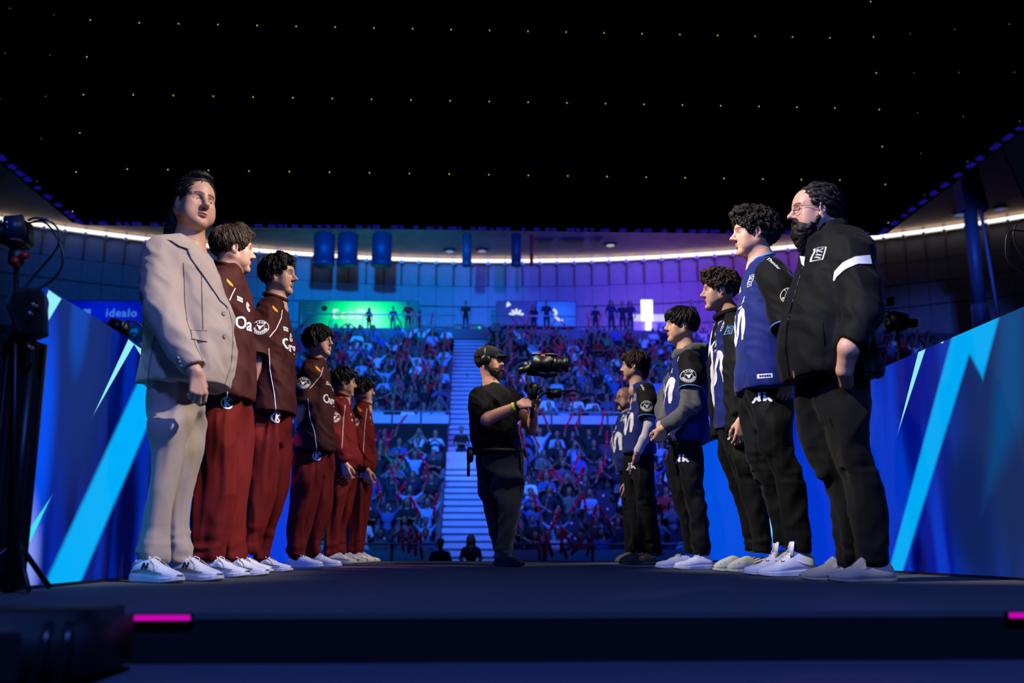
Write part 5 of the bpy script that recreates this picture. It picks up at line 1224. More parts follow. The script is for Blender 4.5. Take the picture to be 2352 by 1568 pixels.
# ------------------------------------------------------------------ the camera operator
def operator():
    Y = 7.7; P = Person('bearded camera operator in black cap, T-shirt and headset, walking', 1150, Y, None); r = P.root; sk = (206, 150, 126)
    M_TEE = fabric('black_tee', (9, 9, 11), .85, .06, 700, .25, .03)
    top_r = [(882, 1112, 1150, .065), (893, 1096, 1164, .14), (912, 1082, 1178, .18), (935, 1078, 1184, .195), (990, 1082, 1188, .195), (1020, 1083, 1196, .195), (1036, 1084, 1199, .19)]
    S = pts3(Y, [(1106, 912, -.17), (1100, 938, -.23), (1116, 956, -.27)]); S2 = pts3(Y, [(1164, 912, .12), (1186, 935, .12), (1200, 950, .02)])
    VQ = garment([rows(Y, top_r)], [(S, [.088, .082, .070]), (S2, [.085, .078, .066])], .011, 'top', 91, 1.2); j = P.part('tshirt', VQ, M_TEE)
    grip = U(1222, 925, Y - .33)
    w1 = U(1190, 931, Y - .36); w2 = U(1226, 944, Y - .20)
    limb_skin(P, [S[2] - (S[2] - S[1]) * .4, U(1118, 962, Y - .285), w1], [.050, .052, .031], sk, dict(D=(1, .12, .22), N=(.15, .9, -.35), size=1.02, curl=(42, 46, 48, 50), thumb=(50, 35), left=False), .0042)
    limb_skin(P, [S2[2] - (S2[2] - S2[1]) * .4, U(1222, 985, Y - .06), w2], [.050, .048, .031], sk, dict(D=(.15, -.45, .9), N=(-.3, -.9, -.3), size=1.02, curl=(48, 50, 52, 55), thumb=(50, 35), left=True), .0042)
    d = w1 - U(1118, 962, Y - .285); d /= np.linalg.norm(d)
    for k, m, nm, w_ in ((.022, mat('yellow_band', (206, 220, 30), .6), 'wrist_band', .013), (-.008, mat('watch_black', (14, 14, 15), .3), 'watch', .010)):
        MB().lathe(w1 - d * (k + .014), d, ((-w_, .034), (-w_ * .6, .0385), (w_ * .6, .0380), (w_, .033)), 18).build(nm, m, r, True)
    H = headat(1155, 864, Y, -14, .92, 4); nb = bodyheads(P, H, (1127, 884), dict(skin=sk, jaw=1.05, nose=1.15, brow_rgb=(60, 44, 34), open=.7))
    build_beard(H, r, (58, 40, 30), .040, 1.15, .004, 92); glasses(H, r, (40, 36, 40), .020, .0015)
    build_hair(H, r, (40, 30, 24), ((-.020, 0, .030), (.108, .086, .094)), noise=(.003, 60), locks=(0, 0, 0, 0), nape=-.055, seed=93, cuts=(((0, 0, 1), .045),))
    # cap
    mc = fabric('black_cap', (12, 12, 14), .85)
    A = Fld((-.16, -.13, -.02), (.2, .13, .17), .0055); A.ell((-.014, 0, .046), (.118, .097, .102), .01); A.cut((-.12, 0, -1), -.030); V, Q = A.mesh(2); cp = obj('cap', H.W(V), Q, mc, r, True)
    V = []; n = 15
    for k, (a, lift) in enumerate(((0, 0), (.5, .006), (1, 0))):
        for t in np.linspace(-1.15, 1.15, n):
            V.append((.012 + math.cos(t) * (.088 + a * .068 * math.cos(t * .75)), math.sin(t) * (.088 - a * .012), .047 + lift - a * .016 - .016 * (1 - math.cos(t)) * a + a * .006))
    V2 = [(x, y, z - .004) for x, y, z in V]; q = [(k * n + i, k * n + i + 1, (k + 1) * n + i + 1, (k + 1) * n + i) for k in range(2) for i in range(n - 1)]; N = len(V)
    q += [tuple(N + i for i in f[::-1]) for f in q] + [(2 * n + i, 2 * n + i + 1, N + 2 * n + i + 1, N + 2 * n + i) for i in range(n - 1)]
    obj('brim', H.W(np.array(V + V2)), q, mc, cp, True)
    # headset
    mh = mat('headset_black', (13, 13, 15), .35); hd = MB().tube(H.W(np.array([(-.012 - .0 * t, math.cos(t) * .098, .012 + math.sin(t) * .142) for t in np.linspace(0.05, math.pi - .05, 19)])), .009, 8).build('headset', mh, r, True)
    for y in (-1, 1):
        MB().lathe(H.W((-.008, y * .082, .0)), H.R[:, 1] * y, ((-.004, .030), (.012, .042), (.026, .042), (.034, .034), (.036, .010)), 20).build('ear_cup', mh, hd, True)
    MB().tube(H.W(np.array([(.0, -.11, -.02), (.05, -.10, -.07), (.115, -.055, -.088)])), .0035, 6).build('boom', mh, hd, True); MB().lathe(H.W((.118, -.052, -.088)), H.R[:, 0], ((-.014, .007), (.0, .012), (.014, .008)), 10).build('microphone', mh, hd, True)
    hips = [(1005, 1083, 1198, .17), (1040, 1083, 1206, .18), (1080, 1087, 1209, .175), (1112, 1092, 1207, .16), (1128, 1098, 1204, .15)]
    near = [(1098, 1138, 1206, .09), (1163, 1142, 1198, .085), (1209, 1140, 1188, .08), (1262, 1136, 1178, .07), (1284, 1134, 1177, .07)]
    far = [(1098, 1094, 1168, .09), (1150, 1104, 1172, .085), (1181, 1112, 1174, .08), (1240, 1126, 1172, .072), (1268, 1134, 1172, .07)]
    trousers(P, hips, near, far, fabric('charcoal_denim', (34, 36, 42), .85, .14, 420, .4, .15), 'track', 95, .8, -.13, .15, hem=.008, name='jeans')
    # belt, pouch and cable
    bl = rows(Y, [(1038, 1081, 1204, .19)])[0]; ring = [np.array([bl[1] + math.cos(t) * (bl[3] + .004), Y + math.sin(t) * (bl[4] + .006), bl[0]]) for t in np.linspace(0, 2 * math.pi, 33)]
    mbk = mat('belt_black', (12, 12, 13), .6); be = MB().tube(ring, .016, 6, False).build('belt', mbk, r, True)
    c = U(1080, 1044, Y - .14); MB().obox(c, (.026, 0, 0), (0, .045, 0), (0, 0, .055), .25).build('belt_pack', mbk, be, True); MB().obox(c + (-.012, -.01, -.10), (.012, 0, 0), (0, .012, 0), (0, 0, .065), .25).build('radio_aerial', mbk, be, True)
    MB().tube([U(x, y, Y - .22) for x, y in ((1206, 1030), (1213, 1060), (1211, 1090), (1219, 1104), (1222, 1085), (1216, 1070))], .005, 6).build('cable', mbk, be, True)
    MB().tube([U(x, y, Y - .20) for x, y in ((1196, 965), (1194, 990), (1203, 1015), (1208, 1050))], .010, 6).build('lanyard', mat('lanyard_pink', (160, 40, 70), .7), be, True)
    md = mat('dark_trainer', (20, 26, 32), .6)
    for xh, xt, dy, yw in ((1146, 1176, -.20, -64), (1140, 1172, .12, -50)): foot(P, 'dark', xh, xt, dy, yw, md, mat('dark_rubber', (12, 13, 15), .6), mat('dark_lace', (60, 90, 110), .7), .30)
    kn = [np.array([rows(Y, near, -.16)[2][1], Y - .16, rows(Y, near)[2][0]]), np.array([rows(Y, far, .18)[1][1], Y + .18, rows(Y, far)[1][0]])]
    ft = [np.array([rows(Y, near, -.16)[-1][1], Y - .16, rows(Y, near)[-1][0]]), np.array([rows(Y, far, .18)[-1][1], Y + .18, rows(Y, far)[-1][0]])]
    P.inner(sk, nb - (0, 0, .06), U(1150, 1060, Y), kn, ft); P.finish(); return w1, w2
W1, W2 = operator()

# gimbal rig held in his hands
def rig():
    Y = 7.36; q = lambda x, y, d=0.0: U(x, y, Y + d); mk = mat('camera_black', (14, 14, 16), .4, .1); mr = mat('rig_metal', (30, 30, 33), .3, .8); mg = mat('rubber_grip', (10, 10, 11), .8)
    root = empty('camera_rig', q(1222, 945)); tag(root, 'black film camera on a handheld gimbal in the operator\'s hands', 'camera rig')
    ppm = 2287 / (Y * .98 + .2); m_ = lambda px: px / ppm
    b = MB().obox(q(1246, 836), (m_(22), 0, m_(-2)), (0, .055, 0), (m_(1.5), 0, m_(17)), .18).build('camera_body', mk, root, True)
    MB().lathe(q(1266, 838), (1, -.05, .04), ((-.02, .050), (.02, .052), (.022, .058), (.07, .058), (.072, .050), (.10, .050), (.104, .060), (.125, .062), (.128, .050), (.110, .044)), 24).build('lens', mk, b, True)
    MB().lathe(q(1293, 836), (1, -.05, .04), ((0, .046), (.012, .044)), 24).build('lens_glass', mat('lens_glass', (8, 10, 24), .05, 0, spec=.9), b, True)
    MB().obox(q(1250, 815), (m_(30), 0, m_(-1)), (0, .03, 0), (0, 0, m_(3.5)), .3).build('top_handle', mk, b, True)
    MB().obox(q(1247, 817, -.035), (m_(5), 0, 0), (0, .004, 0), (0, 0, m_(3)), .2).build('tally_lamp', glow('tally_red', (255, 90, 80), 1.2), b)
    MB().obox(q(1213, 842), (m_(9), 0, m_(4)), (0, .045, 0), (m_(-3), 0, m_(11)), .2).build('battery', mk, b, True)
    MB().obox(q(1203, 848, -.05), (m_(13), 0, m_(7)), (0, .012, 0), (m_(-3), 0, m_(6)), .15).build('transmitter', mk, b, True)
    MB().tube([q(1290, 850), q(1305, 843), q(1318, 836)], .005, 6).build('rod', mr, b, True); MB().tube([q(1300, 848), q(1311, 853), q(1316, 848), q(1315, 842)], .003, 6).build('wire', mr, b, True)
    a = MB(); a.tube([q(1232, 858), q(1252, 864), q(1280, 860)], .014, 8); a.tube([q(1212, 856), q(1234, 858)], .02, 10); a.build('tilt_arm', mr, root, True)
    MB().tube([q(1214, 850), q(1208, 862), q(1208, 874), q(1218, 882), q(1226, 892)], .007, 8).build('pan_arm', mat('rig_copper', (150, 84, 60), .35, .7), root, True)
    MB().lathe(q(1224, 896), (.1, 0, 1), ((-.06, .036), (-.03, .042), (.03, .042), (.05, .03)), 18).build('pan_motor', mk, root, True)
    MB().tube([q(1226, 905), q(1224, 930, -.02), q(1220, 960, 0)], .0155, 10).build('grip', mg, root, True)
    n = MB()
    for x, y in ((1238, 890), (1243, 897), (1236, 903), (1246, 905), (1240, 912)): n.lathe(q(x, y, -.03), (.4, -1, .3), ((-.012, .010), (.012, .012), (.014, .006)), 10)
    n.build('knob_cluster', mr, root, True)
    MB().tube([q(1244, 902), q(1258, 904)], .008, 8).build('monitor_arm', mr, root, True)
    mo = MB().obox(q(1273, 903), (m_(17), 0, m_(1)), (0, .018, 0), (0, 0, m_(10.5)), .12).build('monitor', mk, root, True)
    p = MB(); p.obox(q(1308, 897), (m_(18), 0, m_(.8)), (0, .02, 0), (0, 0, m_(1.3)), .1); p.obox(q(1308, 908), (m_(16), 0, m_(.6)), (0, .02, 0), (0, 0, m_(1.2)), .1); p.build('monitor_hood', mk, mo)
rig()
# ------------------------------------------------------------------ hanging screen seen from behind
def hanging_screen():
    Ys = 11.8; z0 = U(1100, 524, Ys)[2]; xl = U(182, 525, Ys)[0]; xr = U(2022, 525, Ys)[0]; n = 20; w = (xr - xl) / n; hh = 0.985
    root = empty('hanging_screen', ((xl + xr) / 2, Ys, z0)); tag(root, 'huge black screen rig seen from behind, hanging over the stage with tiny yellow lamps', 'screen')
    mk = mat('screen_back', (5, 5, 7), 0.6, spec=.2); ml = glow('status_yellow', (190, 190, 60), 1.6); ml2 = glow('status_grey', (110, 110, 100), 0.5); mb_ = glow('edge_caught_light', (36, 24, 170), .35)
    def panel(p0, ux, wd, ht, lamp, lm, ctr):
        """p0 lower corner, ux along the row; the back faces the stage"""
        p0 = np.array(p0, float); ux = np.array(ux, float); nn = np.array([-ux[1], ux[0], 0]) * -1.0   # towards the stage
        uz = np.array([0, 0, 1.0]); c = p0 + ux * wd / 2 + uz * ht / 2
        o = MB().obox(c - nn * .04, ux * (wd / 2 + .0004), nn * .04, uz * (ht / 2 + .0004)).build('screen_panel', mk, root)
        if lamp is not None:
            q = p0 + ux * lamp[0] + uz * lamp[1] + nn * .004; MB().obox(q, ux * .0055, nn * .004, uz * .0055, .3).build('status_lamp', lm, o)
    lz = [U(1100, y, Ys)[2] for y in (401, 217, 42)]
    for i in range(n):
        for r in range(5):
            zb = z0 + r * hh; lamp = None
            if 1 <= i <= n - 1: lamp = (w * .02 + .01, (lz[0] - z0) + (lz[1] - lz[0]) / hh * 0 + (0.0))
            panel((xl + i * w, Ys, zb), (1, 0, 0), w, hh, lamp, ml, None)
    sx = 1.0
    for side, x in ((-1, xl), (1, xr)):
        for k in range(7):
            for r in range(9):
                ux = (0, 1, 0) if side < 0 else (0, -1, 0); y0 = Ys - (k + 1) * sx if side < 0 else Ys - k * sx
                nnx = 1 if side < 0 else -1
                panel((x, y0, z0 + r * .5), ux, sx, .5, (sx - .25, .06) if side < 0 else (.25, .06), ml if k == 0 else ml2, None)
    # clamps along the lower edge; screen light on them painted as a blue glow
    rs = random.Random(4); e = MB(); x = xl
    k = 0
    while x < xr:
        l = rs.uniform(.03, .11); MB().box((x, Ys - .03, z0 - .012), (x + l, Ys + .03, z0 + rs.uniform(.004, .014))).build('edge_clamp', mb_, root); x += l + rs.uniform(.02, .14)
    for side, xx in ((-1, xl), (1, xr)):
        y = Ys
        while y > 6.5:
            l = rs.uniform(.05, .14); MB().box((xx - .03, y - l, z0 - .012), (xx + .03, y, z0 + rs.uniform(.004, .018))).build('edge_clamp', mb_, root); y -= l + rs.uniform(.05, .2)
hanging_screen()

# ------------------------------------------------------------------ arena shell
RC, RR = np.array([0.0, 9.0]), 45.0
def apt(a, R, z): return np.array([RC[0] + R * math.sin(a), RC[1] + R * math.cos(a), z])
Z_CON = U(1076, 752, 48.0)[2] - 0.3; Z_LT = U(1076, 602, 54.0)[2]
def shell():
    na = 60; A = np.radians(np.linspace(-37, 37, na + 1)); mw = mat('wall_cladding', (120, 120, 130), .55, 0, .15, 3, .10); mf = mat('wall_fin', (92, 78, 70), .7)
    root = empty('wall_back', (0, 54, Z_CON)); structure(root, 'curved panelled back wall of the arena concourse lit blue and violet')
    bands = [Z_CON - 3, Z_CON + (Z_LT - Z_CON) * .30, Z_CON + (Z_LT - Z_CON) * .52, Z_CON + (Z_LT - Z_CON) * .74, Z_LT]
    for i in range(na):
        a0, a1 = A[i] + .0002, A[i + 1] - .0002
        for b in range(4):
            z0, z1 = bands[b] + .03, bands[b + 1] - .03; off = .12 if b == 3 else 0.0
            V = [apt(a0, RR + off, z0), apt(a1, RR + off, z0), apt(a1, RR + off, z1), apt(a0, RR + off, z1), apt(a0, RR + .4, z0), apt(a1, RR + .4, z0), apt(a1, RR + .4, z1), apt(a0, RR + .4, z1)]
            obj('panel', V, [(0, 1, 2, 3), (5, 4, 7, 6), (3, 2, 6, 7), (1, 0, 4, 5), (0, 3, 7, 4), (2, 1, 5, 6)], mw, root)
        MB().tube([apt(A[i], RR - .02, bands[3]), apt(A[i], RR - .02, Z_LT)], .055, 6).build('fin', mf, root)
    V = []; 
    for a in A: V += [apt(a, RR + .42, Z_CON - 6), apt(a, RR + .42, Z_LT + 1)]
    obj('backing', V, [(2 * i, 2 * i + 2, 2 * i + 3, 2 * i + 1) for i in range(na)], mat('wall_dark', (20, 20, 24), .8), root)
    # soffit
    V = []
    for a in A: V += [apt(a, RR + .5, Z_LT + .12), apt(a, RR - 9, Z_LT + 1.0), apt(a, RR + .5, Z_LT + .4), apt(a, RR - 9, Z_LT + 1.3)]
    so = obj('ceiling', V, [(4 * i, 4 * i + 1, 4 * i + 5, 4 * i + 4) for i in range(na)] + [(4 * i + 2, 4 * i + 6, 4 * i + 7, 4 * i + 3) for i in range(na)] + [(4 * i + 1, 4 * i + 3, 4 * i + 7, 4 * i + 5) for i in range(na)], mat('soffit_concrete', (205, 172, 148), .8, 0, .4, 1.2, .22)); structure(so, 'brown concrete soffit ringing the arena above the light line')
    top_ = []
    for a in A: top_ += [apt(a, RR - 9, Z_LT + 1.3), np.array([RC[0] + (RR - 34) * math.sin(a), 12 + (RR - 34) * math.cos(a), Z_LT + 4])]
    structure(obj('ceiling_roof', top_, [(2 * i, 2 * i + 1, 2 * i + 3, 2 * i + 2) for i in range(na)], mat('roof_dark', (8, 8, 10), .9)), 'black roof above the arena')
    # ring of light tubes with brackets
    rl = empty('ring_light', apt(0, RR - .35, Z_LT)); tag(rl, 'long curved line of white light tubes under the soffit', 'light'); mg = glow('tube_white', (255, 250, 240), 1.7); mbk = mat('tube_bracket', (225, 225, 225), .5)
    for i in range(na):
        MB().tube([apt(A[i] + .0004, RR - .35, Z_LT), apt(A[i + 1] - .0004, RR - .35, Z_LT)], .085, 8).build('tube', mg, rl, True)
        MB().obox((apt(A[i], RR - .20, Z_LT) + apt(A[i + 1], RR - .20, Z_LT)) / 2, (apt(A[i + 1], RR - .20, Z_LT) - apt(A[i], RR - .20, Z_LT)) / 2, (0, .012, 0), (0, 0, .10)).build('added_light_shield', mbk, rl)  # added plate that keeps the tube light off the wall behind
        MB().lathe(apt(A[i], RR - .36, Z_LT - .22), (0, 0, 1), ((-.05, .04), (-.02, .11), (.05, .12), (.18, .05), (.52, .04)), 10).build('bracket', mbk, rl, True)
    tr = bvh(np.array(V), np.array([(4 * i, 4 * i + 1, 4 * i + 5, 4 * i + 4) for i in range(na)]))
    for k, (px, py, c) in enumerate(((1033, 575, (110, 150, 230)), (1107, 574, (150, 130, 210)), (1402, 561, (200, 190, 180)), (2205, 490, (60, 80, 170)), (2297, 477, (60, 60, 130)))):
        h = tr.ray_cast(Vector(CO), Vector(ray(px, py)).normalized())
        if h[0] is None: continue
        d = empty('downlight', h[0]); tag(d, ('small round downlight in the soffit left of the slim column', 'small round downlight in the soffit right of the slim column', 'small downlight in the soffit beside the dark vents', 'small downlight in the soffit left of the big right column', 'small downlight in the soffit at the right edge')[k], 'light')
        MB().lathe(h[0], (0, 0, 1), ((-.06, .36), (.02, .38)), 20).build('rim', mat('rim_dark', (30, 28, 30), .5), d, True); MB().lathe(np.array(h[0]) - (0, 0, .06), (0, 0, 1), ((-.02, .2), (.01, .22)), 18).build('lens', glow('down_%d' % k, c, .8), d, True)
    mv = mat('vent_dark', (14, 13, 14), .7)
    for k, (x0, x1, y) in enumerate(((1230, 1270, 551), (1286, 1341, 550), (1360, 1381, 549))):
        a = tr.ray_cast(Vector(CO), Vector(ray(x0, y)).normalized())[0]; b = tr.ray_cast(Vector(CO), Vector(ray(x1, y)).normalized())[0]
        if a and b:
            r = empty('soffit_vent', a); tag(r, ('leftmost dark vent slot in the soffit beside the red pole', 'longest dark vent slot in the soffit', 'shortest dark vent slot in the soffit, rightmost')[k], 'vent')
            MB().obox((np.array(a) + np.array(b)) / 2 - (0, 0, .04), (np.array(b) - np.array(a)) / 2, (0, .3, .02), (0, 0, .05)).build('slot', mv, r)
            for q in (0.0, 1.0): MB().obox(np.array(a) * (1 - q) + np.array(b) * q - (0, 0, .06), (.04, 0, 0), (0, .34, .02), (0, 0, .06)).build('end_frame', MATS['rim_dark'], r)
    # ducts, columns and poles between wall and roof
    md = mat('duct_blue', (34, 56, 100), .5, .2); mc = mat('column_steel', (70, 82, 110), .5, .2)
    for k, (x0, x1, y1, Yd, m, nm, lb) in enumerate(((719, 768, 607, 50, md, 'duct', 'leftmost of the three fat blue ducts above the wall'), (774, 821, 607, 50, md, 'duct', 'middle fat blue duct above the wall'), (853, 899, 607, 50, md, 'duct', 'rightmost of the three fat blue ducts above the wall'),
                         (1061, 1083, 606, 50, mc, 'column', 'slim blue column above the concourse stairs'), (1174, 1197, 606, 50, mat('column_teal', (20, 60, 80), .5), 'column', 'dark teal column right of the slim column'), (1217, 1225, 606, 50, mat('pole_red', (150, 24, 20), .5), 'pole', 'thin red pole under the soffit'))):
        a = U(x0, y1, Yd); b = U(x1, y1, Yd); r_ = (b[0] - a[0]) / 2; c = (a + b) / 2; t = empty(nm, c); tag(t, lb, nm)
        MB().lathe(c, (0, 0, 1), ((0, r_), (1.6, r_)), 22).build('shaft', m, t, True)
        MB().lathe(c, (0, 0, 1), ((-.12, r_ * .9), (-.06, r_ * 1.06), (.06, r_ * 1.06), (.10, r_)), 22).build('lower_rim', m, t, True)
        if nm == 'column': MB().lathe(c + (0, 0, 3.0 if k == 3 else 2.6), (0, 0, 1), ((0, r_), (.25, r_ * 1.9), (.5, r_ * 1.9), (.7, r_)), 18).build('capital', m, t, True)
    a = U(2237, 720, 38); b = U(2266, 720, 38); r_ = (b[0] - a[0]) / 2; c = (a + b) / 2; t = empty('column', c); tag(t, 'tall blue steel column rising behind the right screen wall', 'column'); zt = U(2250, 470, 38)[2]
    MB().lathe(c, (0, 0, 1), ((0, r_), (zt - c[2], r_)), 22).build('shaft', mc, t, True); MB().lathe(c, (0, 0, 1), ((-c[2] - 1.2, r_ * 1.3), (.3, r_ * 1.3), (.4, r_)), 18).build('base', mc, t, True)
    e = U(2215, 385, 37); MB().obox((np.array([c[0], c[1], zt]) + e) / 2, (e - np.array([c[0], c[1], zt])) * .62, (.0, .35, 0), (.40, 0, .12)).build('bracket', mc, t)
    MB().obox(np.array([c[0] + .35, c[1], zt + 1.1]), (.12, 0, .05), (0, .2, 0), (-.25, 0, 1.4)).build('strut', mc, t); MB().tube([c + (r_ + .62, 0, -2.5), np.array([c[0] + r_ + .15, c[1], zt + .3])], .07, 6).build('pipe', mc, t)
    # shallow plates fixing the column foot to the stand behind
shell()

# ------------------------------------------------------------------ stands
M_CONC = mat('stand_concrete', (80, 88, 104), .85, 0, .3, 2.0, .15); M_PALE = mat('stair_paint', (158, 172, 200), .8, 0, .2, 2.0, .08)
AX0, AX1 = -.80, .86
NLOW, NUP = 9, 11
def low_row(i): return 26.6 + .85 * i, -.78 + .43 * i
def up_row(i): return 36.3 + .93 * i, 3.95 + .5 * i
def stands():
    for nm, n, fn, ry, rz, hw, lb in (('floor_lower_tier', NLOW, low_row, .85, .43, 16.0, 'stepped rows of the lower seating tier'), ('floor_upper_tier', NUP, up_row, .9, .5, 22.0, 'stepped rows of the upper seating tier')):
        root = empty(nm, (0, fn(0)[0], fn(0)[1])); structure(root, lb)
        for i in range(n):
            y, z = fn(i)
            for s in (-1, 1):
                a, b = (-hw, AX0) if s < 0 else (AX1, hw); MB().box((a, y - ry * .5, z - .9), (b, y + ry * .5, z)).build('terrace_step', M_CONC, root)
        st = empty('staircase', ((AX0 + AX1) / 2, fn(0)[0] - ry, fn(0)[1])); tag(st, 'pale blue-lit concrete aisle stairs through the %s tier' % nm.split('_')[1], 'stairs')
        for i in range(2 * n + (4 if n == NUP else 0)):
            y = fn(0)[0] - ry * .5 + i * ry / 2; z = fn(0)[1] + (i - 1) * rz / 2
            MB().box((AX0 + .02, y, z - .8), (AX1 - .02, y + ry / 2 + .03, z)).build('step', M_PALE, st)
            MB().box((AX0 + .02, y - .012, z - .05), (AX1 - .02, y + .05, z + .004)).build('nosing', mat('nosing_dark', (70, 74, 90), .8), st)
    # front parapets with rails
    def parapet(Y, zt, zb, x0, x1, nm, lb, step, seed):
        segs = []
        r = empty(nm, ((x0 + x1) / 2, Y, zb)); tag(r, lb, 'railing'); k = max(1, int(round((x1 - x0) / step))); w = (x1 - x0) / k
        MB().box((x0, Y - .07, zb), (x1, Y + .07, zb + .30)).build('kerb', M_PALE, r)
        mr = mat('rail_steel', (150, 156, 170), .4, .5)
        for i in range(k + 1): MB().box((x0 + i * w - .03, Y - .11, zb - .1), (x0 + i * w + .03, Y - .05, zt)).build('post', mat('post_dark', (22, 24, 32), .5), r)
        MB().tube([(x0, Y - .08, zt), (x1, Y - .08, zt)], .028, 8).build('top_rail', mr, r, True)
        for i in range(k): MB().tube([(x0 + i * w + .06, Y - .08, zt), (x0 + i * w + .06, Y - .08, zb + .32)], .015, 6).build('upright', mr, r, True)
    zu = U(1076, 973, 35.4)[2]; zt = U(1076, 946, 35.4)[2]
    for (a, b, s) in ((-14.0, AX0 + .1, 'left'), (AX1 + .05, 14.0, 'right')):
        parapet(35.4, zt, zu, a, b, 'guard_rail', 'steel rail on a pale kerb before the upper tier, %s of stairs' % s, 1.0, 1)
        zl = U(1076, 1290, 25.7)[2]; zlt = U(1076, 1249, 25.7)[2]
        parapet(25.7, zlt, zl, a * .75 - (.0 if s == 'left' else 0), b * .75 if s == 'right' else b, 'guard_rail', 'steel rail on a pale kerb before the lower tier, %s of stairs' % s, 1.25, 2)
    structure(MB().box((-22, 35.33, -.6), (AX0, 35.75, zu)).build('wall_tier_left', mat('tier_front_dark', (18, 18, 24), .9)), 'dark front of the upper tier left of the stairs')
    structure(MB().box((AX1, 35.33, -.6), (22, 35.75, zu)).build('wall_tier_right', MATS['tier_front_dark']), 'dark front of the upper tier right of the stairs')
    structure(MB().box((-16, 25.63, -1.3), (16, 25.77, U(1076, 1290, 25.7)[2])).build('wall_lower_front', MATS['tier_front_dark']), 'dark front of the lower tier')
    # landing between the tiers
    structure(MB().box((AX0 + .02, 34.2, 2.2), (AX1 - .02, 36.0, 3.3)).build('floor_landing', M_PALE), 'pale stair landing between the tiers')
    structure(MB().box((-26, 46.9, Z_CON - .5), (26, 54.2, Z_CON)).build('floor_concourse', M_CONC), 'concourse floor behind the upper tier')
stands()
# ------------------------------------------------------------------ concourse boards and furniture
def board(name, label, cat, px, py, Yb, frame, mats_fn):
    a = U(px[0], py[1], Yb); b = U(px[1], py[0], Yb); r = empty(name, ((a[0] + b[0]) / 2, Yb, a[2])); tag(r, label, cat)
    MB().box((a[0] - .05, Yb + .02, a[2] - .05), (b[0] + .05, Yb + .14, b[2] + .05)).build('casing', mat('board_casing', (10, 12, 14), .5), r)
    mats_fn(r, a, b); return r
def flat_text(name, s, px, py, Yb, size_px, m, parent, spacing=1.0, dx=0):
    c = U(px, py, Yb); V, Fc = text_tris(s, 1.0, spacing); k = size_px * Yb * 1.0 / F_; V = V * k
    W = np.array([(c[0] + v[0], Yb - .008, c[2] + v[1]) for v in V]); return obj(name, W, Fc, m, parent)
def picture(name, ref, stops, strength, cx, rx, cz, rz):
    """radial glow picture for a lit board: stops from the bright centre outwards"""
    g = NX(name); tc = g.n.new('ShaderNodeTexCoord'); tc.object = ref; sp = g.n.new('ShaderNodeSeparateXYZ'); g.l.new(tc.outputs['Object'], sp.inputs[0])
    du = g.ma('DIVIDE', g.ma('SUBTRACT', sp.outputs[0], cx), rx); dv = g.ma('DIVIDE', g.ma('SUBTRACT', sp.outputs[2], cz), rz); d = g.ma('SQRT', g.ma('ADD', g.ma('MULTIPLY', du, du), g.ma('MULTIPLY', dv, dv)))
    col = g.mix(g.step(d, .15, .6), stops[0], stops[1]); col = g.mix(g.step(d, .55, 1.1), col, stops[2])
    g.l.new(col, g.b.inputs['Emission Color']); g.b.inputs['Emission Strength'].default_value = strength; g.b.inputs['Base Color'].default_value = (.01, .01, .01, 1); return g.m
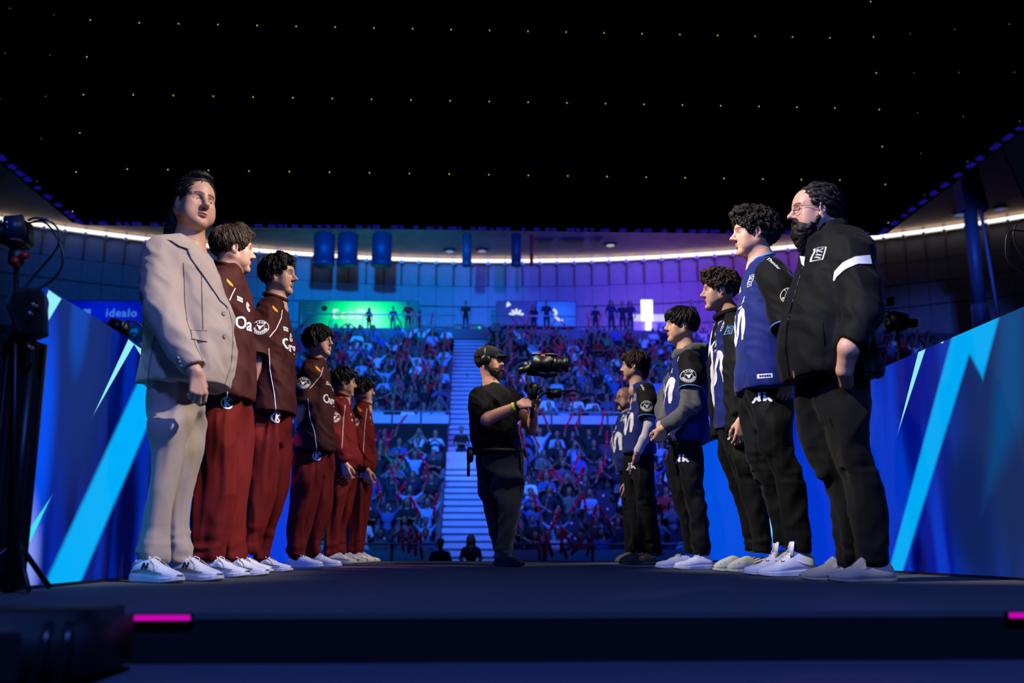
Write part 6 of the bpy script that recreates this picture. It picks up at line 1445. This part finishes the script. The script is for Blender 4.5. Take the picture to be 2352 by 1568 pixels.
def boards():
    Yb = 52.6; wt = glow('board_white', (225, 240, 235), 1.0)
    def green(r, a, b):
        m = picture('green_picture', r, ((120, 255, 160), (0, 205, 70), (2, 40, 20)), 1.5, float(U(838, 715, Yb)[0] - r.location.x), 2.6, .9, 2.2)
        MB().box((a[0], Yb, a[2]), (b[0], Yb + .02, b[2])).build('screen', m, r); dim = glow('board_dim', (40, 110, 120), .5)
        flat_text('lettering', 'EcoDo', 812, 722, Yb, 30, wt, r, 1.25)
        for k, y in enumerate((701, 709, 717)): o = U(712, y, Yb); obj('small_print', *[(lambda t: (np.array([(o[0] + v[0] * 6, Yb - .008, o[2] + v[1] * 6) for v in t[0]]), t[1]))(D_block(.055, .012, 1, 5))][0], dim, r)
        o = U(745, 708, Yb); obj('round_mark', np.array([(o[0] + v[0], Yb - .008, o[2] + v[1]) for v in disc(0, 0, .16, 18)]), [tuple(range(18))], mat('mark_dark', (6, 20, 14), .8), r)
        o = U(935, 698, Yb); t = D_block(.20, .008, 1, 12); obj('small_print', np.array([(o[0] + v[0] * 4, Yb - .008, o[2] + v[1] * 6) for v in t[0]]), t[1], dim, r)
    board('display_board', 'long green glowing display board on the back wall', 'display', (686, 960), (693, 775), Yb, True, green)
    def dark(r, a, b):
        MB().box((a[0], Yb, a[2]), (b[0], Yb + .02, b[2])).build('screen', mat('board_black', (8, 10, 18), .4), r)
        o = U(1168, 699, Yb); obj('triangle_mark', np.array([(o[0] + x, Yb - .008, o[2] + z) for x, z in ((-.12, -.16), (.14, -.02), (-.02, .16), (-.1, .05))]), [(0, 1, 2, 3)], wt, r)
        V = []; Fc = []
        for t in range(5):
            aa = math.radians(20 + t * 35); p = np.array([math.cos(aa), math.sin(aa)]); qn = np.array([-p[1], p[0]]); k = len(V)
            V += [p * .12 + qn * .05, p * .36 + qn * .07, p * .44, p * .36 - qn * .07, p * .12 - qn * .05]; Fc.append(tuple(range(k, k + 5)))
        o = U(1186, 726, Yb); obj('flower_mark', np.array([(o[0] + v[0], Yb - .008, o[2] + v[1]) for v in V]), Fc, wt, r)
    board('display_board', 'black display board with small white flower and arrow marks', 'display', (1142, 1231), (693, 745), Yb, True, dark)
    def blue(r, a, b):
        MB().box((a[0], Yb, a[2]), (b[0], Yb + .02, b[2])).build('screen', picture('blue_picture', r, ((10, 110, 250), (0, 80, 220), (0, 40, 170)), .8, 0, 2.0, .6, 1.5), r)
        ln = smoothline([(-.2, .3), (-.05, .1), (-.12, -.1), (.1, -.3), (.3, -.34)], 5); o = U(1280, 722, Yb); t = poly_tris(strip(ln, .12)); obj('white_swirl', np.array([(o[0] + v[0], Yb - .008, o[2] + v[1]) for v in t[0]]), t[1], wt, r)
    board('display_board', 'plain blue display board with a white swirl', 'display', (1233, 1322), (693, 748), Yb, True, blue)
    Yi = 48.0
    def idl(r, a, b):
        MB().box((a[0], Yi, a[2]), (b[0], Yi + .02, b[2])).build('screen', picture('deep_blue_picture', r, ((0, 30, 250), (0, 8, 215), (0, 4, 120)), .55, float(U(240, 720, Yi)[0] - r.location.x), 2.6, .6, 2.4), r)
        flat_text('lettering', 'idealo', 279, 719, Yi, 27, glow('board_sky', (70, 130, 235), .8), r, 1.1); o = U(200, 716, Yi); MB().box((o[0] - .17, Yi - .01, o[2] - .13), (o[0] + .17, Yi - .004, o[2] + .13)).build('square_mark', MATS['board_sky'], r)
    board('display_board', 'deep blue display board behind the beige blazer', 'display', (150, 332), (692, 748), Yi, True, idl)
    # white-lit stand at the right
    r = empty('light_booth', U(1490, 765, 51)); tag(r, 'white glowing booth on the concourse with bright light panels', 'booth')
    for (x0, x1, y0, y1, m, nm) in ((1474, 1499, 688, 752, glow('booth_white', (235, 240, 255), 1.6), 'light_panel'), (1455, 1545, 722, 738, glow('booth_soft', (205, 210, 255), .9), 'canopy'), (1455, 1545, 738, 766, mat('booth_panel', (190, 196, 205), .6), 'counter'), (1484, 1496, 738, 764, MATS['booth_white'], 'light_post'), (1510, 1540, 740, 752, mat('booth_print', (120, 170, 160), .6), 'sign')):
        d = {'light_panel': .10, 'canopy': .35, 'counter': .0, 'light_post': -.14, 'sign': -.14}[nm]; a = U(x0, y1, 51 - d * 0 + d); b = U(x1, y0, 51 + d); MB().box((a[0], 51 + d, a[2]), (b[0], 51 + d + .12, b[2]), .02).build(nm, m, r)
    for k, (px, w_, lb) in enumerate(((1052, 15, 'small tan crate on the concourse edge left of the standing man'), (1092, 26, 'wide tan crate on the concourse edge with a green lamp'))):
        a = U(px - w_ / 2, 769, 47.15); b = U(px + w_ / 2, 747, 47.15); t = empty('crate', ((a[0] + b[0]) / 2, 47.2, Z_CON)); tag(t, lb, 'crate'); zt = b[2]
        MB().box((a[0], 46.98, Z_CON), (b[0], 47.4, zt - .04)).build('box', mat('crate_tan', (150, 128, 108), .8, 0, .2, 4, .15), t); MB().box((a[0] - .03, 46.95, zt - .04), (b[0] + .03, 47.43, zt)).build('lid', mat('crate_dark', (40, 36, 34), .7), t)
        if k: MB().lathe(U(1101, 752, 46.96), (0, -1, 0), ((0, .06), (.03, .05)), 12).build('lamp', glow('crate_green', (20, 230, 110), 1.2), t)
    for (x0, x1, s) in ((690, 1048, 'left'), (1125, 1330, 'right')):
        t = empty('handrail', U((x0 + x1) / 2, 760, 47.3)); tag(t, 'thin rail along the concourse edge, %s of the crates' % s, 'railing'); zt = U(1076, 724, 47.3)[2]
        a, b = U(x0, 724, 47.3)[0], U(x1, 724, 47.3)[0]; MB().tube([(a, 47.3, zt), (b, 47.3, zt)], .035, 6).build('rail', MATS['rail_steel'], t, True)
        for x in np.linspace(a + .05, b - .05, 6): MB().tube([(x, 47.3, Z_CON), (x, 47.3, zt)], .025, 6).build('post', MATS['rail_steel'], t, True)
boards()

# ------------------------------------------------------------------ spectators
M_SPSK = mat('spectator_skin', (132, 100, 90), .7); M_SPHR = mat('spectator_hair', (26, 20, 18), .7); M_SPSH = mat('spectator_top', (128, 128, 128), .85, objcol=True, bump=.3, scale=12, var=.12); M_SPTR = mat('spectator_trousers', (26, 28, 40), .85); M_SPSA = mat('spectator_top_mixed', (128, 128, 128), .85, attr='Col')
def spectator(pose, h, hair=0):
    P = []
    s = lambda a, b, ra, rb, m: P.append((np.array(a, float), np.array(b, float), ra, rb, m))
    st = pose == 'stand'; dz = .36 if st else 0.0; ln = -.05 if pose == 'lean' else 0.0
    if st:
        for x in (-1, 1): s((x * .09, .1, .86), (x * .10, .08, .48), .085, .062, 3); s((x * .10, .08, .48), (x * .11, .10, .06), .06, .045, 3); s((x * .11, .10, .05), (x * .12, -.04, .04), .045, .04, 3)
    else:
        for x in (-1, 1): s((x * .09, .10, .50), (x * .13, -.32, .50), .088, .066, 3); s((x * .13, -.33, .48), (x * .12, -.30, .08), .058, .045, 3); s((x * .12, -.30, .05), (x * .13, -.42, .04), .045, .04, 3)
    s((0, .10, .52 + dz), (0, .12 + ln, .80 + dz), .135, .130, 2); s((0, .12 + ln, .80 + dz), (0, .12 + ln * 2, .93 + dz), .13, .12, 2); s((-.14, .12 + ln * 2, .98 + dz), (.14, .12 + ln * 2, .98 + dz), .066, .066, 2); s((-.07, .11 + ln, .86 + dz), (.07, .11 + ln, .86 + dz), .125, .125, 2)
    hd = np.array([0, .075 + ln * 2.4, 1.235 + dz]); s((0, .11 + ln * 2, 1.02 + dz), (0, .09 + ln * 2, 1.15 + dz), .052, .05, 0)
    s(hd + (0, -.012, -.055), hd + (0, .0, .035), .066, .084, 0); s(hd + (0, .018, .035), hd + (0, .026, .02), .097, .090, 1); s(hd + (0, -.092, -.02), hd + (0, -.085, .0), .016, .012, 0)
    if hair == 1:
        for x in (-1, 1): s(hd + (x * .075, .04, .02), hd + (x * .095, .04, -.19), .045, .035, 1)
        s(hd + (0, .07, 0), hd + (0, .075, -.18), .07, .05, 1)
    if hair == 2: s(hd + (0, .02, .06), hd + (0, .05, .05), .135, .125, 1)
    A_ = {'lap': (((.265, .06, .74), (.10, -.18, .60)),) * 2, 'lean': (((.26, -.08, .74), (.05, -.25, .72)),) * 2, 'up': (((.33, .02, 1.16), (.24, -.08, 1.42)),) * 2, 'vee': (((.36, .06, 1.12), (.42, .0, 1.38)),) * 2, 'clap': (((.29, -.04, .80), (.04, -.26, .95)),) * 2, 'phone': (((.27, -.06, .84), (.06, -.20, 1.16)),) * 2, 'one': (((.33, .0, 1.14), (.30, -.08, 1.42)), ((.265, .06, .74), (.10, -.18, .60))), 'fold': (((.27, .0, .76), (-.02, -.12, .80)),) * 2, 'stand': (((.27, .14, .76), (.25, .04, .52)),) * 2, 'head': (((.34, .08, 1.20), (.12, .06, 1.36)),) * 2}[pose]
    wr = []
    for x, (e, w) in zip((-1, 1), A_):
        sh = np.array([x * .19, .12 + ln * 2, .98 + dz]); e = np.array([x * e[0], e[1], e[2] + dz]); w = np.array([x * w[0], w[1], w[2] + dz]); s(sh, e, .058, .047, 2); s(e, w, .043, .033, 0 if x < 5 else 2); s(w, w + (w - e) / np.linalg.norm(w - e) * .09, .04, .03, 0); wr.append(w + (w - e) / np.linalg.norm(w - e) * .07)
    lo = np.min([np.minimum(p[0], p[1]) - max(p[2], p[3]) for p in P], axis=0) - .06; hi = np.max([np.maximum(p[0], p[1]) + max(p[2], p[3]) for p in P], axis=0) + .06
    A = Fld(lo, hi, h)
    for a, b, ra, rb, m in P: A.seg(a, b, ra, rb, .025)
    V, Q = A.mesh(1); c = V[Q].mean(1); D = []
    for a, b, ra, rb, m in P:
        d = b - a; t = np.clip(((c - a) @ d) / (d @ d + 1e-9), 0, 1); D.append(np.linalg.norm(c - a - t[:, None] * d, axis=1) - (ra + (rb - ra) * t))
    mi = np.array([p[4] for p in P])[np.argmin(np.array(D), axis=0)]
    mi = np.where((mi == 1) & (c[:, 2] < hd[2] + .045) & (c[:, 1] < hd[1] - .045) & (hair != 2), 0, mi)
    return V, Q, mi, wr
POSES = [('lap', 0), ('lap', 1), ('lean', 0), ('up', 0), ('vee', 0), ('clap', 1), ('phone', 0), ('one', 0), ('fold', 0), ('fold', 1), ('head', 0), ('clap', 0)]
TPL = []
for p_, hr in POSES:
    V_, Q_, mi_, wr_ = spectator(p_, .027, hr); TPL.append((mesh_data('spectator', V_, Q_, [M_SPSK, M_SPHR, M_SPSH, M_SPTR], True, mi_), wr_, p_))
V_, Q_, mi_, wr_ = spectator('stand', .03, 0); TST = mesh_data('spectator_standing', V_, Q_, [M_SPSK, M_SPHR, M_SPSH, M_SPTR], True, mi_)
V_, Q_, mi_, wr_ = spectator('stand', .03, 1); TST2 = mesh_data('spectator_standing', V_, Q_, [M_SPSK, M_SPHR, M_SPSH, M_SPTR], True, mi_)
LOWP = [spectator(p_, .06, hr)[:3] for p_, hr in (('lap', 0), ('up', 0), ('clap', 1), ('fold', 0))]
NUM = 'one two three four five six seven eight nine ten eleven twelve thirteen fourteen fifteen sixteen seventeen eighteen nineteen twenty'.split()
ORD = ['first', 'second', 'third', 'fourth', 'fifth', 'sixth', 'seventh', 'eighth', 'ninth', 'tenth', 'eleventh', 'twelfth', 'thirteenth', 'fourteenth', 'fifteenth', 'sixteenth', 'seventeenth', 'eighteenth', 'nineteenth', 'twentieth']
TOPS = [((176, 206, 226), 'white', 20), ((110, 160, 205), 'pale blue', 18), ((36, 80, 150), 'blue', 18), ((12, 18, 38), 'dark', 36), ((8, 10, 16), 'black', 24), ((150, 22, 40), 'red', 14), ((70, 84, 100), 'grey', 10), ((60, 120, 90), 'green', 2)]
TW = [t for t in TOPS for _ in range(t[2])]
M_STICK = mat('clapper_red', (235, 16, 60), .35, 0, .1, 30, .1, .5); M_STKL = mat('clapper_valve', (240, 70, 110), .5)
def stick_mesh():
    V = []; n = 10; pr = [(0, .015), (.03, .034), (.10, .040), (.50, .038), (.60, .033), (.64, .014)]
    mb = MB().lathe((0, 0, 0), (0, 0, 1), pr, n); return mesh_data('clapper_stick', mb.V, mb.F, [M_STICK], True), mesh_data('print', MB().lathe((0, 0, .22), (0, 0, 1), ((0, .0405), (.08, .0405)), n).V, MB().lathe((0, 0, .22), (0, 0, 1), ((0, .0405), (.08, .0405)), n).F, [M_STKL], True)
STK, STKP = stick_mesh()
def link(name, data, loc, parent=None):
    o = bpy.data.objects.new(name, data); COL.objects.link(o); o.location = loc; o.parent = parent; return o
def stick(loc, d, label):
    o = link('clapper_stick', STK, loc); o.rotation_euler = Vector(d).to_track_quat('Z', 'Y').to_euler(); tag(o, label, 'clapper', 'inflatable red clapper sticks in the crowd'); link('print_band', STKP, (0, 0, 0), o); return o
M_SEAT = mat('seat_navy', (20, 26, 58), .5, 0, .1, 30, .1); M_DOT = mat('seat_number', (190, 196, 214), .5)
SB = mesh_data('seat_back', MB().box((-.225, .285, .42), (.225, .335, .88), .02).V, MB().box((-.225, .285, .42), (.225, .335, .88), .02).F, [M_SEAT]); SP = mesh_data('seat_pan', MB().box((-.21, .20, .42), (.21, .27, .80), .02).V, MB().box((-.21, .20, .42), (.21, .27, .80), .02).F, [M_SEAT])
_d = MB().lathe((0, .198, .70), (0, -1, 0), ((-.006, .032), (.004, .032)), 10); SD = mesh_data('number_disc', _d.V, _d.F, [M_DOT]); _l = MB().box((-.03, .28, 0), (.03, .33, .45)); SL = mesh_data('seat_bracket', _l.V, _l.F, [M_SEAT])
def proj(P):
    v = np.asarray(P, float) - CO; z = v @ FW; return CX + F_ * (v @ RT) / z, CY - F_ * (v @ UP) / z
def crowd():
    rs = random.Random(21); spots = []
    for tier, n, fn, hw in (('lower', NLOW, low_row, 8.5), ('upper', NUP, up_row, 9.8)):
        for i in range(n):
            y, z = fn(i)
            for s in (-1, 1):
                x = (AX0 - .34) if s < 0 else (AX1 + .34); k = 0
                while abs(x) < hw:
                    px, py = proj((x, y, z + 1.1))
                    if 640 < px < 1600: spots.append((y, tier, i, s, k, x, z, px, py))
                    k += 1; x += s * .57
    # what the stage and its people leave in view
    def seen(px, py):
        if py > 1285: return False
        if px < 690 and py > 760: return False
        if px < 745 and py > 870: return False
        if px < 800 and py > 930: return False
        if px < 848 and py > 985: return False
        if 1090 < px < 1196 and py > 880: return False
        if px > 1430 and py > 1010: return False
        if px > 1520 and py > 800: return False
        if px > 1490 and py > 930: return False
        return True
    vis = []; rest = []
    for sp in spots:
        tier = sp[1]; occ = .80 if tier == 'lower' else .82
        if tier == 'lower' and sp[3] > 0 and sp[2] < 3 and sp[4] > 3: occ = .45
        full = rs.random() < occ; v = seen(sp[7], sp[8]); vis.append((sp, full)) if v else rest.append((sp, full))
    vis.sort(key=lambda t: t[0][0]); stuffP = []; seatn = 0; np_ = 0
    word = lambda sp: 'row %s of %s tier, seat %s %s of stairs' % (NUM[sp[2]], sp[1], NUM[min(sp[4], 19)], 'left' if sp[3] < 0 else 'right')
    seatstuff = []
    for sp, full in vis:
        y, tier, i, s, k, x, z, px, py = sp
        if seatn < 290 and (tier == 'lower' or not full):
            seatn += 1; r = empty('stadium_seat', (x, y, z)); tag(r, 'navy folding %s seat, %s' % ('taken' if full else 'empty', word(sp)), 'seat', 'navy folding seats in the stands')
            link('seat_back', SB, (0, 0, 0), r); link('seat_bracket', SL, (0, 0, 0), r); p = link('seat_pan', SP, (0, 0, 0), r)
            if full: p.rotation_euler = (math.radians(90), 0, 0); p.location = (0, .52, .14)
            else: link('number_disc', SD, (0, 0, 0), p)
        else: seatstuff.append((x, y, z))
        if not full: continue
        side = s > 0
        c = rs.choice(TW); pi = rs.randrange(len(TPL))
        if rs.random() < (.16 if not side else .12): pi = rs.choice((3, 4, 7))
        if np_ < 300:
            np_ += 1; me, wr, pose = TPL[pi]; o = link('spectator', me, (x + rs.uniform(-.03, .03), y - .02, z)); sc = rs.uniform(.93, 1.05); o.scale = (sc, sc, sc); o.rotation_euler = (0, 0, rs.uniform(-.25, .25)); o.color = (*lin(tuple(min(255, max(0, v + rs.randint(-14, 14))) for v in c[0])), 1)
            tag(o, 'spectator in %s top, %s' % (c[1], word(sp)), 'person', 'spectators in the stands')
            if pose in ('up', 'vee', 'one') and rs.random() < .75:
                for q in ((0, 1) if pose != 'one' else (0,)):
                    a = o.rotation_euler.z; w = wr[q] * sc; wl = (o.location.x + w[0] * math.cos(a) - w[1] * math.sin(a), o.location.y + w[0] * math.sin(a) + w[1] * math.cos(a), z + w[2]); d = (rs.uniform(-.9, .9), -.25, 1.0)
                    dn = Vector(d).normalized(); stick(tuple(Vector(wl) - dn * .10), d, 'red clapper, %s hand, %s' % (('right', 'left')[q], word(sp)))
        else: stuffP.append((x, y, z, c[0]))
    for sp, full in rest:
        if full: stuffP.append((sp[5], sp[0], sp[6], rs.choice(TW)[0]))
        seatstuff.append((sp[5], sp[0], sp[6]))
    # side blocks, glimpsed beyond the stage walls
    for (xa, xb, i0) in ((-21, -12.6, 3), (-12.4, -9.95, 0), (9.95, 12.4, 0), (12.6, 22, 3)):
        for i in range(i0, NUP):
            y, z = up_row(i); x = xa
            while x < xb:
                if rs.random() < .8: stuffP.append((x, y, z, rs.choice(TW)[0]))
                x += .55
    V = []; Q = []; M = []; C = []; n = 0
    for (x, y, z, rgb) in stuffP:
        v, q, mi = LOWP[rs.randrange(len(LOWP))]; V.append(v + np.array([x, y, z])); Q.append(q + n); M.append(mi); C.append(np.tile(np.array(lin(rgb)), (len(v), 1))); n += len(v)
    o = obj('crowd', np.concatenate(V) - np.array([0, 40, 6]), np.concatenate(Q), [M_SPSK, M_SPHR, M_SPSA, M_SPTR], None, True, np.concatenate(M), np.concatenate(C)); o.location = (0, 40, 6); tag(o, 'distant crowd filling the back rows and side blocks', 'crowd', None, 'stuff')
    mb = MB()
    for (x, y, z) in seatstuff: mb.box((x - .22, y + .285, z + .3), (x + .22, y + .335, z + .88))
    o = mb.build('seat_rows', M_SEAT, bpy.data.objects['floor_upper_tier']); o['kind'] = 'stuff'
    # clapper sticks held low at the front rail
    k = 0
    for (px, py, dx, dz_, lb) in ((926, 1252, -.1, 1, 'left'), (938, 1255, .05, 1, 'left'), (953, 1262, .1, 1, 'left'), (968, 1268, -.05, 1, 'left'), (1270, 1262, -.35, 1, 'right'), (1288, 1256, .1, 1, 'right'), (1302, 1268, -.3, 1, 'right'), (1312, 1258, .7, .8, 'right'), (1326, 1250, -.8, .9, 'right'), (1348, 1262, .35, 1, 'right'), (1240, 1272, 0, 1, 'right'), (1252, 1272, .1, 1, 'right')):
        c = U(px, py + 12, 25.6); stick(tuple(c), (dx, .05, dz_), 'red clapper at the front rail %s of stairs, %s from left' % (lb, ORD[k % 4 if lb == 'left' else k - 4])); k += 1
    # people standing on the concourse and sitting on the stairs
    for (px, py, Yp, rgb, hr, lb, rz) in ((1070, 690, 47.35, (10, 10, 14), 0, 'person in black standing between the tan crates', 0), (938, 691, 47.7, (190, 16, 26), 0, 'person in red top standing before the green board', 0), (850, 706, 47.8, (16, 18, 26), 1, 'dark-haired person standing at the bright middle of the green board', .6), (903, 703, 47.7, (30, 40, 70), 0, 'person in dark top standing right of the green glow', 0), (1256, 688, 47.7, (26, 28, 44), 0, 'person in dark top standing before the blue board', .1), (1226, 700, 47.8, (14, 16, 30), 1, 'long-haired person beside the black display board', 0),
                                  (1367, 703, 47.8, (18, 22, 36), 0, 'man in dark jacket seen from behind on the concourse', 3.1), (1405, 688, 47.8, (30, 30, 70), 1, 'long-haired person, leftmost of three standing by the white booth', .2), (1430, 691, 47.8, (20, 20, 44), 0, 'short-haired person, middle of three standing by the white booth', 0), (1446, 690, 47.8, (22, 26, 60), 1, 'long-haired person, rightmost of three standing by the white booth', -.3), (1588, 688, 47.8, (16, 18, 30), 0, 'person behind the black bowl haircut, on the concourse', 0)):
        h = U(px, py, Yp); o = link('spectator', TST2 if hr else TST, (h[0], Yp, Z_CON)); sc = (h[2] - Z_CON) / 1.70; o.scale = (min(sc, 1.12), min(sc, 1.12), sc); o.rotation_euler = (0, 0, rz); o.color = (*lin(rgb), 1); tag(o, lb, 'person', 'people standing on the concourse')
    for (px, py, Yp, fl, rgb, pi, lb) in ((1074, 858, 42.6, None, (22, 34, 90), 0, 'person in dark top sitting on the upper stairs'), (1060, 980, 34.9, 3.3, (12, 12, 16), 2, 'person in black sitting hunched on the landing between the tiers'), (1082, 1229, 26.0, None, (22, 20, 26), 1, 'long-haired person sitting at the foot of the stairs'), (1012, 1238, 25.2, None, (24, 30, 60), 0, 'dark frizzy-haired person in front of the front rail')):
        h = U(px, py, Yp); z = h[2] - 1.33; o = link('spectator', TPL[pi][0], (h[0], Yp, z)); o.color = (*lin(rgb), 1); tag(o, lb, 'person', 'people on the stairs')
crowd()
# ------------------------------------------------------------------ cameras and gear round the stage
def gear():
    mk = mat('gear_black', (13, 13, 15), .45); mblu = mat('gear_grey', (40, 52, 66), .4, .3); ms = mat('gear_silver', (200, 205, 215), .25, .9); mred = mat('gear_red', (150, 24, 20), .4); cab = mat('cable_black', (18, 18, 20), .4)
    Y = 3.30; q = lambda x, y, d=0.0: U(x, y, Y + d); ppm = F_ / (Y * .98 + .2); m_ = lambda p: p / ppm
    b = q(28, 1352); r = empty('camera_stand', (b[0], Y, 0)); tag(r, 'black camera stand with a clamped joint at the left edge', 'stand')
    MB().tube([(b[0], Y, .02), q(38, 608)], .009, 8).build('pole', mk, r, True)
    for a in (0, 120, 240): MB().tube([(b[0], Y, .16), (b[0] + .16 * math.cos(math.radians(a + 70)), Y + .16 * math.sin(math.radians(a + 70)), .012)], .009, 6).build('leg', mk, r, True)
    j = MB().lathe(q(38, 592), (0, 0, 1), ((-.03, .012), (-.02, .026), (.02, .026), (.03, .014)), 16).build('clamp', mk, r, True)
    MB().lathe(q(35, 602, -.02), (.3, -1, 0), ((-.01, .014), (.02, .014)), 12).build('red_knob', mred, j, True); MB().lathe(q(55, 588, -.02), (1, -.4, .2), ((-.012, .012), (.014, .012)), 12).build('red_knob', mred, j, True); MB().tube([q(38, 586), q(35, 566)], .010, 8).build('spigot', ms, j, True)
    cr = empty('video_camera', q(35, 562)); tag(cr, 'small box camera on the stand at the left edge', 'camera')
    MB().obox(q(34, 528), (m_(20), .01, m_(5)), (-.02, .05, 0), (m_(-5), 0, m_(26)), .12).build('body', mblu, cr, True)
    MB().obox(q(57, 535, .02), (m_(9), .0, m_(2)), (0, .045, 0), (m_(-4), 0, m_(26)), .15).build('back_plate', mk, cr, True); MB().lathe(q(16, 536), (-1, -.1, -.12), ((-.02, .034), (.05, .034), (.055, .04), (.10, .04)), 20).build('lens', mk, cr, True)
    for y in (511, 522, 533): MB().lathe(q(15, y, -.052), (-.2, -1, 0), ((-.006, .0065), (.004, .0065)), 10).build('button', ms, cr, True)
    MB().obox(q(36, 560), (m_(22), 0, 0), (0, .05, 0), (0, 0, m_(6)), .2).build('mount_plate', mk, cr, True)
    for nm, pts in (('cable', [(64, 506), (82, 500), (112, 506), (132, 525), (137, 552), (125, 580), (95, 615), (62, 655), (45, 690)]), ('cable', [(66, 512), (100, 508), (124, 535), (138, 560), (146, 592), (138, 622), (118, 645), (92, 662)])):
        MB().tube(smoothline([q(x, y) for x, y in pts], 5), .0042, 6).build(nm, cab, cr, True)
    MB().tube(smoothline([q(x, y, -.004) for x, y in ((84, 500), (100, 502), (116, 508))], 4), .0055, 6).build('silver_plug', ms, cr, True)
    # hooded lamp and drape hiding the end of the wall
    hr = empty('hooded_lamp', (q(68, 720)[0], Y + .04, 0)); tag(hr, 'black hooded stage lamp hanging beside the left screen wall', 'lamp')
    A = Fld(q(20, 760) - (.03, .14, .02), q(125, 640) + (.03, .14, .05), .008); A.ell(q(62, 700), (m_(34), .07, m_(32)), .02); A.ell(q(88, 690), (m_(20), .06, m_(26)), .03); A.seg(q(75, 730), q(82, 820), .05, .045, .03); V, Q = A.mesh(2); V, Q = fold(V, Q, 'top', 4, 1.4); obj('hood', V, Q, fabric('gear_cloth', (10, 10, 11), .9), hr, True)
    for x, y in ((78, 700), (70, 720), (69, 797)): MB().lathe(q(x, y, -.085), (0, -1, 0), ((-.02, .006), (.012, .006)), 8).build('rivet', ms, hr, True)
    MB().tube([q(74, 810), (q(74, 810)[0], Y, .0)], .02, 8).build('stand_pole', mk, hr, True)
    V = []; n = 40; xs = np.linspace(q(-120, 900)[0], q(66, 900)[0], n); zt = q(0, 742)[2]
    for k, z in enumerate(np.linspace(.005, zt, 6)):
        for i, x in enumerate(xs): V.append((x, Y + .09 + .028 * math.sin(i * 1.05) + .012 * math.sin(i * 2.3 + 1) * (1 - z / zt * .4), z - (.05 * (i / n) if k == 5 else 0)))
    N = len(V); V += [(x, y + .012, z) for x, y, z in V]; Fq = [(k * n + i, k * n + i + 1, (k + 1) * n + i + 1, (k + 1) * n + i) for k in range(5) for i in range(n - 1)]
    o = top('black_drape', V, Fq + [tuple(N + a for a in f[::-1]) for f in Fq], fabric('drape_black', (9, 9, 11), .95), (float(xs[n // 2]), Y + .1, 0), smooth=True); tag(o, 'black drape hanging at the near end of the left screen wall', 'drape')
    # broadcast cameras peeping over the walls
    for k, (cx, cy, Yc, sgn, lb) in enumerate(((272, 752, 4.75, 1, 'small broadcast camera peeping over the left screen wall'), (2060, 738, 6.4, -1, 'broadcast camera with red cable behind the right screen wall'))):
        q2 = lambda x, y, d=0.0: U(x, y, Yc + d); pm = F_ / (Yc * .98 + .2); s = (1.0 if k == 0 else 1.25) / pm; c = q2(cx, cy); rr = empty('video_camera', (c[0], Yc, 0)); tag(rr, lb, 'camera')
        MB().tube([(c[0] + .03 * sgn, Yc, -1.2), c], .012, 8).build('pole', mk, rr, True); MB().obox(c, (16 * s, 0, -4 * s), (0, .05, 0), (3 * s, 0, 15 * s), .15).build('body', mk, rr, True); MB().lathe(c + (-18 * s * sgn * (1 if k == 0 else -1) * (1), 0, 0), (-1 if k == 0 else 1, -.2, .1), ((-.01, 10 * s), (12 * s, 10 * s), (14 * s, 12 * s), (24 * s, 12 * s)), 18).build('lens', mk, rr, True)
        MB().obox(c + (16 * s if k == 0 else -16 * s, 0, -6 * s), (6 * s, 0, 0), (0, .04, 0), (2 * s, 0, 16 * s), .2).build('battery', mk, rr, True)
        if k == 0: MB().tube([q2(290, 738), q2(312, 738), q2(322, 746), q2(338, 762)], 2.2 * s, 8).build('handle', ms, rr, True)
        else:
            MB().tube(smoothline([q2(x, y) for x, y in ((2045, 700), (2030, 702), (2022, 716), (2026, 735), (2036, 760))], 5), 2 * s, 6).build('cable', ms, rr, True); MB().tube(smoothline([q2(x, y) for x, y in ((2044, 716), (2020, 718), (2008, 740), (2005, 765))], 5), 1.6 * s, 6).build('cable', cab, rr, True)
            MB().obox(q2(2092, 742, .03), (12 * s, 0, 0), (0, .02, 0), (0, 0, 8 * s), .2).build('red_cover', mred, rr, True); MB().lathe(q2(2045, 692), (0, 0, 1), ((-8 * s, 6 * s), (6 * s, 8 * s)), 12).build('top_mic', mk, rr, True)
    q3 = lambda x, y: U(x, y, 4.2); rr = empty('cable_loop', (q3(2400, 600)[0], 4.2, 0)); tag(rr, 'thin cable looping down at the right edge', 'cable')
    for pts in ([(2420, 500), (2352, 504), (2332, 520), (2328, 545), (2345, 585), (2400, 640)], [(2420, 530), (2352, 530), (2322, 530), (2311, 548), (2312, 590), (2330, 615), (2362, 634), (2420, 650)]): MB().tube(smoothline([q3(x, y) for x, y in pts], 5), .004, 6).build('cable', cab, rr, True)
    MB().tube([(q3(2420, 700)[0], 4.2, -.1), (q3(2420, 700)[0], 4.2, q3(2420, 490)[2])], .02, 8).build('pole', mk, rr, True)
    # stage monitor in the foreground
    a = U(248, 1450, 2.0)[0]; r = empty('stage_monitor', (a - .4, 1.98, -.108)); tag(r, 'black stage speaker lying in the left foreground', 'speaker'); zt = U(100, 1408, 1.9)[2]
    MB().box((a - 1.0, 1.86, -.108), (a - .01, 2.2, zt), .02).build('cabinet', mat('speaker_black', (12, 13, 16), .55), r, True)
    MB().box((a - .95, 1.852, -.09), (a - .10, 1.862, zt - .03), .004).build('grille', mat('grille_black', (7, 7, 8), .8, 0, .6, 900, .2), r)
    for x in (-.055, -.018): MB().tube([(a + x - .02, 1.85, -.10), (a + x - .004, 1.85, -.04), (a + x, 1.86, zt - .012)], .009, 8).build('edge_trim', mat('trim_gloss', (24, 30, 36), .25, .3), r, True)
gear()
